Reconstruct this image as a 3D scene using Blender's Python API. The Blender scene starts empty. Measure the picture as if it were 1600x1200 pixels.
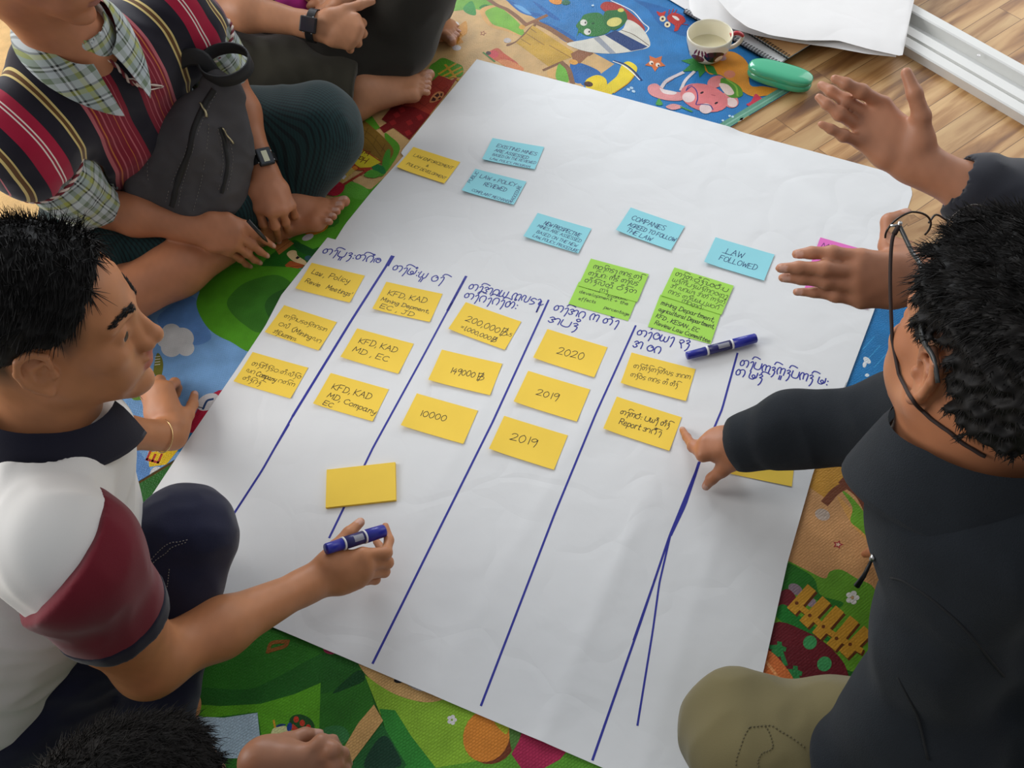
import bpy, bmesh, math, random
import numpy as np
from mathutils import Vector, Matrix
from mathutils.geometry import tessellate_polygon

# ------------------------------------------------------------------ camera
CAM_F, CAM_P, CAM_R, CAM_H = 1345.0, 1.00651, -0.120878, 1.41546
_f = np.array([0, math.cos(CAM_P), -math.sin(CAM_P)]); _u = np.array([0, math.sin(CAM_P), math.cos(CAM_P)]); _r = np.array([1.0, 0, 0])
_r2 = math.cos(CAM_R) * _r + math.sin(CAM_R) * _u
_u2 = -math.sin(CAM_R) * _r + math.cos(CAM_R) * _u
CM = np.array([_r2, _u2, _f]); CC = np.array([0, 0, CAM_H])
scene = bpy.context.scene
COL = scene.collection
cam_data = bpy.data.cameras.new('camera'); cam_data.sensor_width = 36.0; cam_data.lens = CAM_F * 36.0 / 1600.0
cam_data.clip_start = 0.02
cam = bpy.data.objects.new('camera', cam_data); COL.objects.link(cam)
cam.matrix_world = Matrix(((_r2[0], _u2[0], -_f[0], 0), (_r2[1], _u2[1], -_f[1], 0), (_r2[2], _u2[2], -_f[2], CAM_H), (0, 0, 0, 1)))
scene.camera = cam
# ------------------------------------------------------------------ light
world = bpy.data.worlds.new('world'); scene.world = world; world.use_nodes = True
# room light: brighter from the glazed side, dim from the closed side behind the photographer
_n = world.node_tree; _tc = _n.nodes.new('ShaderNodeTexCoord'); _dp = _n.nodes.new('ShaderNodeVectorMath'); _dp.operation = 'DOT_PRODUCT'; _dp.inputs[1].default_value = (0.34, 0.88, 0.32)
_n.links.new(_tc.outputs['Generated'], _dp.inputs[0])
_mr = _n.nodes.new('ShaderNodeMapRange'); _mr.inputs['From Min'].default_value = -0.7; _mr.inputs['From Max'].default_value = 0.9; _mr.inputs['To Min'].default_value = 0.27; _mr.inputs['To Max'].default_value = 0.62
_n.links.new(_dp.outputs['Value'], _mr.inputs[0]); _n.links.new(_mr.outputs[0], _n.nodes['Background'].inputs[1])
_n.nodes['Background'].inputs[0].default_value = (0.93, 0.96, 1.0, 1)
def area(name, loc, target, sx, sy, power, col):
    l = bpy.data.lights.new(name, 'AREA'); l.shape = 'RECTANGLE'; l.size = sx; l.size_y = sy; l.energy = power; l.color = col
    o = bpy.data.objects.new(name, l); COL.objects.link(o); o.location = loc
    o.rotation_euler = (Vector(target) - Vector(loc)).to_track_quat('-Z', 'Y').to_euler()
    return o
# daylight: the glazed sliding door beyond the track, a window further along the same wall, one in the side wall
area('door_daylight', (2.7, 2.6, 1.25), (0.2, 0.9, 0.0), 2.2, 2.0, 20, (1.0, 0.985, 0.97))
area('window_daylight', (-0.6, 4.3, 1.7), (-0.1, 1.0, 0.0), 2.6, 1.6, 104, (0.90, 0.95, 1.0))
area('side_window_daylight', (-3.0, 1.3, 1.7), (-0.3, 0.7, 0.2), 1.8, 1.4, 72, (1.0, 0.98, 0.96))
scene.view_settings.view_transform = 'Standard'; scene.view_settings.look = 'None'
scene.view_settings.exposure = 0.0; scene.view_settings.gamma = 1.0; scene.view_settings.use_curve_mapping = False
scene.cycles.max_bounces = 6

# ------------------------------------------------------------------ helpers
def ray(x, y): return np.array([(x - 800) / CAM_F, -(y - 600) / CAM_F, 1.0]) @ CM
def FL(x, y, z=0.0):
    """point at height z that the photo shows at pixel x, y"""
    d = ray(x, y); return CC + d * ((z - CAM_H) / d[2])
def DP(x, y, d): return CC + ray(x, y) * d
def zz(ox, oy, s, *pts): return [(ox + a / s, oy + b / s) for a, b in pts]
def lin(c):
    return tuple(((v / 255) / 12.92 if v / 255 <= 0.04045 else ((v / 255 + 0.055) / 1.055) ** 2.4) for v in c)
def nrm(v):
    v = np.asarray(v, float); return v / max(np.linalg.norm(v), 1e-9)
rng = random.Random(7)
nrg = np.random.default_rng(5)

def mat(name, c, rough=0.6, spec=0.5, metal=0.0, noise=None, bump=None, sss=0.0, attr=None, alpha=None, trans=0.0, sheen=0.0, coat=0.0):
    """noise=(scale, amount) tonal variation; bump=(scale, strength, distance); attr = colour attribute used as base colour"""
    m = bpy.data.materials.new(name); m.use_nodes = True
    nt = m.node_tree; b = nt.nodes['Principled BSDF']; L = nt.links.new
    col = tuple(c) + (1,)
    b.inputs['Base Color'].default_value = col
    b.inputs['Roughness'].default_value = rough; b.inputs['Specular IOR Level'].default_value = spec; b.inputs['Metallic'].default_value = metal
    if sss: b.inputs['Subsurface Weight'].default_value = sss; b.inputs['Subsurface Radius'].default_value = (0.008, 0.003, 0.0015); b.inputs['Subsurface Scale'].default_value = 1.0
    if trans: b.inputs['Transmission Weight'].default_value = trans
    if sheen: b.inputs['Sheen Weight'].default_value = sheen; b.inputs['Sheen Roughness'].default_value = 0.5
    if coat: b.inputs['Coat Weight'].default_value = coat
    tc = nt.nodes.new('ShaderNodeTexCoord'); src = None
    if attr:
        a = nt.nodes.new('ShaderNodeAttribute'); a.attribute_name = attr; src = a.outputs['Color']
    if noise:
        n = nt.nodes.new('ShaderNodeTexNoise'); n.inputs['Scale'].default_value = noise[0]; n.inputs['Detail'].default_value = 4
        L(tc.outputs['Object'], n.inputs['Vector'])
        mr = nt.nodes.new('ShaderNodeMapRange'); mr.inputs['From Min'].default_value = 0.3; mr.inputs['From Max'].default_value = 0.7
        mr.inputs['To Min'].default_value = 1 - noise[1]; mr.inputs['To Max'].default_value = 1 + noise[1] * 0.6
        L(n.outputs[0], mr.inputs[0])
        mx = nt.nodes.new('ShaderNodeVectorMath'); mx.operation = 'SCALE'
        if src: L(src, mx.inputs[0])
        else: mx.inputs[0].default_value = col[:3]
        L(mr.outputs[0], mx.inputs['Scale']); src = mx.outputs[0]
    if src: L(src, b.inputs['Base Color'])
    if bump:
        n = nt.nodes.new('ShaderNodeTexNoise'); n.inputs['Scale'].default_value = bump[0]; n.inputs['Detail'].default_value = 5
        L(tc.outputs['Object'], n.inputs['Vector'])
        bp = nt.nodes.new('ShaderNodeBump'); bp.inputs['Strength'].default_value = bump[1]; bp.inputs['Distance'].default_value = bump[2]
        L(n.outputs[0], bp.inputs['Height']); L(bp.outputs[0], b.inputs['Normal'])
    return m

class MB:
    """mesh builder: vertices, faces, a material slot per face, one colour per face"""
    def __init__(s): s.v = []; s.f = []; s.m = []; s.c = []
    def add(s, vs, fs, m=0, c=(1, 1, 1)):
        o = len(s.v); s.v += [tuple(float(t) for t in p) for p in vs]
        for f in fs: s.f.append(tuple(i + o for i in f)); s.m.append(m); s.c.append(c)
    def box(s, c, h, R=None, m=0, col=(1, 1, 1)):
        R = np.eye(3) if R is None else np.asarray(R)
        vs = [np.asarray(c) + R @ (np.array([x, y, z]) * np.asarray(h)) for x in (-1, 1) for y in (-1, 1) for z in (-1, 1)]
        s.add(vs, [(0, 1, 3, 2), (4, 6, 7, 5), (0, 4, 5, 1), (2, 3, 7, 6), (0, 2, 6, 4), (1, 5, 7, 3)], m, col)
    def poly(s, pts3, m=0, c=(1, 1, 1)):
        tri = tessellate_polygon([[Vector(p) for p in pts3]])
        pts = [np.asarray(p) for p in pts3]; fs = []
        for t in tri:
            n = np.cross(pts[t[1]] - pts[t[0]], pts[t[2]] - pts[t[0]])
            fs.append(tuple(t) if n[2] >= 0 else (t[0], t[2], t[1]))
        s.add(pts3, fs, m, c)
    def tube(s, pts, r, n=8, m=0, c=(1, 1, 1), closed=False, flat=1.0, up=None):
        pts = [np.asarray(p, float) for p in pts]; N = len(pts)
        rs = r if hasattr(r, '__len__') else [r] * N
        prev = None; rings = []
        for i in range(N):
            a = pts[(i - 1) % N] if (closed or i > 0) else pts[i]; b = pts[(i + 1) % N] if (closed or i < N - 1) else pts[i]
            t = nrm(b - a)
            if up is not None: x = nrm(np.cross(up, t))
            elif prev is None: x = nrm(np.cross(t, [0.3, 0.1, 1] if abs(t[2]) < 0.9 else [1, 0, 0]))
            else: x = nrm(prev - t * np.dot(prev, t))
            prev = x; y = np.cross(t, x)
            rings.append([pts[i] + rs[i] * (math.cos(q) * x + flat * math.sin(q) * y) for q in [2 * math.pi * k / n for k in range(n)]])
        vs = [p for rg in rings for p in rg]; fs = []
        for i in range(N if closed else N - 1):
            j = (i + 1) % N
            for k in range(n): fs.append((i * n + k, i * n + (k + 1) % n, j * n + (k + 1) % n, j * n + k))
        if not closed: fs.append(tuple(range(n - 1, -1, -1))); fs.append(tuple((N - 1) * n + k for k in range(n)))
        s.add(vs, fs, m, c)
    def lathe(s, prof, c, n=40, m=0, R=None, col=(1, 1, 1)):
        R = np.eye(3) if R is None else np.asarray(R); c = np.asarray(c); vs = []
        for r, z in prof:
            for k in range(n):
                a = 2 * math.pi * k / n; vs.append(c + R @ np.array([r * math.cos(a), r * math.sin(a), z]))
        fs = []
        for i in range(len(prof) - 1):
            for k in range(n): fs.append((i * n + k, i * n + (k + 1) % n, (i + 1) * n + (k + 1) % n, (i + 1) * n + k))
        s.add(vs, fs, m, col)
    def build(s, name, mats, parent=None, smooth=False, origin=None):
        me = bpy.data.meshes.new(name)
        org = np.zeros(3) if origin is None else np.asarray(origin, float)
        me.from_pydata([tuple(np.asarray(p) - org) for p in s.v], [], s.f)
        for m in (mats if isinstance(mats, (list, tuple)) else [mats]): me.materials.append(m)
        me.polygons.foreach_set('material_index', s.m)
        if any(c != (1, 1, 1) for c in s.c):
            ca = me.color_attributes.new('Col', 'FLOAT_COLOR', 'CORNER')
            buf = []
            for f, c in zip(s.f, s.c): buf += [c[0], c[1], c[2], 1.0] * len(f)
            ca.data.foreach_set('color', buf)
        if smooth: me.polygons.foreach_set('use_smooth', [True] * len(s.f))
        me.update()
        return link(name, me, parent, org)
def link(name, me, parent=None, org=(0, 0, 0)):
    o = bpy.data.objects.new(name, me); COL.objects.link(o)
    o.location = Vector(org)
    if parent is not None:
        bpy.context.view_layer.update()
        o.parent = parent; o.matrix_parent_inverse = Matrix.Identity(4)
        o.location = Vector(org) - WORLDLOC[parent.name]
    WORLDLOC[o.name] = Vector(org)
    return o
WORLDLOC = {}
def thing(name, label, cat, loc, group=None):
    o = bpy.data.objects.new(name, None); COL.objects.link(o); o.location = Vector(loc); o.empty_display_size = 0.05
    WORLDLOC[o.name] = Vector(loc)
    return tag(o, label, cat, group)
def tag(o, label, cat, group=None):
    o['label'] = label; o['category'] = cat
    if group: o['group'] = group
    return o
def structure(o): o['kind'] = 'structure'; return o
def smooth_line(pts, n=6, closed=False):
    """Catmull-Rom through the points"""
    P = [np.asarray(p, float) for p in pts]; N = len(P)
    if N < 3: return P
    out = []
    for i in range(N if closed else N - 1):
        p1, p2 = P[i], P[(i + 1) % N]
        p0 = P[(i - 1) % N] if (closed or i > 0) else 2 * p1 - p2
        p3 = P[(i + 2) % N] if (closed or i < N - 2) else 2 * p2 - p1
        for k in range(n):
            t = k / n
            out.append(0.5 * (2 * p1 + (p2 - p0) * t + (2 * p0 - 5 * p1 + 4 * p2 - p3) * t * t + (3 * p1 - p0 - 3 * p2 + p3) * t ** 3))
    if not closed: out.append(P[-1])
    return out
# ------------------------------------------------------------------ writing
GL = {  # single-stroke letters: x 0..8, y 0 baseline, 10 capital height; '~' = curved stroke
'A': '0,0 4,10 8,0|1.5,4 6.5,4', 'B': '0,0 0,10|~0,10 5,10 6,7.5 4,5.3 0,5.2|~0,5.2 5,5 7,2.6 5,0 0,0', 'C': '~7,8.5 4.5,10 1,8 0,5 1,2 4.5,0 7.5,1.5',
'D': '1,0 1,10|~0,10 5,9.5 8,6 7,2 4,0 0,0', 'E': '7,10 0,10 0,0 7,0|0,5 5.5,5', 'F': '7,10 0,10 0,0|0,5 5,5', 'G': '~7,8.5 4,10 1,8 0,5 1,1.5 4,0 7,1.5 7,4.5|7,4.5 4.5,4.5',
'H': '0,0 0,10|7,0 7,10|0,5 7,5', 'I': '1,0 1,10', 'J': '~5,10 5,3 4,.5 2,0 .5,1.5|2,10 7.5,10', 'K': '0,0 0,10|7,10 0,4.5 7,0', 'L': '0,10 0,0 6.5,0', 'M': '0,0 1,10 4.2,3 7.5,10 8.5,0',
'N': '0,0 0,10 7,0 7,10', 'O': '~4,10 1,8.5 0,5 1,1.5 4,0 7,1.5 8,5 7,8.5 4,10', 'P': '0,0 0,10|~0,10 5,10 7,7.5 5,5 0,4.8', 'R': '0,0 0,10|~0,10 5,10 6.5,7.5 5,5.2 0,5|2.5,5 7,0',
'S': '~6.5,8.8 4,10 1,8.8 1,6.5 4,5.2 6.5,3.5 6,1 3,0 0,1.5', 'T': '4,0 4,10|0,10 8,10', 'U': '~0,10 0,3 2,0 5,0 7,3 7,10', 'V': '0,10 3.8,0 7.5,10', 'W': '0,10 2,0 4.5,7 7,0 9,10', 'X': '0,0 7,10|0,10 7,0',
'Y': '0,10 3.5,5 7,10|3.5,5 3,0', '0': '~3,10 .8,8 0,5 .8,2 3,0 5.2,2 6,5 5.2,8 3,10', '1': '2,10 2.5,0', '2': '~0,8 2,10 5,9.5 5.5,7 3,3 0,.3|0,.3 6.5,0.6', '9': '~5.5,8 3,10 .3,8 .5,5.5 3,5 5.5,8|~5.5,9 5.5,3 4.5,-2',
'4': '3.5,10 0,4 6,4|4.5,7 4.5,-1', '5': '5.5,10 1,10 .8,6|~.8,6 4,6.3 5.5,3.5 4,.5 0,0', '7': '0,9.5 5,10 4.5,0', '8': '~3,5 .5,7 1,9.5 3,10 5,9.5 5.5,7 3,5 .3,2.5 1,.5 3,0 5,.5 5.8,2.5 3,5',
'$': '1,-1 1.5,11|~1,10 5,10 6,7.5 4,5.3 1.5,5.2|~1.5,5.2 6,5 7,2.6 5,0 1,0|5.5,11.5 2,-2', ',': '1,1 .2,-2', '.': '.8,.6 1.2,0', '+': '0,4 6,4|3,1 3,7', '=': '0,3 4,3|0,5.5 4,5.5', '&': '~5,2 3,0 1,1.5 2,3.5 4,6 3,8 1.5,6.5 3,4 6,0', '/': '0,-2 6,11', '(': '~5,11 1,5 5,-1', ')': '~0,11 4,5 0,-1', '~': '~0,3 2,5 4,3 6,5', "'": '.5,10 .3,7', '-': '0,4 4,4',
'a': '~5,5 3,6 .8,5 0,3 .8,.6 3,0 5,2.5|~5,6 5,1.5 6,0 7,.8', 'c': '~5,5 3,6 .8,4.8 0,3 1,.8 3,0 5.5,1', 'd': '~5,5 3,6 .8,5 0,3 .8,.6 3,0 5,2|~5,10 5,1.5 6,0', 'e': '~0,3 4.8,3.5 4,5.6 2,6 .4,4.5 0,2.5 1,.5 3,0 5.5,1.2',
'f': '~6,9.5 4,10 2.8,8 2.5,0 2,-3|.5,5.5 5,5.8', 'g': '~5,5 3,6 .8,5 0,3 .8,.8 3,.4 5,2.5|~5,6 5,-2 3,-4 .5,-2.5', 'i': '1,6 1.2,0|1,8 1.1,8.5', 'l': '~1.5,10 1,5 1,1 2.5,0', 'm': '0,6 .3,0|~.2,4 2,6 3.3,5 3.4,0|~3.4,4 5,6 6.5,5 6.7,0', 'n': '0,6 .3,0|~.2,4 2,6 4,5.5 4.6,3 4.8,0',
'o': '~3,6 .8,5 0,3 .8,.8 3,0 5,.8 5.8,3 5,5.2 3,6', 'p': '.3,6 .3,-4|~.3,5 3,6.2 5.3,4.8 5,1.2 2.8,0 .4,1.2', 'r': '.3,6 .5,0|~.5,3.8 2,5.8 4.3,5.8', 's': '~4.5,5.2 2.5,6 .8,5 2,3.3 4.5,2 3.5,.3 .3,.5', 't': '~2.5,9.5 2.3,2 3,0 5,.8|.3,6 5,6.2', 'u': '~0,6 .2,2 1.6,0 4,.6 4.8,3|~4.8,6 4.8,1.5 6,0', 'v': '0,6 2.5,0 5,6', 'w': '~0,6 .7,1 2,0 3.2,2 3.3,5|~3.3,3 4,.3 5.6,0 6.5,3 6.8,6', 'y': '~0,6 .5,2.5 2.2,1.5 4.5,3|~5,6 4.6,0 3,-4 .8,-3',
'b': '0,10 .2,0|~.2,4 2.6,6 5,4.8 5.2,1.6 3,0 .2,1', 'h': '0,10 .3,0|~.2,4 2,6 4,5.5 4.6,3 4.8,0',
}
# rounded syllabic script: token -> strokes (advance in brackets)
BG = {'ta': ('~3,4.6 1.4,5.4 0,3 1,.6 3,1 3.6,3 2.8,4.6 5,6 7,5 7.6,2.5 7,0', 8.6), 'ng': ('~.5,4.5 2,6 3.2,4.8 3.4,1 3,-3', 4.4), 'as': ('~-3.5,7.5 -2.5,9.6 0,9.8 3.5,8.8', .6), 'ga': ('~1,0 0,3 1.2,6 4,6 5.2,3 4.6,0', 6.4),
'ka': ('~1.2,0 0,3 1,6 3,5.6 3.6,1|~3.5,4.6 5,6 7,5.2 7,0', 8.4), 'pa': ('~0,6 0,1.4 2,0 4.6,0 6,1.6 6,6', 7.4), 'ba': ('~0,6 0,1.2 2,0 4.2,.4 4.6,3 3,3.8 2.2,2.4 4,1 6,2 6,6', 7.4), 'wa': ('~3,6 .6,5 0,3 .8,.7 3,0 5.2,.8 6,3 5.2,5.2 3,6', 7.4),
'la': ('~1,1 0,3 1,6 3,5 3,1.4 4.6,0 6.4,1.4 6.6,6', 8), 'sa': ('~4.6,4.8 2,6 0,3 2,0 5,1.2 5,4 3,4.2', 6.4), 'tha': ('~2.4,6 .2,4 1,.4 3,.4 3.8,3 2.4,6|~3.8,3 5,6 7,5 7.4,2 6.6,0', 8.6), 'a': ('~0,4.6 1.6,6 3.4,4.6 1.6,3.2 3.4,1.6 1.6,0 0,1|~3.4,4 5,6 7,5 7.2,0', 8.6),
'i': ('~-3,7.4 -4.4,8.6 -3,10 -1.6,8.6 -3,7.4', .2), 'u': ('-3,-.8 -3,-4', .2), 'uu': ('-4.4,-.8 -4.4,-4|-2.8,-.8 -2.8,-4', .2), ':': ('1,1 1.3,.6|1,4.4 1.3,4', 2.8), 'am': ('~-2.6,7.6 -3.4,8.4 -2.6,9.2 -1.8,8.4 -2.6,7.6', .2), 'ny': ('~.4,5 2,6 3.4,4.8 1.6,3 3.8,2.4 3.6,-1.5 2.4,-3.6', 5),
'na': ('~.4,5 2.2,6 4,4.6 2,2.4 .6,3.4 2.8,1 4,-2', 5.2), 'e': ('~4,4 2,4.6 1.6,2.2 4,1 5.2,3.6 3,6 0,4.4 .4,.6', 6.4), 'da': ('~4.6,5.4 2,6 .2,3.6 2.4,2.8 4.4,1.6 3,0 1,-.6', 6), 'ya': ('~0,6 0,1.2 1.6,0 3,1.4 3,4.6|~3,1.4 4.6,0 6.2,1.4 6.2,6', 7.6), ' ': ('', 3.4), 'zz': ('~0,5 1.4,6 2.6,4.4 2,1.4 4,.6 6,2', 6.6)}
def strokes_of(tok, bur):
    if bur: s, adv = BG[tok]
    else:
        if tok == ' ': return [], 4.6
        s = GL.get(tok, GL['o']); adv = None
    out = []; mx = 0
    for st in s.split('|'):
        if not st: continue
        c = st[0] == '~'; P = [tuple(map(float, q.split(','))) for q in st.lstrip('~').split()]
        mx = max(mx, max(p[0] for p in P))
        out.append([tuple(p) for p in smooth_line(P, 4)] if c else P)
    return out, (adv if adv is not None else mx + 1.7)
def ribbon(mb, pts, w, zf, m=0, c=(1, 1, 1)):
    """flat ink line on the surface zf"""
    P = [np.asarray(p[:2], float) for p in pts]
    for i in range(1, len(P) - 1):                                  # a sharp corner starts a new stroke
        if nrm(P[i] - P[i - 1]) @ nrm(P[i + 1] - P[i]) < .35: ribbon(mb, P[:i + 1], w, zf, m, c); ribbon(mb, P[i:], w, zf, m, c); return
    vs = []
    for i in range(len(P)):
        t = nrm(P[min(i + 1, len(P) - 1)] - P[max(i - 1, 0)]); n = np.array([-t[1], t[0]])
        e = np.zeros(2)
        if i == 0: e = -t * w * 0.4
        if i == len(P) - 1: e = t * w * 0.4
        for s in (1, -1):
            q = P[i] + e + n * s * w / 2
            vs.append((q[0], q[1], zf(q[0], q[1]) + 0.00022))
    mb.add(vs, [(2 * i, 2 * i + 1, 2 * i + 3, 2 * i + 2) for i in range(len(P) - 1)], m, c)
def write(mb, p0, p1, text, h, w, zf, m=0, c=(1, 1, 1), bur=False, slant=0.12):
    """letters of height h along the line p0 -> p1 (stretched to fill it)"""
    p0 = np.asarray(p0[:2], float); p1 = np.asarray(p1[:2], float)
    toks = text.replace('  ', ' _ ').split(' ') if bur else list(text)
    toks = [' ' if t == '_' else t for t in toks if t != '']
    items = []; x = 0
    for t in toks:
        st, adv = strokes_of(t, bur); items.append((x, st)); x += adv
    Ln = np.linalg.norm(p1 - p0); ux = (p1 - p0) / Ln; uy = np.array([-ux[1], ux[0]])
    sx = Ln / max(x - 1.2, 1); sy = h / (6 if bur else 10)
    for x0, st in items:
        j = rng.uniform(-.25, .25); k = rng.uniform(.92, 1.08)
        for s in st:
            ribbon(mb, [p0 + ux * ((x0 + a) * sx) + (uy + ux * slant) * ((b * k + j) * sy) for a, b in s], w, zf, m, c)

# ------------------------------------------------------------------ room floor, door track, play mats
U30 = np.array([math.cos(math.radians(30)), math.sin(math.radians(30))]); V30 = np.array([-U30[1], U30[0]])
def ST(s, t, z=0.0): p = U30 * s + V30 * t; return (p[0], p[1], z)
def floor_material():
    m = bpy.data.materials.new('laminate'); m.use_nodes = True; nt = m.node_tree; L = nt.links.new; b = nt.nodes['Principled BSDF']
    tc = nt.nodes.new('ShaderNodeTexCoord'); mp = nt.nodes.new('ShaderNodeMapping'); mp.inputs['Rotation'].default_value = (0, 0, math.radians(-30))
    L(tc.outputs['Object'], mp.inputs[0])
    br = nt.nodes.new('ShaderNodeTexBrick'); br.offset = 0.37; br.inputs['Scale'].default_value = 1; br.inputs['Brick Width'].default_value = 0.52; br.inputs['Row Height'].default_value = 0.066
    br.inputs['Mortar Size'].default_value = 0.0008; br.inputs['Mortar Smooth'].default_value = 0; br.inputs['Bias'].default_value = 0
    br.inputs['Color1'].default_value = (0, 0, 0, 1); br.inputs['Color2'].default_value = (1, 1, 1, 1); br.inputs['Mortar'].default_value = (0.35, 0.35, 0.35, 1)
    L(mp.outputs[0], br.inputs[0])
    st = nt.nodes.new('ShaderNodeMapping'); st.inputs['Scale'].default_value = (2.6, 22, 1); L(mp.outputs[0], st.inputs[0])
    ad = nt.nodes.new('ShaderNodeVectorMath'); ad.operation = 'ADD'; L(st.outputs[0], ad.inputs[0])
    sc = nt.nodes.new('ShaderNodeVectorMath'); sc.operation = 'SCALE'; sc.inputs['Scale'].default_value = 17; L(br.outputs['Color'], sc.inputs[0]); L(sc.outputs[0], ad.inputs[1])
    n = nt.nodes.new('ShaderNodeTexNoise'); n.inputs['Scale'].default_value = 1.0; n.inputs['Detail'].default_value = 5; n.inputs['Distortion'].default_value = 0.6; L(ad.outputs[0], n.inputs['Vector'])
    rp = nt.nodes.new('ShaderNodeValToRGB'); e = rp.color_ramp.elements
    e[0].position = 0.30; e[0].color = lin((112, 70, 38)) + (1,); e[1].position = 0.72; e[1].color = lin((216, 178, 124)) + (1,)
    k = rp.color_ramp.elements.new(0.46); k.color = lin((168, 122, 72)) + (1,); k = rp.color_ramp.elements.new(0.56); k.color = lin((198, 156, 104)) + (1,)
    L(n.outputs[0], rp.inputs[0])
    hv = nt.nodes.new('ShaderNodeMapRange'); hv.inputs['To Min'].default_value = 0.80; hv.inputs['To Max'].default_value = 1.1; L(br.outputs['Color'], hv.inputs[0])
    mx = nt.nodes.new('ShaderNodeVectorMath'); mx.operation = 'SCALE'; L(rp.outputs[0], mx.inputs[0]); L(hv.outputs[0], mx.inputs['Scale'])
    dk = nt.nodes.new('ShaderNodeMix'); dk.data_type = 'RGBA'; L(br.outputs['Fac'], dk.inputs['Factor']); L(mx.outputs[0], dk.inputs[6]); dk.inputs[7].default_value = lin((110, 76, 42)) + (1,)
    L(dk.outputs[2], b.inputs['Base Color']); b.inputs['Roughness'].default_value = 0.38
    return m
mb = MB(); mb.add([(-4, -3, 0), (4.5, -3, 0), (4.5, 6, 0), (-4, 6, 0)], [(0, 1, 2, 3)])
structure(mb.build('floor', floor_material()))

# door track: an extruded white aluminium profile across the floor
trk_a, trk_b = FL(1411, 84, 0)[:2], FL(1600, 196, 0)[:2]
td = nrm(trk_b - trk_a); tn = np.array([-td[1], td[0]])           # tn points away from the room
if np.dot(tn, FL(1500, 60)[:2] - trk_a) < 0: tn = -tn
prof = [(0, 0), (0, .020), (.004, .022), (.030, .022), (.031, .016), (.036, .016), (.037, .024), (.064, .024), (.066, .010), (.094, .010), (.096, .034), (.100, .036), (.124, .036), (.126, .032), (.126, 0)]
mb = MB(); vs = []
for q in (trk_a - td * 0.9, trk_b + td * 1.3):
    for a, z in prof: p = q + tn * a; vs.append((p[0], p[1], z))
n = len(prof)
mb.add(vs, [(i, n + i, n + i + 1, i + 1) for i in range(n - 1)] + [tuple(range(n)), tuple(range(2 * n - 1, n - 1, -1))])
for k in range(2):
    p = FL(1529, 87, .036)[:2] + td * (0.55 * k); R3 = np.array([[1, 0, 0], [0, 1, 0], [0, 0, 1.0]])
    mb.lathe([(0.0042, 0.0), (0.004, .0012), (0.0012, .0012), (0.001, .0004), (0, .0004)], (p[0], p[1], .0361), 14, 1, R3)
M_ALU = mat('white_aluminium', lin((226, 226, 222)), 0.38, 0.5, noise=(8, .03)); M_STEEL = mat('steel', (.5, .5, .5), 0.3, .5, 1.0)
structure(mb.build('trim_1', [M_ALU, M_STEEL]))

MATZ = 0.004
def mat_print_material():
    m = bpy.data.materials.new('mat_print'); m.use_nodes = True; nt = m.node_tree; L = nt.links.new; b = nt.nodes['Principled BSDF']
    a = nt.nodes.new('ShaderNodeAttribute'); a.attribute_name = 'Col'
    tc = nt.nodes.new('ShaderNodeTexCoord'); n = nt.nodes.new('ShaderNodeTexNoise'); n.inputs['Scale'].default_value = 22; n.inputs['Detail'].default_value = 5; L(tc.outputs['Object'], n.inputs['Vector'])
    mr = nt.nodes.new('ShaderNodeMapRange'); mr.inputs['From Min'].default_value = .3; mr.inputs['From Max'].default_value = .7; mr.inputs['To Min'].default_value = 0.84; mr.inputs['To Max'].default_value = 1.12; L(n.outputs[0], mr.inputs[0])
    mx = nt.nodes.new('ShaderNodeVectorMath'); mx.operation = 'SCALE'; L(a.outputs['Color'], mx.inputs[0]); L(mr.outputs[0], mx.inputs['Scale'])
    mp = nt.nodes.new('ShaderNodeMapping'); mp.inputs['Rotation'].default_value = (0, 0, math.radians(-30)); L(tc.outputs['Object'], mp.inputs[0])
    br = nt.nodes.new('ShaderNodeTexBrick'); br.offset = 0.5; br.inputs['Scale'].default_value = 1; br.inputs['Brick Width'].default_value = .0062; br.inputs['Row Height'].default_value = .0040; br.inputs['Mortar Size'].default_value = .0005; br.inputs['Mortar Smooth'].default_value = .6
    L(mp.outputs[0], br.inputs[0])
    n2 = nt.nodes.new('ShaderNodeTexNoise'); n2.inputs['Scale'].default_value = 240; L(tc.outputs['Object'], n2.inputs['Vector'])
    sm = nt.nodes.new('ShaderNodeMath'); sm.operation = 'MULTIPLY_ADD'; sm.inputs[1].default_value = -1.0; L(br.outputs['Fac'], sm.inputs[0]); L(n2.outputs[0], sm.inputs[2])
    bp = nt.nodes.new('ShaderNodeBump'); bp.inputs['Strength'].default_value = .9; bp.inputs['Distance'].default_value = .0013; L(sm.outputs[0], bp.inputs['Height']); L(bp.outputs[0], b.inputs['Normal'])
    gd = nt.nodes.new('ShaderNodeMapRange'); gd.inputs['To Min'].default_value = 1.0; gd.inputs['To Max'].default_value = .93; L(br.outputs['Fac'], gd.inputs[0])
    m2 = nt.nodes.new('ShaderNodeVectorMath'); m2.operation = 'SCALE'; L(mx.outputs[0], m2.inputs[0]); L(gd.outputs[0], m2.inputs['Scale']); L(m2.outputs[0], b.inputs['Base Color'])
    b.inputs['Roughness'].default_value = 0.45; b.inputs['Specular IOR Level'].default_value = .22
    return m
M_PRINT = mat_print_material()
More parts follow.
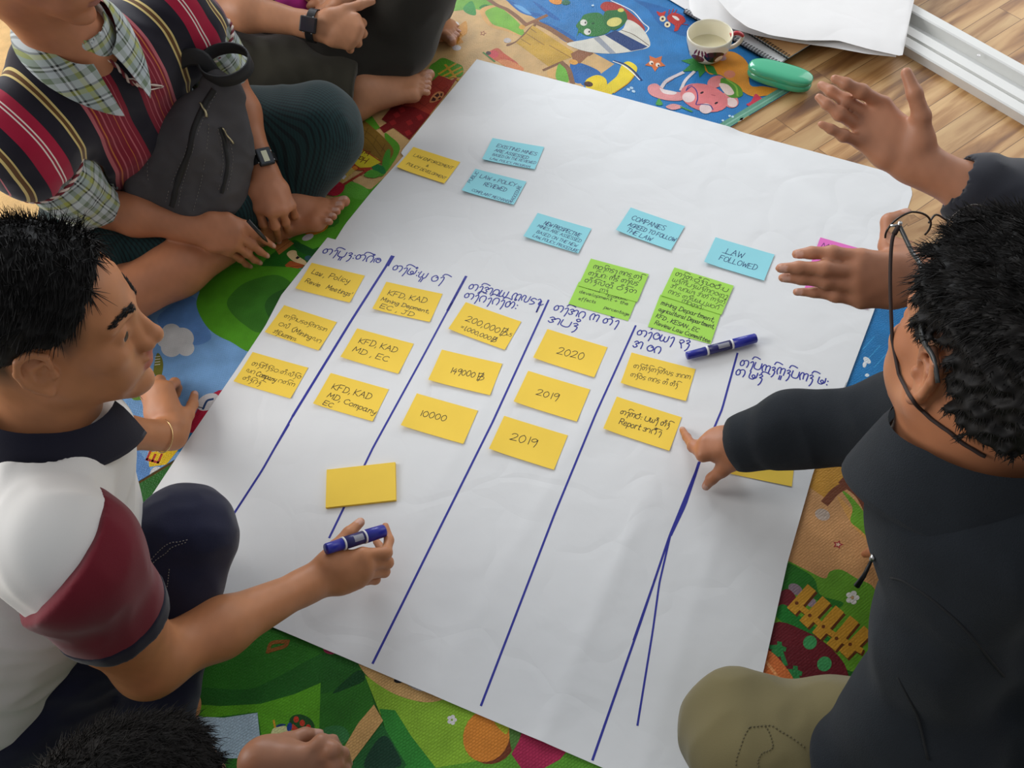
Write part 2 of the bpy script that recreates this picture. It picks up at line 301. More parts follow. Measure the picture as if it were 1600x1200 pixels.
class Art:
    """flat printed shapes on a mat; outlines given as photo pixels are projected to where they lie on the floor"""
    def __init__(s, s0, s1, t0, t1, base):
        s.mb = MB(); s.k = 0; z = MATZ
        s.mb.add([ST(s0, t0, 0), ST(s1, t0, 0), ST(s1, t1, 0), ST(s0, t1, 0), ST(s0, t0, z), ST(s1, t0, z), ST(s1, t1, z), ST(s0, t1, z)],
                 [(0, 1, 5, 4), (1, 2, 6, 5), (2, 3, 7, 6), (3, 0, 4, 7), (4, 5, 6, 7)], 0, lin(base))
        s.b = (s0, s1, t0, t1)
    def z(s): s.k += 1; return MATZ + 0.00001 * s.k
    def p(s, col, pts, sm=True):
        pts = smooth_line(pts, 5, True) if sm else pts
        z = s.z(); out = []
        for x, y in pts:
            q = FL(x, y, MATZ)[:2]; a = min(max(q @ U30, s.b[0]), s.b[1]); t = min(max(q @ V30, s.b[2]), s.b[3]); out.append(ST(a, t, z))
        s.mb.poly(out, 0, lin(col))
    def e(s, col, c, rx, ry, rot=0.0, n=22):
        r = math.radians(rot)
        s.p(col, [(c[0] + rx * math.cos(a) * math.cos(r) - ry * math.sin(a) * math.sin(r), c[1] + rx * math.cos(a) * math.sin(r) + ry * math.sin(a) * math.cos(r)) for a in [2 * math.pi * i / n for i in range(n)]], False)
    def s(s, col, pts, w):
        z = s.z(); P = [FL(x, y, MATZ)[:2] for x, y in smooth_line(pts, 5)]
        ribbon(s.mb, P, w / 640.0, lambda x, y: z - .00022, 0, lin(col))
    def star(s, col, c, r1, r2, n=5, rot=0):
        s.p(col, [(c[0] + (r1, r2)[i % 2] * math.cos(math.pi * i / n + rot), c[1] + .8 * (r1, r2)[i % 2] * math.sin(math.pi * i / n + rot)) for i in range(2 * n)], False)
    def w(s, col, p0, p1, text, hpx, wpx):
        z = s.z(); write(s.mb, FL(*p0), FL(*p1), text, hpx / 640.0 * 1.25, wpx / 640.0, lambda x, y: z - .00022, 0, lin(col))
S1, T1, S2 = 1.516, 1.031, 1.229
WB = (46, 126, 190)
a1 = Art(-1.3, S1, T1, 2.9, (214, 174, 116))
z1 = lambda *p: zz(680, 0, 5.714, *p); z2 = lambda *p: zz(900, 0, 4.21, *p); z3 = lambda *p: zz(520, 60, 5, *p); z4 = lambda *p: zz(420, 230, 5.4545, *p); z5 = lambda *p: zz(150, 440, 3.333, *p)
# sea and shore
a1.p(WB, [(745, -90), (790, 0), (830, 25), (870, 50), (912, 74), (960, 100), (905, 140), (1000, 300), (1149, 197), (1264, 128), (1060, 0), (960, -120)], False)
for pts in ([(650, 10), (720, 30), (860, 130), (800, 120), (700, 60)], [(870, 10), (960, 60), (1110, 170), (1060, 170), (960, 100)], [(930, 190), (1080, 240), (1260, 350), (1180, 380), (1060, 300)], [(1210, 560), (1350, 580), (1480, 660), (1330, 740), (1230, 720)], [(640, 0), (800, 90), (960, 130), (900, 150), (760, 110)]): a1.p((28, 100, 170), z1(*pts))
for pts in ([(380, 0), (520, 30), (640, 70), (760, 110), (800, 190), (720, 240), (560, 170), (470, 60)], [(20, 430), (120, 480), (200, 560), (40, 560)]): a1.p((33, 104, 172), z2(*pts))
a1.p((104, 165, 214), z1((700, 40), (780, 60), (860, 130), (790, 110)))
a1.p((112, 172, 52), z1((90, 90), (95, -40), (430, -40), (560, 60), (430, 90), (340, 80), (250, 90)))
a1.p((60, 145, 60), z1((250, 70), (330, 10), (365, 130), (285, 120))); a1.p((48, 128, 40), z1((390, 70), (440, 40), (520, 60), (440, 78)))
a1.p((222, 170, 100), z1((400, 90), (560, 50), (730, 190), (810, 330), (640, 280), (480, 230)))
a1.p((122, 182, 50), z1((450, 100), (560, 60), (640, 110), (750, 210), (800, 300), (770, 318), (640, 258), (520, 220), (470, 160)))
a1.s((140, 96, 62), z1((400, -60), (540, 40), (640, 85), (720, 140), (800, 210)), 7.5)
a1.s((140, 96, 62), z1((900, 200), (1010, 250), (1100, 305), (1250, 400), (1380, 480)), 10)
a1.s((150, 98, 58), z1((780, 235), (990, 140)), 7); a1.e((222, 165, 70), z1((775, 243))[0], 5, 3.6)
a1.p((126, 84, 52), z1((660, 410), (640, 395), (730, 360), (860, 230), (900, 230), (800, 330)))
a1.p((206, 162, 56), z1((870, 225), (1272, 488), (1010, 592), (720, 380), (800, 310)), False)
for pts in ([(790, 285), (970, 400)], [(770, 350), (850, 400)], [(1020, 405), (1210, 515)], [(850, 255), (900, 290)]): a1.s((158, 116, 42), z1(*pts), 1.6)
a1.s((128, 84, 46), z1((970, 625), (1130, 555)), 5); a1.p((146, 94, 58), z1((1210, 480), (1290, 440), (1390, 478), (1290, 568), (1240, 560)), False); a1.e((224, 160, 66), z1((1235, 555))[0], 7, 4, 10)
a1.p((224, 176, 106), z1((1000, 640), (1090, 600), (1110, 700), (1020, 690))); a1.p((110, 180, 52), z1((1100, 575), (1160, 585), (1190, 730), (1080, 705)))
a1.s((136, 94, 60), z1((1130, 560), (1190, 620), (1225, 740)), 8)
a1.p((206, 92, 56), z1((460, 490), (550, 430), (620, 480), (740, 570), (700, 600), (560, 550))); a1.p((224, 138, 78), z1((560, 540), (660, 540), (790, 610), (740, 640), (620, 590))); a1.e((214, 70, 74), z1((520, 485))[0], 8, 6); a1.s((70, 130, 50), z1((430, 470), (530, 550)), 3); a1.e((70, 40, 40), z1((475, 475))[0], 4, 3)
a1.star((150, 76, 50), z1((427, 298))[0], 5.4, 2.6); a1.star((214, 174, 116), z1((427, 298))[0], 3, 1.5)
a1.p((218, 152, 54), z1((180, 330), (200, 250), (275, 190), (285, 290), (235, 340), (250, 380), (190, 390))); a1.e((238, 232, 222), z1((185, 220))[0], 5, 4.5); a1.e((40, 40, 50), z1((182, 225))[0], 1.5, 1.6); a1.e((222, 216, 214), z1((192, 428))[0], 7, 4.2); a1.e((196, 184, 176), z1((645, 362))[0], 6, 4)
a1.e((232, 150, 60), (868, 1), 11, 6, 15); a1.e((50, 110, 80), (884, 4), 7, 4)
# frog on a surfboard, crab, starfish, duck
a1.p((176, 52, 40), z2((160, 40), (200, 12), (300, 40), (430, 150), (450, 205), (395, 185), (320, 110), (230, 90), (180, 70)))
a1.s((236, 240, 244), z2((230, 5), (330, 50), (385, 85), (440, 150), (478, 185), (452, 222)), 2)
a1.p((222, 218, 204), [(886, 68), (915, 62), (935, 57), (971, 47), (981, 31), (1004, 45), (1016, 71), (995, 79), (959, 84), (924, 82), (900, 76)])
a1.p((30, 62, 118), z2((190, 232), (262, 200), (472, 308), (440, 322), (362, 337)), False); a1.p((160, 164, 172), z2((112, 250), (150, 240), (262, 350), (224, 354)), False); a1.s((90, 66, 54), z2((300, 200), (380, 230), (480, 300)), 1.3)
a1.p((46, 124, 54), z2((0, 170), (30, 130), (60, 95), (150, 85), (195, 130), (225, 200), (150, 237), (70, 237), (25, 215), (5, 240), (15, 195)))
a1.p((40, 112, 50), z2((190, 80), (240, 68), (318, 72), (332, 140), (250, 200), (180, 150))); a1.e((226, 214, 120), z2((252, 146))[0], 12, 7, -12); a1.e((214, 204, 96), z2((295, 68))[0], 5, 3)
for c in ((50, 150), (75, 210)): a1.e((230, 226, 214), z2(c)[0], 5.5, 5); a1.e((24, 40, 24), z2((c[0] + 12, c[1]))[0], 1.3, 1.8)
a1.e((28, 86, 40), z2((112, 155))[0], 2.5, 1.8)
a1.p((196, 48, 40), z2((600, 110), (640, 85), (700, 105), (720, 140), (690, 165), (670, 200), (645, 205), (650, 170), (610, 140)))
a1.p((196, 48, 40), z2((530, 75), (560, 85), (590, 75), (575, 110), (545, 105)))
for q in ([(610, 90), (615, 65)], [(630, 85), (640, 60)], [(650, 85), (662, 66)], [(700, 160), (735, 165)]): a1.s((170, 36, 36), z2(*q), 1.6)
a1.p((244, 236, 226), z2((632, 105), (660, 110), (680, 130), (668, 136), (645, 122)))
for c in ((570, 125), (601, 163)): a1.e((240, 222, 180), z2(c)[0], 4.8, 4.6); a1.e((60, 20, 20), z2(c)[0], 1.9, 1.9)
a1.star((222, 118, 58), z2((522, 415))[0], 17, 9, 5, .35)
for c in ((495, 415), (538, 428)): a1.e((246, 232, 214), z2(c)[0], 3.4, 3.2); a1.e((70, 30, 20), z2((c[0] + 5, c[1] + 5))[0], 1.5, 1.5)
a1.p((236, 206, 34), z2((60, 560), (75, 520), (140, 495), (195, 520), (212, 580), (250, 600), (200, 640), (100, 620))); a1.p((238, 212, 44), z2((205, 560), (270, 500), (300, 430), (345, 405), (400, 440), (390, 490), (340, 550), (250, 612), (215, 600)))
a1.s((214, 160, 24), z2((390, 490), (340, 550), (250, 612)), 2); a1.e((74, 42, 26), z2((82, 555))[0], 7, 4.2, 8); a1.s((26, 60, 116), z2((250, 402), (320, 425), (380, 470), (430, 528)), 3.4); a1.s((236, 240, 244), z2((244, 405), (310, 432), (370, 478), (418, 527)), 1.8)
for c in ((345, 590), (365, 580), (378, 602)): a1.e((190, 220, 240), z2(c)[0], 3, 2, 20)
# the pink swimmer and the orange sand heap with palm leaves
a1.p((228, 152, 58), z2((730, 270), (770, 230), (800, 330), (770, 380))); a1.p((230, 152, 52), z2((890, 390), (940, 350), (1040, 345), (1130, 420), (1145, 560), (1240, 570), (1372, 600), (1240, 632), (1130, 625), (960, 500), (880, 490), (840, 440)))
a1.e((222, 138, 110), z2((1010, 490))[0], 9, 6); a1.e((206, 170, 180), z2((960, 385))[0], 7, 4)
for tip, w in (((690, 400), 6), ((700, 472), 7), ((812, 512), 7), ((740, 345), 6), ((935, 500), 7), ((770, 475), 6), ((880, 420), 6)):
    c0 = z2((840, 415))[0]; c1 = z2(tip)[0]; d = nrm(np.subtract(c1, c0)); nn = np.array([-d[1], d[0]]) * w; md = np.add(c0, c1) / 2
    a1.p((58, 142, 66), [tuple(c0), tuple(md + nn * .9), c1, tuple(md - nn * .9)], False)
a1.s((226, 214, 214), z2((560, 580), (600, 530), (700, 480)), 6); a1.s((226, 214, 214), z2((690, 592), (720, 530), (775, 475)), 5); a1.s((180, 130, 130), z2((600, 545), (640, 520)), 1.2)
a1.p((228, 150, 150), z2((470, 590), (485, 560), (530, 553), (570, 585), (620, 605), (695, 612), (700, 660), (600, 662), (500, 632))); a1.p((236, 220, 216), z2((550, 580), (580, 590), (660, 608), (640, 625), (575, 615)))
a1.e((228, 138, 138), z2((1010, 660))[0], 15, 11, 30); a1.e((242, 214, 208), z2((1025, 675))[0], 9, 7, 30); a1.e((228, 138, 138), z2((920, 540))[0], 14, 9, -20)
a1.p((88, 150, 50), z2((960, 515), (1070, 565), (1095, 630), (1020, 645), (960, 590))); a1.p((238, 214, 202), z2((940, 555), (1000, 560), (1040, 615), (990, 625))); a1.s((140, 190, 70), z2((990, 525), (1050, 570), (1062, 630)), 3)
a1.e((226, 126, 128), z2((842, 645))[0], 38, 21, 15)
for c, r in (((740, 642), 10), ((853, 716), 10)): a1.e((238, 214, 212), z2(c)[0], r, r * .8)
a1.s((58, 58, 130), z2((724, 598), (760, 572), (792, 600), (800, 650), (790, 690), (830, 688), (880, 695), (900, 722)), 1.8); a1.s((58, 58, 130), z2((724, 598), (740, 570), (765, 562)), 1.6)
for c in ((828, 612), (922, 680)): a1.e((50, 30, 40), z2(c)[0], 3, 1.5, -25)
a1.s((180, 70, 90), z2((890, 625), (915, 632)), 1.2); a1.p((232, 160, 158), z2((590, 705), (640, 685), (700, 705), (640, 725))); a1.p((80, 160, 70), z2((525, 690), (545, 650), (570, 690))); a1.s((80, 150, 70), z2((690, 705), (760, 735)), 3)
a1.p((210, 60, 84), z2((1120, 690), (1150, 670), (1180, 620), (1210, 640), (1250, 670), (1235, 690), (1205, 665), (1160, 702)))
a1.e((226, 168, 60), z2((1103, 788))[0], 10.5, 7.5, -15); a1.e((250, 240, 220), z2((1093, 792))[0], 4, 3.6); a1.e((40, 30, 20), z2((1092, 793))[0], 1.4, 1.6)
for c in ((1010, 765), (1030, 770), (965, 795), (110, 38)): a1.e((200, 228, 244), z2(c)[0], 2, 1.5)
# woven binding along the mat's edge
for k in range(2): a1.mb.add([ST(s_, t_, MATZ + .0012 + .0001 * k) for s_, t_ in (((-1.3, T1 + .001), (S1, T1 + .001), (S1, T1 + .024), (-1.3, T1 + .024)) if k == 0 else ((-1.3, T1 + .010), (S1, T1 + .010), (S1, T1 + .014), (-1.3, T1 + .014)))], [(0, 1, 2, 3)], 0, lin(((104, 160, 136), (140, 188, 166))[k]))
# left: castle, bushes, burger stall
a1.p((92, 164, 42), [(430, 60), (545, 165), (566, 160), (594, 200), (586, 204), (568, 188), (542, 184), (500, 240), (380, 240)], False)
a1.p((92, 160, 44), z3((800, 190), (860, 155), (950, 190), (1015, 225), (1000, 300), (850, 300), (800, 310), (740, 290), (760, 220)))
for q in ([(830, 280), (960, 200)], [(860, 300), (1000, 230)], [(900, 320), (1010, 260)], [(880, 210), (980, 330)]): a1.s((210, 160, 50), z3(*q), 4)
a1.p((84, 160, 40), z3((520, 505), (560, 440), (670, 415), (620, 490))); a1.p((86, 158, 46), z3((740, 300), (780, 260), (820, 320), (770, 330)))
a1.p((158, 56, 42), z3((830, 290), (930, 330), (980, 300), (900, 420), (600, 795), (470, 700), (400, 742), (365, 700), (425, 662), (382, 635), (490, 503), (548, 522), (700, 400)), False)
a1.p((122, 28, 30), z3((490, 503), (550, 530), (640, 540), (760, 600), (600, 795), (470, 700), (400, 742), (365, 700), (425, 662), (382, 635)), False)
for c in ((540, 560), (500, 600), (600, 660), (680, 620), (590, 740), (470, 660)): a1.p((160, 40, 42), z3((c[0] - 30, c[1] - 5), (c[0] + 8, c[1] - 25), (c[0] + 30, c[1] + 8), (c[0] - 8, c[1] + 26)), False)
for q in ([(640, 480), (760, 560)], [(700, 420), (830, 500)], [(780, 360), (880, 430)], [(620, 520), (860, 330)], [(680, 560), (900, 380)]): a1.s((130, 40, 32), z3(*q), 1)
a1.p((206, 140, 90), z3((755, 500), (775, 455), (820, 420), (865, 425), (862, 462), (820, 490), (780, 505))); 
for q in ([(768, 492), (784, 462), (808, 475), (800, 493)], [(795, 452), (822, 430), (835, 448), (815, 465)], [(842, 432), (858, 434), (852, 456), (840, 452)], [(818, 480), (838, 462), (850, 468), (835, 480)]): a1.p((70, 30, 28), z3(*q), False)
a1.p((88, 158, 40), z3((405, 755), (445, 765), (525, 870), (400, 1070), (350, 1050), (430, 920)))
a1.p((132, 100, 36), z3((60, 600), (230, 640), (330, 715), (420, 800), (475, 880), (440, 960), (370, 985), (240, 880), (190, 810), (60, 730)))
for q in ([(150, 660), (300, 760), (420, 900)], [(130, 700), (270, 790), (380, 930)], [(200, 650), (190, 700)], [(280, 700), (250, 760)], [(350, 760), (320, 830)], [(410, 830), (380, 890)]): a1.s((100, 74, 26), z3(*q), 1)
a1.p((70, 150, 46), z3((390, 960), (420, 880), (450, 880), (440, 1000), (390, 1060))); a1.p((34, 120, 60), z3((295, 960), (350, 985), (400, 1010), (410, 1060), (330, 1050))); a1.p((84, 160, 52), z3((245, 1070), (300, 1030), (380, 1060), (340, 1092), (280, 1090)))
a1.p((86, 164, 42), z4((-400, 500), (420, 560), (640, 340), (700, 295), (870, 365), (1000, 250), (1000, 500), (540, 900), (330, 1250), (-400, 1250)), False)
a1.p((214, 176, 122), z4((745, 250), (830, 270), (905, 300), (860, 362), (720, 295))); a1.p((100, 174, 60), z4((700, 300), (850, 370), (800, 450), (640, 400)))
a1.p((204, 176, 90), z4((600, 100), (740, 200), (620, 315), (555, 275), (520, 240), (560, 150)), False); a1.p((196, 200, 206), z4((590, 150), (640, 100), (690, 120), (660, 170), (600, 185)))
a1.p((172, 60, 34), z4((600, 100), (630, 75), (870, 180), (850, 205), (740, 200), (640, 130)), False); a1.s((162, 60, 40), z4((865, 185), (640, 322)), 4.5)
a1.p((222, 206, 46), z4((620, 10), (690, -40), (930, 100), (960, 130), (870, 175), (770, 180), (660, 90)), False); a1.s((160, 70, 34), z4((640, 60), (770, 178), (860, 180)), 1.6); a1.s((170, 72, 40), z4((740, -20), (960, 130)), 2)
a1.p((216, 168, 60), z4((620, -40), (660, -60), (720, -10), (660, 30), (610, 40))); a1.s((150, 90, 30), z4((630, -10), (700, -30)), 1)
for c in ((700, 152), (738, 182), (668, 135)): a1.e((222, 134, 44), z4(c)[0], 4, 3.4)
a1.p((224, 220, 228), z4((585, 205), (665, 250), (640, 280), (570, 238)), False); a1.w((140, 80, 150), z4((652, 255))[0], z4((590, 218))[0], 'SEEL', 5, .8)
a1.w((120, 52, 26), z4((858, 115))[0], z4((735, 78))[0], 'Ham', 9, 1.4); a1.w((120, 52, 26), z4((872, 55))[0], z4((690, 12))[0], 'burger', 8, 1.4)
a1.p((190, 40, 62), z4((400, 400), (470, 320), (520, 255), (585, 290), (645, 330), (630, 385), (570, 420), (470, 400)))
a1.p((56, 130, 40), z4((240, 740), (330, 580), (560, 570), (600, 640), (560, 680), (480, 800), (330, 790))); a1.p((90, 170, 44), z4((250, 760), (480, 700), (560, 690), (520, 800), (420, 880), (280, 850)))
a1.p((222, 142, 44), z4((268, 650), (330, 608), (440, 585), (500, 610), (530, 590), (495, 700), (385, 752), (300, 735)))
a1.e((236, 232, 226), z4((445, 650))[0], 6.5, 6, 20); a1.e((230, 222, 226), z4((335, 772))[0], 9.5, 4.6, -22); a1.e((206, 196, 204), z4((275, 630))[0], 6, 4.6); a1.e((240, 220, 200), z4((495, 620))[0], 3, 2.6)
for c in ((370, 632), (412, 700)): a1.e((250, 248, 244), z4(c)[0], 4.6, 4, -15); a1.e((30, 20, 20), z4(c)[0], 2.4, 2.6)
a1.e((30, 20, 20), z4((432, 655))[0], 2.6, 2.6); a1.s((200, 100, 60), z4((450, 700), (480, 680)), 2)
a1.p((36, 110, 30), z4((-60, 1010), (150, 830), (240, 800), (340, 880), (450, 880), (330, 1250), (-60, 1250))); a1.p((32, 92, 40), z4((200, 830), (260, 820), (420, 900), (400, 930), (290, 910)))
a1.p((186, 122, 66), z4((40, 850), (150, 778), (217, 825), (90, 922)), False); a1.s((140, 84, 44), z4((70, 890), (195, 800)), 1)
a1.p((232, 204, 150), z4((155, 915), (190, 885), (235, 890), (250, 930), (320, 980), (312, 1012), (230, 985), (190, 960))); a1.p((184, 92, 44), z4((140, 1010), (185, 972), (305, 1008), (290, 1030), (170, 1056)), False); a1.s((120, 52, 30), z4((160, 1030), (300, 1015)), 1); a1.p((40, 30, 30), z4((228, 950), (248, 932), (268, 945), (245, 960)), False); a1.e((60, 100, 110), z4((340, 950))[0], 6, 4)
a1.p((120, 176, 222), z4((50, 1200), (150, 1085), (240, 1040), (340, 1040), (230, 1220)), False)
for k in range(4): a1.s((44, 86, 160), z4((90 + 40 * k, 1160 - 30 * k), (190 + 34 * k, 1200 - 30 * k)), 3.6)
a1.p((196, 130, 60), z4((180, 1130), (290, 1070), (240, 1190)), False)
# sky, hills, clouds
a1.p((122, 168, 216), [(560, 430), (400, 800), (60, 1000), (-250, 700), (-100, 480), (200, 430), (330, 440), (390, 420)], False)
a1.p((96, 144, 204), z5((-150, 900), (160, 830), (330, 1100), (200, 1250), (-200, 1250))); a1.p((100, 146, 206), z5((320, 200), (500, 80), (560, 200), (600, 300), (480, 330)))
a1.p((86, 160, 34), z5((528, 140), (540, 60), (600, -60), (1080, -60), (1060, 100), (850, 360), (700, 315), (590, 250))); a1.p((60, 122, 36), z5((685, 130), (715, 60), (800, 0), (950, -30), (1030, 60), (880, 260), (770, 225))); a1.p((44, 96, 36), z5((880, 130), (920, 70), (1010, 40), (1000, 130), (920, 200)))
for c, r in (((395, 270), 52), ((450, 300), 62), ((395, 345), 55), ((470, 350), 44), ((360, 310), 40)): a1.e((218, 218, 216), z5(c)[0], r / 3.33, r / 3.6)
for c, r in (((60, 960), 62), ((110, 930), 66), ((60, 910), 60), ((140, 960), 40)): a1.e((196, 206, 196), z5(c)[0], r / 3.33, r / 3.8)
a1.p((122, 122, 46), z5((300, 500), (318, 380), (345, 400), (352, 450), (335, 510))); a1.p((70, 140, 190), z5((200, 560), (240, 520), (300, 480), (310, 530), (220, 590))); a1.p((112, 152, 60), z5((180, 570), (240, 560), (330, 500), (300, 600), (200, 620)))
for k in range(4): a1.s((240, 236, 220), z5((310, 395 + 14 * k), (335, 392 + 14 * k)), 1)
a1.p((190, 34, 66), z5((470, 800), (520, 690), (560, 610), (640, 570), (700, 560), (560, 800)), False); a1.e((226, 222, 222), z5((585, 630))[0], 19, 12, -28); a1.s((34, 70, 120), z5((560, 665), (580, 625), (610, 615)), 3); a1.s((40, 40, 60), z5((530, 655), (555, 660)), 1.2)
a1.p((38, 124, 178), z5((320, 870), (400, 850), (470, 790), (520, 790), (440, 890)), False); a1.p((232, 194, 32), z5((275, 890), (430, 880), (380, 975), (280, 968)), False); a1.w((180, 54, 40), z5((330, 950))[0], z5((350, 905))[0], 'E', 12, 3); a1.e((216, 216, 214), z5((320, 1010))[0], 11, 13)
play_mat = a1.mb.build('play_mat', M_PRINT)
tag(play_mat, 'printed play mat with blue sea, frog and crab, showing above and left of the paper', 'play mat')

a2 = Art(-1.6, S2, -0.9, T1 - .004, (40, 104, 34))
z6 = lambda *p: zz(1170, 470, 3.87, *p); z7 = lambda *p: zz(1180, 740, 3.428, *p); z8 = lambda *p: zz(320, 1000, 4, *p); z9 = lambda *p: zz(650, 990, 3.556, *p)
a2.p((34, 120, 180), [(1290, 420), (1420, 380), (1700, 560), (1700, 760), (1420, 800), (1300, 770), (1230, 700)], False)
for k in range(14): a2.s((58, 150, 204), [(1330 + 9 * k, 470 + 14 * k), (1312 + 9 * k, 490 + 14 * k)], 1.3)
a2.e((222, 228, 230), z6((715, 360))[0], 7, 4, 40); a2.e((222, 228, 230), z6((700, 385))[0], 3, 5, 10); a2.e((210, 224, 230), z6((715, 450))[0], 3.4, 2.6)
a2.p((212, 158, 104), [(1200, 740), (1500, 740), (1420, 1000), (1180, 1000), (1210, 830)], False)
a2.p((206, 150, 58), z7((250, -60), (600, -60), (640, 90), (560, 60), (500, 50), (380, 135), (270, 60)), False); a2.p((212, 160, 70), z6((560, 1045), (700, 1000), (800, 1150), (700, 1140), (610, 1080)))
a2.p((40, 124, 178), z7((500, 45), (570, 15), (640, 90), (800, 80), (800, 300), (670, 290), (600, 180)), False)
a2.p((206, 150, 58), z7((560, 30), (640, 20), (700, 90), (620, 90)), False)
a2.p((224, 166, 90), z7((440, 120), (510, 260), (560, 320), (640, 400), (700, 400), (560, 240)))
a2.p((112, 170, 46), z7((462, 90), (520, 130), (600, 230), (660, 330), (640, 372), (560, 300), (510, 255), (520, 180)))
a2.s((124, 70, 44), z7((380, 150), (430, 95), (490, 60)), 9); a2.s((118, 64, 42), z7((480, 45), (560, 110), (610, 200), (650, 310)), 12)
a2.e((196, 176, 160), z7((360, 220))[0], 12, 9, 20)
a2.star((170, 50, 56), z7((443, 380))[0], 9, 4.4); a2.star((226, 190, 160), z7((443, 380))[0], 4.6, 2.4)
a2.p((104, 162, 46), z7((150, 470), (260, 510), (370, 562), (400, 525), (460, 515), (540, 560), (640, 620), (660, 800), (560, 1050), (400, 1000), (60, 800), (120, 600)))
a2.p((48, 120, 40), z7((150, 480), (260, 520), (320, 570), (350, 650), (470, 690), (420, 720), (250, 640), (130, 620))); a2.e((150, 130, 140), z7((215, 620))[0], 12, 8, 30); a2.e((160, 140, 150), z7((300, 690))[0], 8, 7, 30)
a2.p((120, 40, 48), z7((130, 640), (180, 620), (220, 670), (190, 710), (120, 710))); a2.p((40, 130, 50), z7((110, 760), (150, 700), (260, 780), (420, 900), (330, 880), (200, 830)))
a2.p((112, 34, 42), z7((100, 800), (280, 850), (400, 930), (490, 1050), (470, 1200), (60, 1160), (40, 1000)))
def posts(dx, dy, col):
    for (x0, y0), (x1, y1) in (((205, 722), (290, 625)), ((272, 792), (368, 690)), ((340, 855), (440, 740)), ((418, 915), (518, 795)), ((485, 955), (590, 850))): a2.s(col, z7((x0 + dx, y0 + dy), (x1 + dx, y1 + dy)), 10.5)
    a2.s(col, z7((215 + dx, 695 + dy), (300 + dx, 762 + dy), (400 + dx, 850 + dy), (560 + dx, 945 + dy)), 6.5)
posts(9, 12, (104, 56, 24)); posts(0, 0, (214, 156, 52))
for c in ((222, 694), (292, 760), (365, 820), (435, 883), (508, 915)): a2.e((120, 66, 30), z7(c)[0], 3, 2.8)
for c, r in (((293, 905), 36), ((370, 1020), 38), ((425, 1110), 30)): a2.e((70, 158, 92), z7(c)[0], r / 3.4, r / 3.2, 35)
for c in ((130, 930), (215, 1060)):
    for dx, dy in ((-45, 0), (-30, 25), (-10, 40), (20, 60), (30, 90), (0, -20), (25, 10)): a2.s((52, 140, 74), z7(c, (c[0] + dx, c[1] + dy)), 4.6)
a2.p((222, 120, 62), z7((50, 950), (110, 975), (190, 1075), (215, 1150), (80, 1120), (20, 1060))); a2.s((240, 160, 100), z7((60, 1010), (120, 1090)), 3)
for a in range(5): a2.e((236, 232, 224), z7((520 + 22 * math.cos(a * 1.257), 665 + 24 * math.sin(a * 1.257)))[0], 4.6, 4)
a2.e((210, 170, 120), z7((520, 665))[0], 2.6, 2.4)
a2.p((50, 120, 36), z8((-300, -200), (660, -20), (980, 120), (1060, 400), (860, 700), (900, 900), (-300, 900)), False)
a2.p((40, 104, 36), z8((-100, 300), (250, 310), (420, 250), (800, 60), (980, 140), (800, 320), (560, 340), (340, 395), (100, 412), (-100, 400)))
a2.p((96, 170, 36), z8((-80, 400), (100, 414), (350, 400), (560, 340), (725, 268), (716, 560), (640, 720), (380, 740), (330, 450), (-80, 500)), False)
a2.p((184, 208, 222), z8((-80, 478), (120, 486), (330, 455), (345, 600), (380, 740), (100, 740), (-80, 640)), False); a2.s((220, 190, 60), z8((340, 680), (410, 625)), 2)
a2.p((24, 78, 36), z8((800, 330), (960, 190), (1000, 250), (900, 300))); a2.p((60, 130, 70), z8((740, 560), (860, 540), (900, 620), (760, 700)))
a2.e((38, 86, 40), z8((608, 530))[0], 21, 15, 25)
for c in ((572, 497), (610, 520), (648, 548)): a2.e((206, 66, 44), z8(c)[0], 4.2, 5)
a2.p((232, 186, 50), z8((500, 680), (520, 600), (580, 570), (640, 620), (655, 680), (600, 730), (520, 740))); a2.s((206, 70, 46), z8((550, 545), (640, 625)), 5)
a2.e((226, 226, 160), z8((478, 590))[0], 16, 14); a2.e((36, 74, 152), z8((465, 642))[0], 10.5, 8.5, -15); a2.e((36, 74, 152), z8((530, 545))[0], 4, 7, 10); a2.p((40, 70, 120), z8((440, 545), (470, 525), (510, 530), (470, 542))); a2.s((224, 170, 50), z8((440, 545), (432, 505)), 2)
for c in ((560, 655), (590, 690), (620, 650), (640, 640), (600, 625)): a2.e((90, 60, 20), z8(c)[0], 1.2, 1.2)
a2.p((142, 186, 52), z8((1000, 220), (1180, 330), (1350, 390), (1500, 352), (1900, 560), (1900, 1000), (1450, 1000), (1240, 580), (1100, 470)), False)
a2.p((130, 180, 60), z8((960, 130), (1100, 150), (1300, 260), (1180, 250))); a2.p((216, 172, 110), z8((955, 130), (1030, 165), (1200, 232), (1290, 270), (1430, 320), (1510, 355), (1460, 382), (1350, 387), (1180, 335), (1020, 230)))
a2.p((52, 140, 52), z8((1090, 430), (1190, 440), (1290, 600), (1460, 820), (1250, 1000), (1130, 560)), False); a2.p((38, 104, 48), z8((1110, 525), (1260, 780), (1200, 900), (900, 860), (940, 740)), False); a2.p((26, 66, 46), z8((1060, 650), (1130, 600), (1190, 680), (1220, 790), (1000, 800)))
a2.p((216, 170, 106), z8((1058, 405), (1115, 505), (920, 765), (860, 690), (960, 520)), False)
a2.e((34, 34, 38), z8((1218, 250))[0], 9, 5, -10); a2.e((206, 206, 210), z8((1320, 285))[0], 17, 6, 25)
for c in ((1545, 500),):
    for a in range(5): a2.e((226, 222, 220), z8((c[0] + 18 * math.cos(a * 1.257), c[1] + 20 * math.sin(a * 1.257)))[0], 3.4, 3)
a2.s((146, 90, 40), z8((395, 75), (420, 20), (520, 10)), 4); a2.s((146, 90, 40), z8((400, 70), (500, 40), (520, 10)), 4); a2.e((190, 60, 100), z8((785, 62))[0], 11, 7, 10); a2.e((230, 200, 120), z8((800, 60))[0], 2, 2)
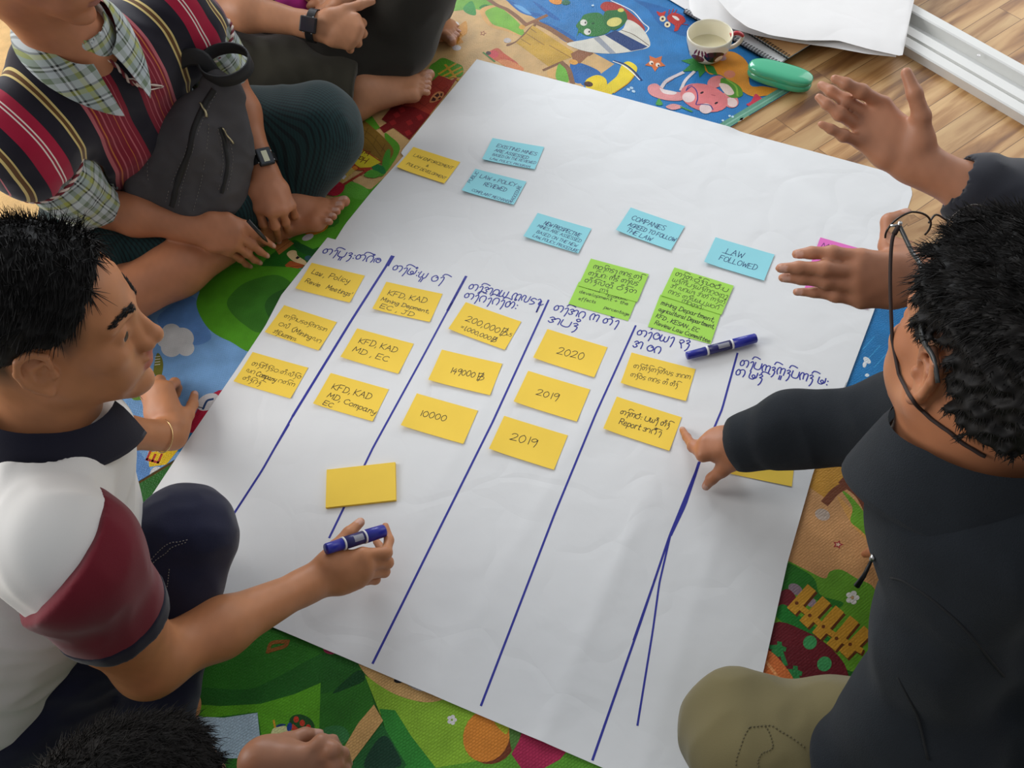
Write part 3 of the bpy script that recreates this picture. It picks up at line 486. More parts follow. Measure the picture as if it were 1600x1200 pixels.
a2.p((96, 160, 48), z9((100, 747), (400, 700), (560, 640), (830, 640), (1200, 790), (1100, 1000), (100, 1000)), False)
a2.e((120, 60, 34), z9((412, 578))[0], 40, 42, 20); a2.e((222, 138, 52), z9((392, 568))[0], 36, 42, 20); a2.p((176, 190, 50), z9((430, 440), (510, 500), (500, 560), (440, 500))); a2.p((88, 130, 60), z9((520, 500), (580, 540), (570, 640), (530, 640)))
a2.p((176, 42, 82), z9((600, 520), (850, 640), (800, 700), (690, 760), (600, 770), (530, 670), (570, 600)), False)
play_mat2 = a2.mb.build('play_mat', M_PRINT)
tag(play_mat2, 'printed play mat with farm garden and green fields, showing below and right of the paper', 'play mat')
# ------------------------------------------------------------------ paper sheets
def sstep(a, b, x): t = np.clip((x - a) / (b - a), 0, 1); return t * t * (3 - 2 * t)
PX = nrm(FL(1430, 285)[:2] - FL(745, 93)[:2]); PY = np.array([-PX[1], PX[0]])      # paper axes, PY away from the camera
PO = FL(745, 93)[:2]
FOLD = [(FL(1001, 800)[:2], FL(855, 1139)[:2], .0048, .036), (FL(640, 800)[:2], FL(470, 1000)[:2], .0020, .03), (FL(800, 560)[:2], FL(540, 1020)[:2], .0018, .025), (FL(930, 640)[:2], FL(690, 1060)[:2], .0022, .03),
        (FL(1120, 840)[:2], FL(1010, 1180)[:2], .0022, .03), (FL(450, 830)[:2], FL(390, 920)[:2], .0012, .03)]
_ph = nrg.uniform(0, 6.28, (14, 3)); _fr = nrg.uniform(5, 26, 14); _an = nrg.uniform(0, 3.14, 14)
def zp(x, y):
    """height of the paper surface"""
    s = x * U30[0] + y * U30[1]; t = x * V30[0] + y * V30[1]
    on = max(1 - sstep(S2 - .01, S2 + .05, s), sstep(T1 - .03, T1 + .005, t) * (1 - sstep(S1 - .01, S1 + .04, s)))
    z = .0009 + on * (MATZ + .0022)
    for (a, b, amp, wd) in FOLD:
        d = b - a; L = np.linalg.norm(d); d = d / L; q = np.array([x, y]) - a; u = q @ d; v = q[0] * -d[1] + q[1] * d[0]
        z += amp * math.exp(-abs(v) / wd * 1.3) * float(sstep(-.10, .08, u))
    w = 0
    for k in range(14): w += math.sin((x * math.cos(_an[k]) + y * math.sin(_an[k])) * _fr[k] + _ph[k, 0]) * 4.0 / _fr[k]
    return z + .00028 * w
def paper_material(name, c, tint=0.02):
    m = mat(name, c, .72, .25, noise=(3, tint)); nt = m.node_tree; b = nt.nodes['Principled BSDF']; L = nt.links.new
    tc = nt.nodes.new('ShaderNodeTexCoord')
    v = nt.nodes.new('ShaderNodeTexVoronoi'); v.inputs['Scale'].default_value = 5.5; v.feature = 'DISTANCE_TO_EDGE'
    n0 = nt.nodes.new('ShaderNodeTexNoise'); n0.inputs['Scale'].default_value = 4; L(tc.outputs['Object'], n0.inputs['Vector'])
    ad = nt.nodes.new('ShaderNodeVectorMath'); ad.operation = 'MULTIPLY_ADD'; ad.inputs[1].default_value = (.35, .35, .35); L(n0.outputs['Color'], ad.inputs[0]); L(tc.outputs['Object'], ad.inputs[2]); L(ad.outputs[0], v.inputs['Vector'])
    n = nt.nodes.new('ShaderNodeTexNoise'); n.inputs['Scale'].default_value = 9; n.inputs['Detail'].default_value = 3; n.inputs['Distortion'].default_value = .25; L(tc.outputs['Object'], n.inputs['Vector'])
    cr = nt.nodes.new('ShaderNodeMapRange'); cr.inputs['From Max'].default_value = .12; L(v.outputs['Distance'], cr.inputs[0])
    sm = nt.nodes.new('ShaderNodeMath'); sm.operation = 'MULTIPLY_ADD'; sm.inputs[1].default_value = .16; L(cr.outputs[0], sm.inputs[0]); L(n.outputs[0], sm.inputs[2])
    bp = nt.nodes.new('ShaderNodeBump'); bp.inputs['Strength'].default_value = .5; bp.inputs['Distance'].default_value = .006; L(sm.outputs[0], bp.inputs['Height']); L(bp.outputs[0], b.inputs['Normal'])
    return m
M_PAPER = paper_material('poster_paper', lin((229, 230, 230)))
M_BLUEINK = mat('blue_marker_ink', lin((38, 44, 150)), .5); M_BLACKINK = mat('black_ink', lin((40, 36, 34)), .5); M_NAVYINK = mat('navy_ink', lin((24, 52, 110)), .5); M_PURPLEINK = mat('purple_ink', lin((100, 20, 110)), .5)
def resample(pts, n):
    P = np.array(pts, float); d = np.r_[0, np.cumsum(np.linalg.norm(np.diff(P, axis=0), axis=1))]; t = np.linspace(0, d[-1], n)
    return np.stack([np.interp(t, d, P[:, k]) for k in range(P.shape[1])], 1)
def coons(top, bot, left, right, nx, ny):
    T, B = resample(top, nx), resample(bot, nx); Lf, Rt = resample(left, ny), resample(right, ny)
    u = np.linspace(0, 1, nx)[None, :, None]; v = np.linspace(0, 1, ny)[:, None, None]
    return (1 - v) * T[None] + v * B[None] + (1 - u) * Lf[:, None] + u * Rt[:, None] - ((1 - u) * (1 - v) * T[0] + u * (1 - v) * T[-1] + (1 - u) * v * B[0] + u * v * B[-1])
def sheet(mb, G, thick, m=0, c=(1, 1, 1)):
    ny, nx = G.shape[:2]; top = G.reshape(-1, 3); low = top - np.array([0, 0, thick]); o = ny * nx; fs = []
    for j in range(ny - 1):
        for i in range(nx - 1):
            a = j * nx + i; q = (a, a + nx, a + nx + 1, a + 1); fs.append(q); fs.append(tuple(o + t for t in q[::-1]))
    rim = [i for i in range(nx)] + [j * nx + nx - 1 for j in range(1, ny)] + [(ny - 1) * nx + i for i in range(nx - 2, -1, -1)] + [j * nx for j in range(ny - 2, 0, -1)]
    n = len(rim); mb.add(np.r_[top, low], fs, m, c)
    mb.add(np.r_[top[rim], low[rim]], [(k, (k + 1) % n, n + (k + 1) % n, n + k) for k in range(n)], m, c)   # the cut edge, crisp
def lay(G2, dz):
    G = np.zeros(G2.shape[:2] + (3,)); G[..., :2] = G2[..., :2]
    for j in range(G.shape[0]):
        for i in range(G.shape[1]): G[j, i, 2] = zp(G[j, i, 0], G[j, i, 1]) + dz
    return G
f2 = lambda *P: [FL(x, y, .006)[:2] for x, y in P]
upper = coons(f2((745, 93), (900, 133), (1080, 182), (1250, 228), (1390, 266), (1422, 280)), f2((496, 420), (800, 505), (1100, 590), (1308, 640)), f2((745, 93), (690, 160), (626, 239), (631, 244), (580, 301), (540, 350), (496, 420)), f2((1422, 280), (1427, 300), (1394, 400), (1364, 490), (1308, 640)), 90, 60)
mb = MB(); sheet(mb, lay(upper, 0), .0003)
poster_up = mb.build('paper_sheet', M_PAPER, smooth=True); tag(poster_up, 'upper white poster sheet holding the blue and green notes', 'paper')
lower = coons(f2((512, 372), (610, 398), (727, 426), (857, 465), (995, 503), (1152, 548), (1322, 597)), f2((172, 872), (345, 946), (560, 1037), (750, 1118), (930, 1195), (1105, 1272)), f2((512, 372), (440, 462), (415, 510), (372, 575), (300, 680), (233, 782), (172, 872)), f2((1322, 597), (1270, 740), (1230, 880), (1190, 1060), (1105, 1272)), 110, 110)
mb = MB(); sheet(mb, lay(lower, .0011), .0003)
zl = lambda x, y: zp(x, y) + .0011
def pen(pts, wpx, m=1):
    P = [FL(x, y, .007)[:2] for x, y in pts]; d = resample(P, max(int(np.linalg.norm(P[-1] - P[0]) / .012), 3))
    ribbon(mb, d, wpx / 780.0, zl, m)
pen([(612, 403), (548, 503), (458, 650)], 4.2); pen([(458, 650), (410, 735), (364, 806)], 3.4); pen([(452, 664), (408, 738), (368, 800)], 2.0); pen([(613, 402), (606, 414)], 7)
pen([(727, 435), (660, 560), (583, 700), (515, 840)], 3.2); pen([(728, 433), (700, 485)], 4.4)
pen([(857, 470), (770, 660), (690, 820), (583, 1036)], 3.2)
pen([(993, 510), (932, 645), (868, 800), (752, 1102)], 3.0)
pen([(1152, 553), (1128, 640), (1090, 730), (1046, 838), (1000, 975), (926, 1187)], 3.0); pen([(1092, 724), (1070, 790), (1048, 836)], 4.0); pen([(1048, 834), (1030, 912), (1020, 985), (996, 1133)], 2.6); pen([(1046, 840), (990, 1000)], 2.4)
def head(p0, p1, text, h=.0155): write(mb, FL(*p0, .007), FL(*p1, .007), text, h, .0025, zl, 1, bur=True)
head((503, 396), (592, 413), 'ta ng as pa uu ny : ta as ga am e'); head((612, 422), (690, 443), 'ta ng as ba am : ya uu _ sa ng as')
head((731, 452), (846, 479), 'ta ng as a ga ya _ ka la da /'.replace('/', 'zz')); head((724, 466), (806, 484), 'ta ng as ga ng as ga ng as tha am :')
head((864, 485), (963, 511), 'ta ng as a ga _ ka _ ta i as ng'); head((856, 503), (900, 516), 'a pa ny i')
head((994, 524), (1076, 544), 'ta ng as sa ya ng _ na ny as'); head((988, 543), (1030, 553), 'a _ sa ga')
head((1155, 572), (1292, 603), 'ta ng as pa ka ny as ka uu ny as pa ka ny as _ ba :'); head((1148, 587), (1190, 597), 'ta _ ba ny as')
mb.tube([(846 and FL(838, 488, .0085)), FL(846, 470, .0085)], .0016, 6, 1)
poster_low = mb.build('paper_sheet', [M_PAPER, M_BLUEINK], smooth=False); poster_low.data.polygons.foreach_set('use_smooth', [True] * len(poster_low.data.polygons))
tag(poster_low, 'lower white poster sheet ruled into columns with blue marker headings', 'paper')

# ------------------------------------------------------------------ sticky notes
M_YEL = mat('yellow_note', lin((252, 214, 84)), .7, .2, noise=(14, .03)); M_BLU = mat('blue_note', lin((152, 220, 230)), .7, .2, noise=(14, .03)); M_GRN = mat('green_note', lin((170, 224, 92)), .7, .2, noise=(14, .03)); M_PNK = mat('pink_note', lin((232, 118, 196)), .7, .2, noise=(14, .03))
NW, NH = .127, .0762
def note(corner_px, label, m, ink, lines, cat='sticky note', group=None, curl=(.006, .004), lift=0.0, size=None, name='sticky_note', dz=0.0014):
    C = np.array([FL(x, y, .008)[:2] for x, y in corner_px]); c = C.mean(0); d = nrm((C[1] - C[0]) + (C[2] - C[3])); w, h = size or (NW, NH)
    e = np.array([-d[1], d[0]]); nx, ny = 18, 12
    base = max(zp(*(c + d * a * w + e * b * h)) for a in (-.5, -.25, 0, .25, .5) for b in (-.5, 0, .5)) + dz + lift
    def zf(x, y):
        q = np.array([x, y]) - c; u = (q @ d) / w; v = (q @ e) / h
        return base + curl[0] * max(0, -u * 2 - .25) ** 2 * (0.6 - .8 * v) + curl[1] * max(0, -v * 2 - .1) ** 2 * .5 + curl[0] * .35 * max(0, u * 2 - .55) ** 2
    G = np.zeros((ny, nx, 3))
    for j in range(ny):
        for i in range(nx):
            p = c + d * ((i / (nx - 1) - .5) * w) + e * ((.5 - j / (ny - 1)) * h); G[j, i] = (p[0], p[1], zf(*p))
    b = MB(); sheet(b, G, .0003)
    for (u0, v0, u1, v1, text, hh, bur) in lines:
        p0 = c + d * ((u0 - .5) * w) + e * ((.5 - v0) * h); p1 = c + d * ((u1 - .5) * w) + e * ((.5 - v1) * h)
        write(b, p0, p1, text, hh * .001, .00125 if hh > 8.6 else .00095, zf, 1, bur=bur)
    o = b.build(name, [m, ink], smooth=True, origin=(c[0], c[1], base)); return tag(o, label, cat, group)
q4 = lambda ox, oy, *p: zz(ox, oy, 4, *p)
YG, BG_, GG, PG = 'yellow sticky notes', 'blue sticky notes', 'green sticky notes', 'pink sticky notes'
K = M_BLACKINK
note(q4(340, 360, (583, 207), (925, 287), (822, 452), (497, 368)), 'yellow sticky note reading Law Policy Meetings, top of the first column', M_YEL, K, [(.10, .36, .34, .38, 'Law ,', 12, 0), (.42, .36, .80, .38, 'Policy', 13, 0), (.08, .70, .36, .74, 'Revie', 11, 0), (.48, .74, .95, .80, "Meetings'", 12, 0)], group=YG)
note(q4(340, 360, (410, 470), (755, 578), (630, 752), (300, 640)), 'yellow sticky note with Mining in brackets, middle of the first column', M_YEL, K, [(.12, .36, .92, .38, 'ta ng as ka pa da sa ny as ka ga da a', 7, 1), (.12, .66, .3, .66, 'wa la i', 8, 1), (.36, .70, .76, .76, '(Mining', 12, 0), (.78, .74, .94, .78, 'la ga', 7, 1), (.12, .93, .55, .96, 'a i ny as pa ya a ka ga )'.replace(')', 'zz'), 7, 1)], group=YG)
note(q4(340, 360, (218, 767), (573, 863), (450, 1050), (107, 945)), 'yellow sticky note mentioning a Company, bottom of the first column', M_YEL, K, [(.1, .38, .97, .38, 'tha ny as a i ny as da wa : ta i : la i ny as sa', 7.5, 1), (.08, .62, .22, .62, 'la ga', 7, 1), (.26, .64, .62, .66, 'Company', 11, 0), (.66, .64, .94, .64, 'ga ta as ka', 7, 1), (.1, .86, .42, .88, 'ta i ny as ga ny as', 7.5, 1)], group=YG)
note(q4(340, 360, (1065, 325), (1412, 400), (1300, 570), (980, 500)), 'yellow sticky note listing KFD, KAD, Mining and JD, top of the second column', M_YEL, K, [(.12, .42, .80, .42, 'KFD, KAD', 13, 0), (.06, .66, .92, .72, 'Mining Depment,', 9, 0), (.1, .90, .70, .94, 'EC , JD', 11, 0)], group=YG)
note(q4(340, 360, (880, 617), (1228, 713), (1115, 893), (778, 800)), 'yellow sticky note listing KFD, KAD, MD and EC without Company, middle of the second column', M_YEL, K, [(.14, .42, .80, .40, 'KFD, KAD', 13, 0), (.12, .72, .74, .74, 'MD , EC', 13, 0)], group=YG)
note(q4(340, 360, (715, 890), (1068, 995), (965, 1195), (600, 1095)), 'yellow sticky note listing KFD, KAD, MD, Company and EC, bottom of the second column', M_YEL, K, [(.14, .44, .80, .42, 'KFD, KAD', 13, 0), (.14, .70, .98, .80, 'MD, Company', 12, 0), (.14, .94, .30, .95, 'EC', 10, 0)], group=YG)
note(q4(660, 420, (262, 207), (617, 330), (525, 518), (165, 385)), 'yellow sticky note reading 200,000 and 1,000,000, top of the third column', M_YEL, K, [(.16, .56, .76, .58, '200,000', 14, 0), (.78, .60, .90, .58, '$', 18, 0), (.90, .58, .98, .54, '~5', 7, 0), (.16, .84, .70, .88, '=1,000,000', 10, 0), (.71, .88, .80, .88, '$', 12, 0)], group=YG)
note(q4(660, 420, (118, 512), (500, 600), (423, 795), (45, 703)), 'yellow sticky note reading 149000, middle of the third column', M_YEL, K, [(.26, .62, .66, .60, '149000', 13, 0), (.70, .64, .82, .60, '$', 16, 0)], group=YG)
note([(652, 615), (747, 641), (724, 697), (627, 668)], 'yellow sticky note reading 10000, bottom of the third column', M_YEL, K, [(.18, .58, .60, .54, '10000', 13, 0)], group=YG)
note(q4(660, 420, (780, 375), (1150, 490), (1075, 685), (700, 570)), 'yellow sticky note reading 2020, top of the fourth column', M_YEL, K, [(.30, .64, .72, .60, '2020', 17, 0)], group=YG)
note(q4(660, 420, (655, 640), (1048, 753), (965, 965), (577, 840)), 'yellow sticky note reading 2019, second in the fourth column', M_YEL, K, [(.26, .60, .60, .58, '2019', 14, 0)], group=YG)
note(q4(660, 420, (505, 925), (910, 1043), (825, 1265), (420, 1130)), 'yellow sticky note reading 2019, lowest in the fourth column', M_YEL, K, [(.22, .58, .62, .54, '2019', 16, 0)], group=YG)
note(q4(940, 500, (183, 208), (592, 313), (520, 507), (123, 400)), 'yellow sticky note with two rounded-script lines, top of the fifth column', M_YEL, K, [(.10, .44, .96, .34, 'ta ng as tha i ny as ta ng as tha i la da _ a ga ka', 8, 1), (.10, .72, .82, .66, 'ta ny as sa da _ ka ga da _ tha i _ tha i ny as', 8, 1)], group=YG)
note(q4(940, 500, (90, 483), (497, 607), (425, 825), (15, 685)), 'yellow sticky note reading Report, with a fingertip at its corner', M_YEL, K, [(.14, .44, .88, .38, 'ta ng as ka wa am : _ pa ya ng i _ tha i ny as', 9, 1), (.18, .72, .50, .70, 'Report', 13, 0), (.54, .70, .80, .68, 'a ga i as ng', 9, 1)], group=YG)
note(q4(600, 190, (180, 160), (482, 260), (378, 388), (80, 292)), 'yellow sticky note reading Law Enforcement and Policy Development', M_YEL, K, [(.12, .36, .95, .38, 'LAW ENFORCEMENT', 8.5, 0), (.46, .58, .52, .58, '&', 8, 0), (.12, .76, .96, .84, 'POLICY DEVELOPMENT', 8.5, 0)], group=YG)
note([(1141, 691), (1243, 712), (1226, 748), (1126, 728)], 'yellow sticky note half hidden under the pointing hand and dark sleeve', M_YEL, K, [], group=YG, curl=(.002, .001))
n_ = M_NAVYINK
note(q4(600, 190, (680, 103), (1000, 155), (945, 310), (612, 247)), 'blue sticky note reading Existing Mines are assessed', M_BLU, n_, [(.14, .34, .92, .42, 'EXISTING MINES', 10, 0), (.14, .54, .80, .62, 'ARE ASSESSED', 9, 0), (.14, .74, .97, .78, 'BASED ON THE REVIEWED', 8, 0), (.13, .92, .90, .98, 'LAW, POLICY, PROGRAM', 7, 0)], group=BG_)
note(q4(600, 190, (570, 300), (890, 377), (812, 525), (488, 437)), 'blue sticky note reading Law and Policy Reviewed', M_BLU, n_, [(.16, .30, .88, .30, '"LAW + POLICY.'.replace('"', ''), 11, 0), (.30, .56, .74, .58, 'REVIEWED', 11, 0), (.16, .90, .94, .98, 'COMPLAINT MECHANISM', 8, 0), (.06, .62, .10, .10, 'PUBLIC', 8, 0), (.97, .90, .96, .22, 'PROCEDURE', 8, 0)], group=BG_)
note(q4(600, 190, (965, 583), (1298, 668), (1210, 830), (870, 715)), 'blue sticky note reading New Prospective Mines', M_BLU, n_, [(.20, .34, .88, .42, 'NEW PROSPECTIVE', 10, 0), (.12, .50, .94, .60, 'MINES ARE ASSESSED', 8.5, 0), (.16, .72, .92, .80, 'BASED ON THE NEW', 8.5, 0), (.14, .90, .98, .98, 'LAW, POLICY, PROCEDURE', 8, 0)], group=BG_)
note(q4(880, 300, (418, 90), (762, 213), (675, 372), (328, 253)), 'blue sticky note reading Companies agreed to follow the law', M_BLU, n_, [(.12, .42, .72, .40, 'COMPANIES', 13, 0), (.13, .68, .98, .66, 'AGREED TO FOLLOW', 11, 0), (.15, .90, .62, .94, 'THE LAW', 12, 0)], group=BG_)
note(q4(880, 300, (955, 290), (1327, 390), (1245, 560), (877, 440)), 'blue sticky note reading Law Followed', M_BLU, n_, [(.26, .46, .55, .44, 'LAW', 15, 0), (.20, .74, .82, .72, 'FOLLOWED', 14, 0), (.20, .50, .40, .50, '-', 8, 0)], group=BG_)
gq = lambda *p: q4(880, 300, *p)
note(gq((100, 572), (466, 668), (410, 805), (25, 690)), 'green sticky note reading Review Economic development, below a script-only green note', M_GRN, K, [(.16, .20, .40, .20, 'Review', 7.5, 0), (.54, .28, .86, .22, 'Economic', 7, 0), (.08, .44, .90, .40, 'development + the', 7.5, 0), (.12, .72, .40, .68, 'effects', 7.5, 0), (.56, .78, .98, .80, 'percentage', 7.5, 0)], group=GG, dz=.0014, curl=(.0012, .001), size=(NW, .062))
note(gq((170, 425), (540, 527), (466, 682), (88, 580)), 'green sticky note of rounded script overlapping the Review Economic development note', M_GRN, K, [(.10, .30, .92, .24, 'ka wa ng as ka da ng _ ka ga da _ ta ny as', 9, 1), (.07, .56, .90, .48, 'ta ng as pa ga : _ ka i da i _ ta ng as la da', 9, 1), (.06, .82, .92, .74, 'tha i ny as la am tha i _ wa i ny as tha', 9, 1), (.36, 1.0, .50, .97, 'ka ny as', 8, 1)], group=GG, dz=.0020, curl=(.0012, .001), size=(NW, .0775))
note(gq((612, 650), (1000, 752), (915, 945), (520, 835)), 'green sticky note reading Mining Department and Agriculture Department', M_GRN, K, [(.06, .28, .94, .38, 'mining Department,', 11, 0), (.06, .48, .97, .56, 'agricultural Department,', 10, 0), (.06, .68, .76, .78, 'KFD , KESAN , EC', 9.5, 0), (.08, .88, .98, .98, 'Review Law Committee', 9.5, 0)], group=GG, dz=.0014, curl=(.0012, .001), size=(NW, .086))
note(gq((690, 478), (1065, 600), (992, 760), (612, 645)), 'green sticky note of rounded script overlapping the Mining Department note', M_GRN, K, [(.06, .24, .94, .26, 'tha ng as tha : wa i ny as / sa wa i : pa'.replace('/', 'zz'), 9, 1), (.06, .46, .97, .46, 'ya ny as ka i pa ny as ya ny as ka ga sa ta ng', 8.5, 1), (.08, .66, .97, .66, 'a i _ la ga ya ny _ a tha as _ ka ny as ta i', 8.5, 1), (.08, .86, .92, .88, 'ka ga da _ ta ng as la ya pa _ ya wa ga as', 8.5, 1), (.34, 1.0, .70, 1.04, 'ka ga tha ga as :', 8, 1)], group=GG, dz=.0020, curl=(.0012, .001), size=(NW, .080))
note([(1274, 410), (1378, 440), (1352, 484), (1249, 454)], 'lower pink sticky note under the gesturing hand, edge showing below the fingers', M_PNK, M_PURPLEINK, [], group=PG, dz=.0018, curl=(.001, .001))
note([(1281, 368), (1388, 398), (1364, 444), (1258, 413)], 'pink sticky note beginning with Mining above the gesturing hand', M_PNK, M_PURPLEINK, [(.06, .34, .56, .34, 'MINING', 14, 0), (.06, .62, .40, .62, 'KAD', 12, 0)], group=PG, dz=.0024, curl=(.001, .001))
# the pad of blank notes
C = np.array([FL(x, y, .012)[:2] for x, y in [(510, 735), (619, 723), (619.5, 781), (508.5, 794)]]); c = C.mean(0); d = nrm(C[1] - C[0]); e = np.array([-d[1], d[0]]); R3 = np.array([[d[0], e[0], 0], [d[1], e[1], 0], [0, 0, 1]])
b = MB(); zb = zp(*c) + .0012
for k in range(10): b.box((c[0] + rng.uniform(-.0002, .0002), c[1] + rng.uniform(-.0002, .0002), zb + .0003 + .0006 * k), (NW / 2, NH / 2, .00026), R3)
tag(b.build('sticky_note_pad', M_YEL, origin=(c[0], c[1], zb)), 'blank yellow pad of sticky notes lying above the writing hand', 'sticky note pad')
# ------------------------------------------------------------------ markers and pen
M_BLUEPL = mat('blue_plastic', lin((34, 40, 150)), .32, .5); M_DKBLUE = mat('dark_blue_barrel', lin((34, 32, 96)), .38, .5); M_WHITEPL = mat('white_plastic', lin((226, 226, 226)), .4); M_BLACKPL = mat('black_plastic', lin((22, 22, 24)), .35, .5); M_GREYLAB = mat('grey_label', lin((150, 150, 160)), .5)
def frame_from(x, up=(0, 0, 1)):
    x = nrm(x); y = nrm(np.cross(up, x)); return np.stack([x, y, np.cross(x, y)], 1)
def rot_lathe(mb, prof, a, axis, n=28, m=0, col=(1, 1, 1)):
    x = nrm(axis); y = nrm(np.cross(x, [.2, .3, 1])); zc = np.cross(x, y); R = np.stack([y, zc, x], 1); mb.lathe(prof, a, n, m, R, col)
def marker(a, b, label, r=.0098):
    """double-ended marker from a to b: two caps, barrel, rings, label strip"""
    a = np.asarray(a); b = np.asarray(b); ax = nrm(b - a); L = np.linalg.norm(b - a); t = thing('marker_pen', label, 'marker pen', (a + b) / 2)
    def part(name, prof, m): q = MB(); rot_lathe(q, prof, a, ax); return q.build(name, m, t, True, (a + b) / 2)
    part('barrel', [(0, L * .30), (r * .93, L * .30), (r * .93, L * .64), (0, L * .64)], M_DKBLUE)
    part('cap', [(0, 0), (r * .74, 0), (r * .80, .0015), (r * .86, L * .28), (0, L * .28)], M_BLUEPL)
    part('cap', [(0, L * .66), (r * 1.0, L * .66), (r * .96, L - .0015), (r * .88, L), (0, L)], M_BLUEPL)
    part('ring', [(0, L * .278), (r * .98, L * .278), (r * .98, L * .305), (0, L * .305)], M_WHITEPL); part('ring', [(0, L * .635), (r * 1.02, L * .635), (r * 1.02, L * .662), (0, L * .662)], M_WHITEPL)
    q = MB(); side = nrm(np.cross(ax, [0, 0, 1])); up = np.cross(side, ax); vs = []
    for s_ in (.44, .60):
        for k in range(6): g = math.radians(40 + k * 12); vs.append(a + ax * L * s_ + (math.cos(g) * side + math.sin(g) * up) * r * .94)
    q.add(vs, [(k, k + 1, 7 + k, 6 + k) for k in range(5)]); q.build('printed_label', M_GREYLAB, t, True, (a + b) / 2)
    return t
zb = zp(*FL(1126, 543)[:2]) + .0118
marker(FL(1073, 556, zb), FL(1181, 528, zb), 'blue capped marker pen lying on the paper beside the green note')

# ------------------------------------------------------------------ cup, glasses case, notebooks, flip chart paper
M_CERAM = mat('cream_ceramic', (1, 1, 1), .22, .5, attr='Col', coat=.3)
cup = FL(1104, 90, MATZ); cz = MATZ + .0022; cup[2] = cz
t = thing('cup', 'white ceramic cup with painted rooster pattern on the blue mat', 'cup', cup)
CW, CR, CK, CB, CPK = lin((236, 230, 208)), lin((190, 40, 52)), lin((34, 24, 26)), lin((112, 34, 44)), lin((206, 150, 190))
prof = [(0, .002), (.020, .002), (.024, 0), (.030, 0), (.031, .003), (.040, .010), (.048, .022), (.0525, .038), (.0545, .054), (.0555, .066), (.054, .0685), (.0525, .066), (.051, .050), (.047, .026), (.038, .013), (.020, .008), (0, .0075)]
b = MB(); b.lathe(prof, cup, 72, 0, None, CW)
# paint: colours by place on the outer wall
dirc = math.atan2(CC[1] - cup[1], CC[0] - cup[0])
def paint(p):
    a = math.atan2(p[1] - cup[1], p[0] - cup[0]) - dirc; a = (a + math.pi) % (2 * math.pi) - math.pi; z = p[2] - cz; r = math.hypot(p[0] - cup[0], p[1] - cup[1])
    return a, z, r
b.c = []
for f in b.f:
    p = np.mean([b.v[i] for i in f], 0); a, z, r = paint(p); b.c.append(CW)
# finer outer wall for the painting
def wall_r(z): return float(np.interp(z, [.003, .010, .022, .038, .054, .066], [.0312, .0402, .0482, .0527, .0547, .0557]))
vs = []; na, nz = 260, 72
for j in range(nz + 1):
    z = .004 + (.063 - .004) * j / nz
    for k in range(na): g = 2 * math.pi * k / na; r = wall_r(z) + .0002; vs.append((cup[0] + r * math.cos(g), cup[1] + r * math.sin(g), cz + z))
o = len(b.v); b.v += vs
def inel(a, z, ca, cz_, ra, rz, rot=0): x, y = (a - ca), (z - cz_); c, s = math.cos(rot), math.sin(rot); x, y = (x * .045), y; return ((x * c + y * s) / ra) ** 2 + ((-x * s + y * c) / rz) ** 2 < 1
for j in range(nz):
    for k in range(na):
        f = (o + j * na + k, o + j * na + (k + 1) % na, o + (j + 1) * na + (k + 1) % na, o + (j + 1) * na + k)
        a, z, r = paint(np.mean([b.v[i] for i in f], 0)); c_ = CW
        if inel(a, z, .42, .034, .026, .017, -.5) and not inel(a, z, .66, .026, .010, .010): c_ = CK
        if inel(a, z, -.48, .024, .018, .013, .5): c_ = CB
        if any(inel(a, z, -.55 + .17 * q, .046, .0022, .010, .25 * (q - 1.5)) for q in range(4)): c_ = CB
        if inel(a, z, 1.0, .030, .007, .006): c_ = CPK
        if inel(a, z, -1.3, .034, .012, .016, .3): c_ = CK
        if inel(a, z, 2.2, .034, .022, .016, .3): c_ = CR
        if z < .006: c_ = CR
        b.f.append(f); b.m.append(0); b.c.append(c_)
b.build('bowl', M_CERAM, t, True, cup)
hd = nrm(np.array([.97, -.02, 0])); pts = [cup + hd * .050 + np.array([0, 0, .056]), cup + hd * .066 + np.array([0, 0, .060]), cup + hd * .080 + np.array([0, 0, .052]), cup + hd * .080 + np.array([0, 0, .038]), cup + hd * .066 + np.array([0, 0, .024]), cup + hd * .046 + np.array([0, 0, .020])]
b = MB(); P = smooth_line(pts, 6); b.tube(P, [.0062] * len(P), 12, 0, CW, flat=.75)
b.c = [CR if (np.mean([b.v[i] for i in f], 0)[2] - cz > .050) else CW for f in b.f]
b.build('handle', M_CERAM, t, True, cup)
b = MB(); b.lathe([(0, .030), (.0478, .030)], cup, 40); M_WATER = mat('pale_drink', lin((222, 214, 180)), .1); b.build('drink', M_WATER, t, True, cup)

M_CASE = mat('green_plastic', lin((66, 176, 132)), .16, .6, coat=.6)
ca, cb = FL(1180, 110, .02), FL(1256, 131, .02); cm = (ca + cb) / 2; cm[2] = MATZ + .0016; ax = nrm((cb - ca) * [1, 1, 0]); sd = np.array([-ax[1], ax[0], 0])
t = thing('glasses_case', 'glossy green hard glasses case on the mat corner', 'glasses case', cm)
def superell(mb, c, ax, sd, lx, ly, zlo, zhi, e=.5, n=56, rows=16, m=0, bend=0):
    vs = []; fs = []
    for j in range(rows + 1):
        ph = -math.pi / 2 + math.pi * j / rows; cz_ = abs(math.cos(ph)) ** e; sz = math.copysign(abs(math.sin(ph)) ** e, ph)
        for k in range(n):
            g = 2 * math.pi * k / n; x = math.copysign(abs(math.cos(g)) ** .62, math.cos(g)) * cz_; y = math.copysign(abs(math.sin(g)) ** .78, math.sin(g)) * cz_
            vs.append(c + ax * lx * x + sd * ly * (y + bend * x * x) + np.array([0, 0, zlo + (zhi - zlo) * (sz + 1) / 2]))
    for j in range(rows):
        for k in range(n): fs.append((j * n + k, j * n + (k + 1) % n, (j + 1) * n + (k + 1) % n, (j + 1) * n + k))
    mb.add(vs, fs, m)
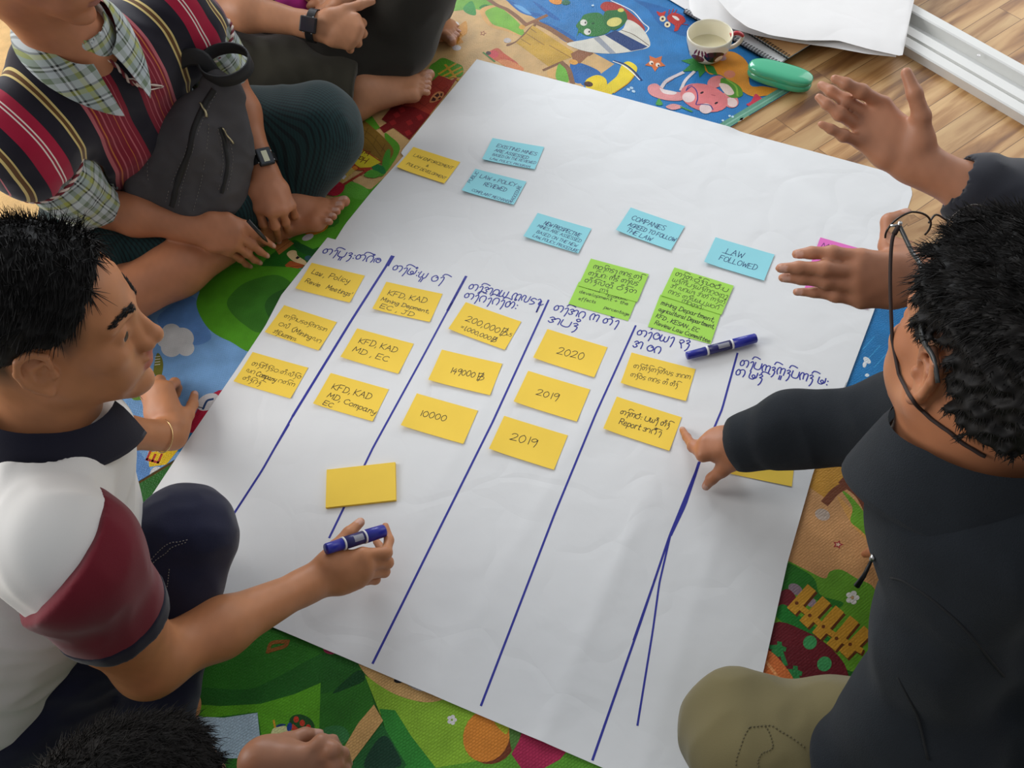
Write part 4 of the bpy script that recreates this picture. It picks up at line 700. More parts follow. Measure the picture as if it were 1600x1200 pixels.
b = MB(); superell(b, cm, ax, sd, .078, .029, 0, .024, .55); b.build('tray', M_CASE, t, True, cm)
b = MB(); superell(b, cm, ax, sd, .0785, .0295, .0145, .040, .62); b.build('lid', M_CASE, t, True, cm)
b = MB(); b.box(cm + sd * .0285 + np.array([0, 0, .02]), (.010, .002, .003), np.stack([ax, sd, [0, 0, 1]], 1)); b.build('hinge', M_CASE, t, False, cm)

M_PAGE = mat('white_pages', lin((232, 232, 232)), .7); M_KRAFT = mat('kraft_cover', lin((196, 150, 100)), .7, noise=(30, .05)); M_DKCOV = mat('dark_cover', lin((36, 38, 44)), .5)
def notebook(c0, c1, depth, away, zlo, hgt, label, cov, page, flip=1):
    """c0-c1: the spiral edge"""
    c0 = np.array([c0[0], c0[1], 0]); c1 = np.array([c1[0], c1[1], 0]); ax = nrm(c1 - c0); sd = np.array([-ax[1], ax[0], 0]) * flip; L = np.linalg.norm(c1 - c0); c = (c0 + c1) / 2 + sd * depth / 2; R3 = np.stack([ax, sd, [0, 0, 1]], 1)
    t = thing('spiral_notebook', label, 'notebook', (c[0], c[1], zlo)); org = (c[0], c[1], zlo)
    b = MB(); b.box(c + [0, 0, zlo + .0006], (L / 2, depth / 2, .0005), R3); b.build('back_cover', M_DKCOV, t, False, org)
    b = MB(); b.box(c + [0, 0, zlo + hgt / 2], (L / 2 - .001, depth / 2 - .001, hgt / 2 - .0012), R3); b.build('pages', M_PAGE, t, False, org)
    if cov is not M_PAGE: b = MB(); b.box(c + [0, 0, zlo + hgt - .0006], (L / 2, depth / 2, .0005), R3); b.build('front_cover', cov, t, False, org)
    b = MB(); n = int(L / .0085)
    for k in range(n):
        p = c0 + ax * (L * (k + .5) / n) + sd * .003 + [0, 0, zlo + hgt / 2]; r = hgt / 2 + .0022
        b.tube([p + sd * r * 1.2 * math.cos(g) + np.array([0, 0, r * math.sin(g)]) + ax * .0012 * s_ for s_ in (-1, 1) for g in [2 * math.pi * q / 10 * s_ + math.pi * .25 for q in range(10)]], .0007, 5)
    b.build('spiral', M_BLACKPL, t, True, org)
    return t
n0, n1 = FL(1068, 20, .008)[:2], FL(1216, 104, .008)[:2]
notebook(n0, n1, .20, 1, MATZ + .0042, .008, 'white-paged spiral notebook open under the kraft notebook beside the cup', M_PAGE, M_PAGE)
k0, k1 = FL(1150, 40, .02)[:2], FL(1232, 92, .02)[:2]
notebook(k0, k1, .145, 1, MATZ + .0042 + .011, .006, 'kraft-covered spiral notebook lying on the white-paged notebook', M_KRAFT, M_PAGE)
# large flip chart sheets, the front edge curling up over the notebooks
M_FLIP = paper_material('flip_chart_paper', lin((236, 234, 232)), .015)
def flip(front, zs, back, label, zback=.02):
    F3 = np.array([FL(x, y, z) for (x, y), z in zip(front, zs)]); B3 = np.array([FL(x, y, zback) for x, y in back]); nx, ny = 60, 26
    f_, b_ = resample(F3, nx), resample(B3, nx); G = np.zeros((ny, nx, 3))
    for j in range(ny):
        v = j / (ny - 1); G[j] = b_ * (1 - v) + f_ * v
        G[j, :, 2] = b_[:, 2] * (1 - v) ** .6 + f_[:, 2] * v ** 2.0 + .03 * math.sin(math.pi * v) * (1 - v) + .004 * np.sin(np.linspace(0, 7, nx) + 5 * v) * v * (1 - v)
    b = MB(); sheet(b, G, .0004); o = b.build('flip_chart_sheet', M_FLIP, None, True, tuple(G.reshape(-1, 3).mean(0)))
    return tag(o, label, 'paper', 'loose flip chart sheets')
flip([(1076, -14), (1077, 12), (1083, 24), (1100, 33), (1138, 43), (1180, 55), (1240, 66), (1300, 74), (1354, 84), (1400, 89)], [.035, .035, .034, .033, .032, .031,   .032, .036, .041, .043], [(1040, -210), (1090, -210), (1140, -210), (1200, -200), (1280, -190), (1340, -180), (1380, -170), (1400, -160), (1420, -150), (1440, -150)], 'shaded flip chart sheet peeking out beneath the large curled white sheet', .042)
flip([(1118, -20), (1122, 0), (1143, 24), (1167, 42), (1204, 55), (1256, 63), (1309, 63), (1359, 77), (1410, 88), (1417, 55), (1428, 0)], [.075, .072, .066, .060, .055, .050, .050, .050, .048, .048, .048], [(1090, -200), (1110, -210), (1150, -210), (1200, -200), (1250, -200), (1300, -200), (1350, -190), (1400, -180), (1440, -170), (1450, -120), (1455, -100)], 'large white flip chart sheet with curled edge lying over the notebooks', .050)
b = MB(); C4 = [FL(x, y, 0)[:2] for x, y in [(1030, -6), (1078, 23), (1120, -60), (1060, -90)]]
G = np.array([[(*C4[3], .0075), (*C4[2], .0075)], [(*C4[0], .0075), (*C4[1], .0075)]]); sheet(b, G, .0004); tag(b.build('paper_sheet', M_FLIP, None, False, tuple(G.reshape(-1, 3).mean(0))), 'small corner of white paper at the top edge left of the flip chart sheets', 'paper')
# ------------------------------------------------------------------ smooth bodies: rounded limbs blended into one surface
def rodr(w):
    t = np.linalg.norm(w)
    if t < 1e-9: return np.eye(3)
    k = np.asarray(w) / t; K = np.array([[0, -k[2], k[1]], [k[2], 0, -k[0]], [-k[1], k[0], 0]])
    return np.eye(3) + math.sin(t) * K + (1 - math.cos(t)) * K @ K
def basis(fwd, up):
    x = nrm(fwd); y = nrm(np.cross(up, x)); return np.stack([x, y, np.cross(x, y)], 1)
class Sdf:
    def __init__(s, floor=.0068): s.p = []; s.disp = None; s.floor = floor
    def _a(s, fn, lo, hi, k, op='u'): s.p.append((op, k, fn, np.asarray(lo, float), np.asarray(hi, float))); return s
    def cone(s, a, b, ra, rb=None, k=.015, op='u', flat=None):
        """tapered limb a-b; flat=(axis, f): thinner by f along axis"""
        a = np.asarray(a, float); b = np.asarray(b, float); rb = ra if rb is None else rb; ba = b - a; L2 = max(ba @ ba, 1e-12); rm = max(ra, rb)
        if flat is None:
            def fn(P):
                q = P - a; t = np.clip(q @ ba / L2, 0, 1); return np.linalg.norm(q - t[:, None] * ba, axis=1) - (ra + (rb - ra) * t)
        else:
            n = nrm(flat[0]); g = 1 / flat[1] - 1
            def fn(P):
                q = P - a; t = np.clip(q @ ba / L2, 0, 1); w = q - t[:, None] * ba; m = w @ n; w2 = w + (m * g)[:, None] * n
                l2 = np.linalg.norm(w2, axis=1); l1 = np.linalg.norm(w, axis=1); r = ra + (rb - ra) * t
                return np.where(l2 > 1e-9, (l2 - r) * np.clip(l1 / np.maximum(l2, 1e-9), flat[1], 1), -r * flat[1])
        return s._a(fn, np.minimum(a, b) - rm, np.maximum(a, b) + rm, k, op)
    def chain(s, pts, rs, k=.012, op='u', flat=None):
        for i in range(len(pts) - 1): s.cone(pts[i], pts[i + 1], rs[i], rs[i + 1], k, op, flat)
        return s
    def ell(s, c, r, R=None, k=.015, op='u'):
        c = np.asarray(c, float); r = np.asarray(r, float); R = np.eye(3) if R is None else R
        def fn(P):
            q = (P - c) @ R; k0 = np.linalg.norm(q / r, axis=1); k1 = np.linalg.norm(q / (r * r), axis=1); return np.where(k1 > 1e-9, k0 * (k0 - 1) / np.maximum(k1, 1e-9), -r.min())
        e = np.sqrt((R ** 2) @ (r ** 2)); return s._a(fn, c - e, c + e, k, op)
    def box(s, c, h, R=None, rad=.01, k=.01, op='u'):
        c = np.asarray(c, float); h = np.asarray(h, float); R = np.eye(3) if R is None else R
        def fn(P):
            q = np.abs((P - c) @ R) - (h - rad); return np.linalg.norm(np.maximum(q, 0), axis=1) + np.minimum(q.max(1), 0) - rad
        e = np.abs(R) @ h; return s._a(fn, c - e, c + e, k, op)
    def cut(s, p, n, k=.004):
        """keep the side the normal points away from"""
        p = np.asarray(p, float); n = nrm(n); return s._a(lambda P: (P - p) @ n, (0, 0, 0), (0, 0, 0), k, 'i')
    def ev(s, P, idx=None):
        d = np.full(len(P), 1e3)
        for i, (op, k, fn, lo, hi) in enumerate(s.p):
            if idx is not None and i not in idx: continue
            d = s._mix(op, k, d, fn(P))
        return d + (s.disp(P) if s.disp else 0)
    @staticmethod
    def _mix(op, k, d, e):
        if op == 'u':
            h = np.maximum(k - np.abs(d - e), 0) / k; return np.minimum(d, e) - h * h * k * .25
        if op == 's': e = -e
        h = np.maximum(k - np.abs(d - e), 0) / k; return np.maximum(d, e) + h * h * k * .25
    def surf(s, h, relax=2):
        B = 8; R = B * h * .87
        lo = np.min([p[3] for p in s.p if p[0] == 'u'], 0) - 3 * h - .01; hi = np.max([p[4] for p in s.p if p[0] == 'u'], 0) + 3 * h + .01
        nb = np.ceil((hi - lo) / (B * h)).astype(int); I = np.stack(np.meshgrid(*[np.arange(n) for n in nb], indexing='ij'), -1).reshape(-1, 3)
        cen = lo + (I + .5) * B * h; D = np.stack([p[2](cen) for p in s.p], 1)
        comb = np.full(len(cen), 1e3); un = np.full(len(cen), 1e3)
        for i, p in enumerate(s.p):
            comb = s._mix(p[0], p[1], comb, D[:, i])
            if p[0] == 'u': un = np.minimum(un, D[:, i])
        comb = np.maximum(comb, s.floor - cen[:, 2]); act = np.abs(comb) < R * 1.25 + .012
        I = I[act]; D = D[act]; un = un[act]; n = len(I)
        off = np.stack(np.meshgrid(*[np.arange(B + 1)] * 3, indexing='ij'), -1).reshape(-1, 3)
        V = np.full((n, (B + 1) ** 3), 1e3, np.float64)
        P0 = lo + I * (B * h)
        for i, (op, k, fn, a, b) in enumerate(s.p):
            if op == 'u': rel = D[:, i] < un + 2 * R + k + .01
            elif op == 's': rel = D[:, i] < R + k + .01
            else: rel = D[:, i] > -(R + k + .01)
            ix = np.nonzero(rel)[0]
            for c0 in range(0, len(ix), 1500):
                j = ix[c0:c0 + 1500]; P = (P0[j][:, None, :] + off[None] * h).reshape(-1, 3)
                V[j] = s._mix(op, k, V[j].reshape(-1), fn(P)).reshape(len(j), -1)
        if s.disp:
            for c0 in range(0, n, 1500):
                j = np.arange(c0, min(c0 + 1500, n)); P = (P0[j][:, None, :] + off[None] * h).reshape(-1, 3); V[j] += s.disp(P).reshape(len(j), -1)
        V = np.maximum(V, s.floor - (P0[:, 2:3] + off[None, :, 2] * h))          # resting flat on the ground
        V = V.reshape(n, B + 1, B + 1, B + 1); S = V < 0
        NX, NY, NZ = nb * B + 1; key = lambda G: (G[..., 0].astype(np.int64) * NY + G[..., 1]) * NZ + G[..., 2]
        c8 = [(x, y, z) for x in (0, 1) for y in (0, 1) for z in (0, 1)]
        cnt = sum(S[:, x:x + B, y:y + B, z:z + B].astype(int) for x, y, z in c8); mixd = (cnt > 0) & (cnt < 8)
        bi, ci, cj, ck = np.nonzero(mixd); cell = np.stack([ci, cj, ck], 1)
        acc = np.zeros((len(bi), 3)); w = np.zeros(len(bi))
        for e0 in c8:
            for ax in range(3):
                if e0[ax]: continue
                e1 = list(e0); e1[ax] = 1
                va = V[bi, ci + e0[0], cj + e0[1], ck + e0[2]]; vb = V[bi, ci + e1[0], cj + e1[1], ck + e1[2]]; m = (va < 0) != (vb < 0)
                t = np.where(m, va / np.where(m, va - vb, 1), 0); q = np.tile(np.array(e0, float), (len(bi), 1)); q[:, ax] += t; acc[m] += q[m]; w[m] += 1
        pos = lo + (I[bi] * B + cell + acc / w[:, None]) * h; kc = key(I[bi] * B + cell)
        o = np.argsort(kc); kc = kc[o]; pos = pos[o]; u, first = np.unique(kc, return_index=True); kc = u; pos = pos[first]
        quads = []
        for ax in range(3):
            a1, a2 = [(1, 2), (2, 0), (0, 1)][ax]
            sl0 = [slice(None), slice(0, B), slice(0, B), slice(0, B)]; sl1 = list(sl0); sl1[ax + 1] = slice(1, B + 1)
            A = S[tuple(sl0)]; C = S[tuple(sl1)]; b_, x_, y_, z_ = np.nonzero(A != C); g = I[b_] * B + np.stack([x_, y_, z_], 1); inside = A[b_, x_, y_, z_]
            q = []
            for d1, d2 in ((0, 0), (1, 0), (1, 1), (0, 1)):
                g2 = g.copy(); g2[:, a1] -= d1; g2[:, a2] -= d2; kk = key(g2); p = np.searchsorted(kc, kk); p = np.clip(p, 0, len(kc) - 1); q.append(np.where(kc[p] == kk, p, -1))
            q = np.stack(q, 1); ok = (q >= 0).all(1); q = q[ok]; ins = inside[ok]; q = np.where(ins[:, None], q, q[:, ::-1]); quads.append(q)
        F = np.unique(np.concatenate(quads), axis=0) if quads else np.zeros((0, 4), int)
        # drop duplicates by edge ownership
        ks = np.sort(F, 1); _, fi = np.unique(ks, axis=0, return_index=True); F = F[fi]
        for _ in range(relax):
            E = np.concatenate([F[:, [0, 1]], F[:, [1, 2]], F[:, [2, 3]], F[:, [3, 0]]]); sm = np.zeros_like(pos); ct = np.zeros(len(pos))
            for x, y in ((0, 1), (1, 0)):
                for c in range(3): sm[:, c] += np.bincount(E[:, x], pos[E[:, y], c], len(pos))
                ct += np.bincount(E[:, x], minlength=len(pos))
            pos = pos * .45 + .55 * sm / np.maximum(ct, 1)[:, None]
        n0 = np.cross(pos[F[:, 2]] - pos[F[:, 0]], pos[F[:, 3]] - pos[F[:, 1]]); N = np.zeros_like(pos)
        for c in range(4):
            for d in range(3): N[:, d] += np.bincount(F[:, c], n0[:, d], len(pos))
        N /= np.maximum(np.linalg.norm(N, axis=1), 1e-12)[:, None]
        return pos, F, N
    def mesh(s, name, h, mats, parent=None, col=None, origin=(0, 0, 0), relax=2, attr=None):
        pos, F, N = s.surf(h, relax)
        return mesh_from(name, pos, F, mats, parent, None if col is None else col(pos, N), origin, attr=None if attr is None else attr(pos, N)), (pos, F, N)
def mesh_from(name, pos, F, mats, parent=None, col=None, origin=(0, 0, 0), attr=None, smooth=True):
    me = bpy.data.meshes.new(name); org = np.asarray(origin, float); v = (pos - org).astype(np.float32); k = F.shape[1]
    me.vertices.add(len(v)); me.vertices.foreach_set('co', v.ravel()); me.loops.add(F.size); me.loops.foreach_set('vertex_index', F.ravel().astype(np.int32)); me.polygons.add(len(F)); me.polygons.foreach_set('loop_start', np.arange(0, F.size, k, dtype=np.int32))
    me.update(calc_edges=True); me.validate(verbose=False)
    me.polygons.foreach_set('use_smooth', np.ones(len(me.polygons), bool))
    for m in (mats if isinstance(mats, (list, tuple)) else [mats]): me.materials.append(m)
    if col is not None and len(col) == len(me.vertices):
        ca = me.color_attributes.new('Col', 'FLOAT_COLOR', 'POINT'); ca.data.foreach_set('color', np.c_[col, np.ones(len(col))].astype(np.float32).ravel())
    if attr is not None and len(attr) == len(me.vertices):
        a = me.attributes.new('pat', 'FLOAT_VECTOR', 'POINT'); a.data.foreach_set('vector', attr.astype(np.float32).ravel())
    return link(name, me, parent, org)
def vnoise(P, f, seed=0):
    """cheap smooth noise, about -1..1"""
    r = np.random.default_rng(seed); o = 0
    for k in range(5): w = nrm(r.normal(size=3)) * f * r.uniform(.6, 1.5); o = o + np.sin(P @ w * 6.28 + r.uniform(0, 6.28))
    return o / 3
# ------------------------------------------------------------------ body parts
def px(t):
    """(x, y, z) = photo pixel and height; (x, y, 'd', depth) = photo pixel and distance"""
    if t[2] == 'd': return DP(t[0], t[1], t[3])
    return FL(*t) if not isinstance(t, np.ndarray) else t
def pts(*T): return [px(t) if not isinstance(t, np.ndarray) else t for t in T]
NAILS = []
def hand(S, W, mcp, chains, thumb, dorsal, elbow=None, r=1.0, wr=.024):
    """W wrist, 4 knuckles, 4 chains of (middle joint, end joint, tip), thumb = root, knuckle, joint, tip"""
    W = px(W); mcp = pts(*mcp); chains = [pts(*c) for c in chains]; th = pts(*thumb); dorsal = nrm(dorsal); nails = []
    mr = [.0115, .0120, .0112, .0100]; fr = [(.0098, .0088, .0078, .0062), (.0100, .0090, .0079, .0063), (.0095, .0085, .0074, .0060), (.0084, .0074, .0065, .0053)]
    side = nrm(mcp[0] - mcp[3])
    for i in range(4):
        w = W + side * (.013 - .009 * i) * r; mid = (w * .5 + mcp[i] * .5)
        S.chain([w, mid, mcp[i]], [wr * .62 * r, .0135 * r, mr[i] * r], .014)
    for i in range(3): S.cone((W + mcp[i]) / 2 * .7 + mcp[i] * .3, (mcp[i] + mcp[i + 1]) / 2, .012 * r, .0095 * r, .012)
    S.ell((W * .45 + (mcp[1] + mcp[2]) * .275) - dorsal * .003, (.036 * r, .030 * r, .0125 * r), basis(mcp[1] - W, dorsal), .012)
    for i in range(4):
        a, b, c = chains[i]; q = fr[i]
        S.chain([mcp[i], a, b, c], [q[0] * 1.04 * r, q[1] * 1.03 * r, q[2] * r, q[3] * r], .0048)
        S.ell(a, np.array([1, 1, 1]) * q[1] * 1.05 * r, None, .006)
        bn = np.cross(nrm(a - mcp[i]), dorsal); dt = nrm(c - b); dn = nrm(np.cross(bn, dt)); nails.append((c - dt * .0035 * r + dn * q[3] * .8 * r, dn, dt, q[3] * r))
    S.chain([th[0], th[1]], [.0165 * r, .0125 * r], .016); S.chain([th[1], th[2], th[3]], [.0118 * r, .0102 * r, .0078 * r], .005)
    S.cone(th[0], (mcp[0] + W) / 2, .012 * r, .010 * r, .016)
    S.cone(W, th[0], wr * .7 * r, .015 * r, .018)
    pn = dorsal - nrm(mcp[1] - W) * (dorsal @ nrm(mcp[1] - W)); dt = nrm(th[3] - th[2]); dn = nrm(np.cross(dt, np.cross(side + .6 * pn, dt))); nails.append((th[3] - dt * .003 * r + dn * .0066 * r, dn, dt, .0078 * r))
    if elbow is not None:
        e = px(elbow); ax = nrm(W - e); fl = (nrm(pn - ax * (pn @ ax)), .78)
        S.cone(W - ax * .03, W + ax * .006, wr * 1.02 * r, wr * 1.0 * r, .016, flat=fl); S.chain([e, e * .62 + W * .38, W - ax * .03], [.038 * r, .041 * r, wr * 1.06 * r], .02)
    return nails
def foot(S, ankle, toe, up, r=1.0, big=1):
    """ankle joint, tip of the big toe, up direction; big = side of the big toe"""
    A = np.asarray(ankle); T = np.asarray(toe); up = nrm(up); f = nrm((T - A) - up * ((T - A) @ up)); sd = np.cross(up, f) * big; nails = []
    L = .17 * r; B0 = T - f * .05 * r - up * .0
    heel = T - f * .225 * r + up * .016 * r - sd * .012 * r
    S.ell(heel, np.array([.034, .029, .03]) * r, basis(f, up), .02)
    S.cone(A, heel + f * .02 * r, .034 * r, .03 * r, .03)
    ball = B0 + up * .006 * r; ob = B0 - f * .022 * r - sd * .058 * r + up * .002
    S.cone(A + f * .01 * r, ball, .032 * r, .019 * r, .03); S.cone(A + f * .01 * r, (ball + ob) / 2 + f * .01, .03 * r, .016 * r, .03); S.cone(heel + f * .03 * r, ob, .024 * r, .015 * r, .03); S.cone(ball, ob, .018 * r, .014 * r, .02)
    for i in range(5):
        b = ball * (1 - i / 4) + ob * (i / 4) + f * .008 * r; ln = [.042, .036, .032, .028, .023][i] * r; rr = [.0135, .0098, .0092, .0086, .0082][i] * r
        t = b + f * ln + up * (-.003) - sd * .004 * i * r; m = (b + t) / 2 + up * .004 * r
        S.chain([b, m, t], [rr, rr * .92, rr], .004); nails.append((t + up * rr * .75, up, f, rr))
    return nails
def head(S, R, p, s=1.0, ears=True, neck=None):
    """x forward, y left, z up; returns the local->world map"""
    g = lambda x, y, z: p + R @ (np.array([x, y, z]) * s)
    e = lambda c, r, k, op='u', RR=None: S.ell(g(*c), np.array(r) * s, R if RR is None else R @ RR, k, op)
    cn = lambda a, b, ra, rb, k, op='u': S.cone(g(*a), g(*b), ra * s, rb * s, k, op)
    e((-.014, 0, .035), (.093, .074, .082), .01); e((.040, 0, .036), (.046, .058, .052), .025); e((.034, 0, -.028), (.052, .056, .066), .025)
    e((-.03, 0, -.02), (.06, .062, .06), .03)
    for y in (1, -1):
        e((.058, y * .040, -.020), (.024, .022, .019), .02); cn((.006, y * .052, -.052), (.072, y * .016, -.097), .019, .014, .028); cn((.086, y * .012, .024), (.066, y * .046, .026), .0085, .0085, .014)
        e((.060, y * .030, -.055), (.026, .022, .028), .02)
    e((.083, 0, -.099), (.0175, .019, .015), .014); e((.076, 0, -.058), (.022, .029, .024), .016)
    cn((.087, 0, .012), (.107, 0, -.024), .0070, .0098, .012); e((.1085, 0, -.028), (.0115, .0120, .0105), .006)
    for y in (1, -1): e((.098, y * .0140, -.032), (.0115, .0072, .0085), .005)
    for y in (1, -1): e((.090, y * .032, .004), (.014, .0185, .0115), .014, 's')
    for y in (1, -1): e((.0715, y * .0315, .003), (.0142, .0150, .0138), .005)
    for y in (1, -1): e((.0850, y * .0352, .0018), (.0058, .0098, .0056), .002, 's', basis((1, .35 * y, 0), (0, 0, 1)))
    for y in (1, -1): cn((.083, y * .0125, .006), (.0915, y * .0150, -.024), .0085, .0085, .012)
    e((.096, 0, -.0515), (.0085, .0235, .0046), .004); e((.0945, 0, -.0645), (.0088, .020, .0056), .004); S.cone(g(.1030, -.021, -.0578), g(.1030, .021, -.0578), .0016 * s, .0016 * s, .003, 's'); e((.100, 0, -.0405), (.004, .004, .007), .004, 's')
    for y in (1, -1): e((.102, y * .0065, -.0395), (.0045, .0032, .003), .003, 's')
    if ears:
        for y in (1, -1):
            o = lambda x, z, q=0: g(-.006 + x, y * (.0755 + q), -.004 + z)
            S.ell(o(-.004, 0, 0), np.array([.017, .006, .029]) * s, R @ basis((1, -.42 * y, .22), (-.25, 0, 1)), .006)
            rim = [o(.012, .006, .001), o(.010, .024, .004), o(-.003, .033, .008), o(-.016, .027, .012), o(-.020, .010, .013), o(-.016, -.008, .011), o(-.008, -.021, .006), o(.003, -.031, .002)]
            S.chain(rim, [.0036 * s, .0042 * s, .0044 * s, .0044 * s, .0042 * s, .004 * s, .005 * s, .0062 * s], .003)
            S.chain([o(.004, .014, .003), o(-.007, .010, .007), o(-.009, -.004, .007), o(-.002, -.014, .004)], [.003 * s] * 4, .003)
            S.ell(o(.003, -.003, .006), np.array([.008, .006, .009]) * s, R, .004, 's'); S.ell(o(.013, -.006, .0), np.array([.005, .005, .007]) * s, R, .004)
    if neck is not None: S.chain([g(-.018, 0, -.03), g(-.022, 0, -.09), neck], [.058 * s, .054 * s, .060], .03)
    return g
def head_col(R, p, base, lip, hair, s=1.0, line=None, brow=.82):
    """skin colour with lips, brows and close-cropped scalp"""
    base = np.array(lin(base)); lip = np.array(lin(lip)); hair = np.array(lin(hair))
    def f(P, N):
        q = (P - p) @ R / s; c = np.tile(base, (len(P), 1)); x, y, z = q.T; ay = np.abs(y)
        m = np.clip(1.25 - ((ay / .024) ** 2 + ((z + .058 + .010 * (ay / .024) ** 2 * .3) / .0125) ** 2), 0, 1) * (x > .085); m = np.minimum(m * 3, 1)[:, None]; c = c * (1 - m) + lip * m
        if brow:
            bz = .029 + .006 * np.sin(np.clip((ay - .012) / .040, 0, 1) * 2.4); m = ((x > .045) & (ay > .011) & (ay < .054) & (np.abs(z - bz) < .0052 * (1.25 - ay / .06)))[:, None] * brow; c = c * (1 - m) + hair * m
        if line is not None: m = line(q)[:, None]; c = c * (1 - m) + hair * m
        c = c * (1 + .05 * vnoise(P, 18, 1) + .03 * vnoise(P, 60, 2))[:, None]
        return c
    return f
def paint_nails(c, P, N, nails, col):
    for (o, dn, dt, r) in nails:
        q = P - o; a = q @ dt; b = q @ np.cross(dn, dt); m = (np.abs(a) < r * .75) & (np.abs(b) < r * .72) & (q @ dn > -.004) & (q @ dn < .004) & (N @ dn > .45); c[m] = col
    return c
def eyes(R, p, parent, s=1.0, look=(1, 0, 0)):
    for y in (1, -1):
        c = p + R @ (np.array([.0715, y * .0315, .003]) * s); ax = R @ nrm(np.array(look) + [0, -.04 * y, 0]); b = MB(); Rr = .0128 * s
        rot_lathe(b, [(max(Rr * math.sin(t), 0), Rr * math.cos(t)) for t in [math.pi * k / 24 for k in range(25)]], c, ax, 28, 0)
        b.c = []
        for fc in b.f:
            d = nrm(np.mean([b.v[i] for i in fc], 0) - c) @ ax; b.c.append(lin((14, 10, 10)) if d > .975 else lin((52, 30, 20)) if d > .875 else lin((226, 220, 214)))
        b.build('eye', M_EYE, parent, True, parent_loc(parent))
def parent_loc(o): return tuple(WORLDLOC[o.name])
def strands(verts, normals, flow, n, length, mats, parent, seed, width=.0007, droop=.3, spread=.25, name='hair', base_mesh=None, curl=0.0):
    """locks of hair growing from the given points, joined with the cap"""
    r = np.random.default_rng(seed); ix = r.integers(0, len(verts), n); P = verts[ix]; Nn = normals[ix]; d = flow(P, Nn) + r.normal(0, spread, (n, 3)); d /= np.linalg.norm(d, axis=1)[:, None]; L = r.uniform(length[0], length[1], n)[:, None]
    seg = 4; cur = P - Nn * .002; rings = []; pos = []
    ph = r.uniform(0, 6.28, n)
    for k in range(seg + 1):
        w = width * (1 - (k / seg) ** 1.5) + .00012; a = np.cross(d, Nn); a /= np.maximum(np.linalg.norm(a, axis=1), 1e-6)[:, None]; b = np.cross(d, a)
        pos.append(np.stack([cur + a * w, cur - a * w * .5 + b * w * .87, cur - a * w * .5 - b * w * .87], 1))
        cur = cur + d * L / seg; d = d * (1 - droop * .25) + flow(cur, Nn) * droop * .25 - np.array([0, 0, .04]) * droop
        if curl: d = d + curl * (np.cos(ph + k * 1.9)[:, None] * a + np.sin(ph + k * 1.9)[:, None] * b)
        d /= np.linalg.norm(d, axis=1)[:, None]
    V = np.stack(pos, 1).reshape(n, -1, 3); F = []
    for k in range(seg):
        for j in range(3): F.append((k * 3 + j, k * 3 + (j + 1) % 3, (k + 1) * 3 + (j + 1) % 3, (k + 1) * 3 + j))
    F = np.array(F)[None] + (np.arange(n) * (3 * (seg + 1)))[:, None, None]
    V = V.reshape(-1, 3); F = F.reshape(-1, 4)
    if base_mesh is not None: F = np.r_[base_mesh[1], F + len(base_mesh[0])]; V = np.r_[base_mesh[0], V]
    return mesh_from(name, V, F, mats, parent, None, parent_loc(parent))
def brows(R, p, mesh, parent, s=1.0):
    """short hairs of the eyebrows"""
    pos, _, N = mesh; q = (pos - p) @ R / s; x, y, z = q.T; ay = np.abs(y); bz = .029 + .006 * np.sin(np.clip((ay - .012) / .040, 0, 1) * 2.4)
    m = (x > .045) & (ay > .012) & (ay < .053) & (np.abs(z - bz) < .0050 * (1.25 - ay / .06)); k = np.nonzero(m)[0]
    def fl(P, Nn): qq = (P - p) @ R; d = np.stack([-.4 + 0 * qq[:, 0], np.sign(qq[:, 1]), .25 + 0 * qq[:, 0]], 1) @ R.T; return d - Nn * np.einsum('ij,ij->i', d, Nn)[:, None] + .12 * Nn
    r = np.random.default_rng(2); kk = np.repeat(k, 6); P = pos[kk] + r.normal(0, .0009, (len(kk), 3)) + N[kk] * .0019; strands(P, N[kk], fl, 1300, (.004, .0075), M_HAIR, parent, 5, .0003, .1, .12, 'eyebrows')
M_EYE = mat('eye', (1, 1, 1), .3, .3, attr='Col')
def skin(name, rough=.48): return mat(name, (.5, .3, .2), rough, .4, attr='Col', bump=(420, .12, .0006), sss=.06)
M_HAIR = mat('black_hair', lin((22, 20, 19)), .62, .25, noise=(40, .3)); M_HAIR2 = mat('dark_hair', lin((26, 23, 21)), .7, .2, noise=(40, .3))
# ------------------------------------------------------------------ clothing helpers
def cloth(name, c, rough=.85, bump=(900, .25, .0008), noise=(12, .06), sheen=.2): return mat(name, c, rough, .2, noise=noise, bump=bump, sheen=sheen)
def collar(name, c, axis, fwd, r0, r1, h, mats, parent, gap=.35, tip=.03, drop=0.0, thick=.004):
    """turned-down collar around the neck; the open points lie at the front"""
    ax = nrm(axis); f = nrm(fwd - ax * (fwd @ ax)); sd = np.cross(ax, f); n = 44; m = 6; G = np.zeros((m, n, 3))
    for i in range(n):
        a = gap + (2 * math.pi - 2 * gap) * i / (n - 1); fr = max(0, math.cos(a)) ** 3
        for j in range(m):
            v = j / (m - 1); r = r0 + (r1 - r0) * v ** .7
            G[j, i] = c + (f * math.cos(a) + sd * math.sin(a)) * r + ax * (h * (.5 - v * (1 + .2 * fr)) - drop * (math.cos(a) > 0) * math.cos(a)) + f * tip * fr * v
    b = MB(); sheet(b, G, thick); return b.build(name, mats, parent, True, parent_loc(parent))
def wrinkle(f, amp, seed, stretch=None):
    r = np.eye(3) if stretch is None else stretch
    return lambda P: amp * (vnoise(P @ r, f, seed) + .5 * np.abs(vnoise(P @ r, f * 1.9, seed + 9)) - .25)
NAILC = np.array(lin((206, 160, 140)))

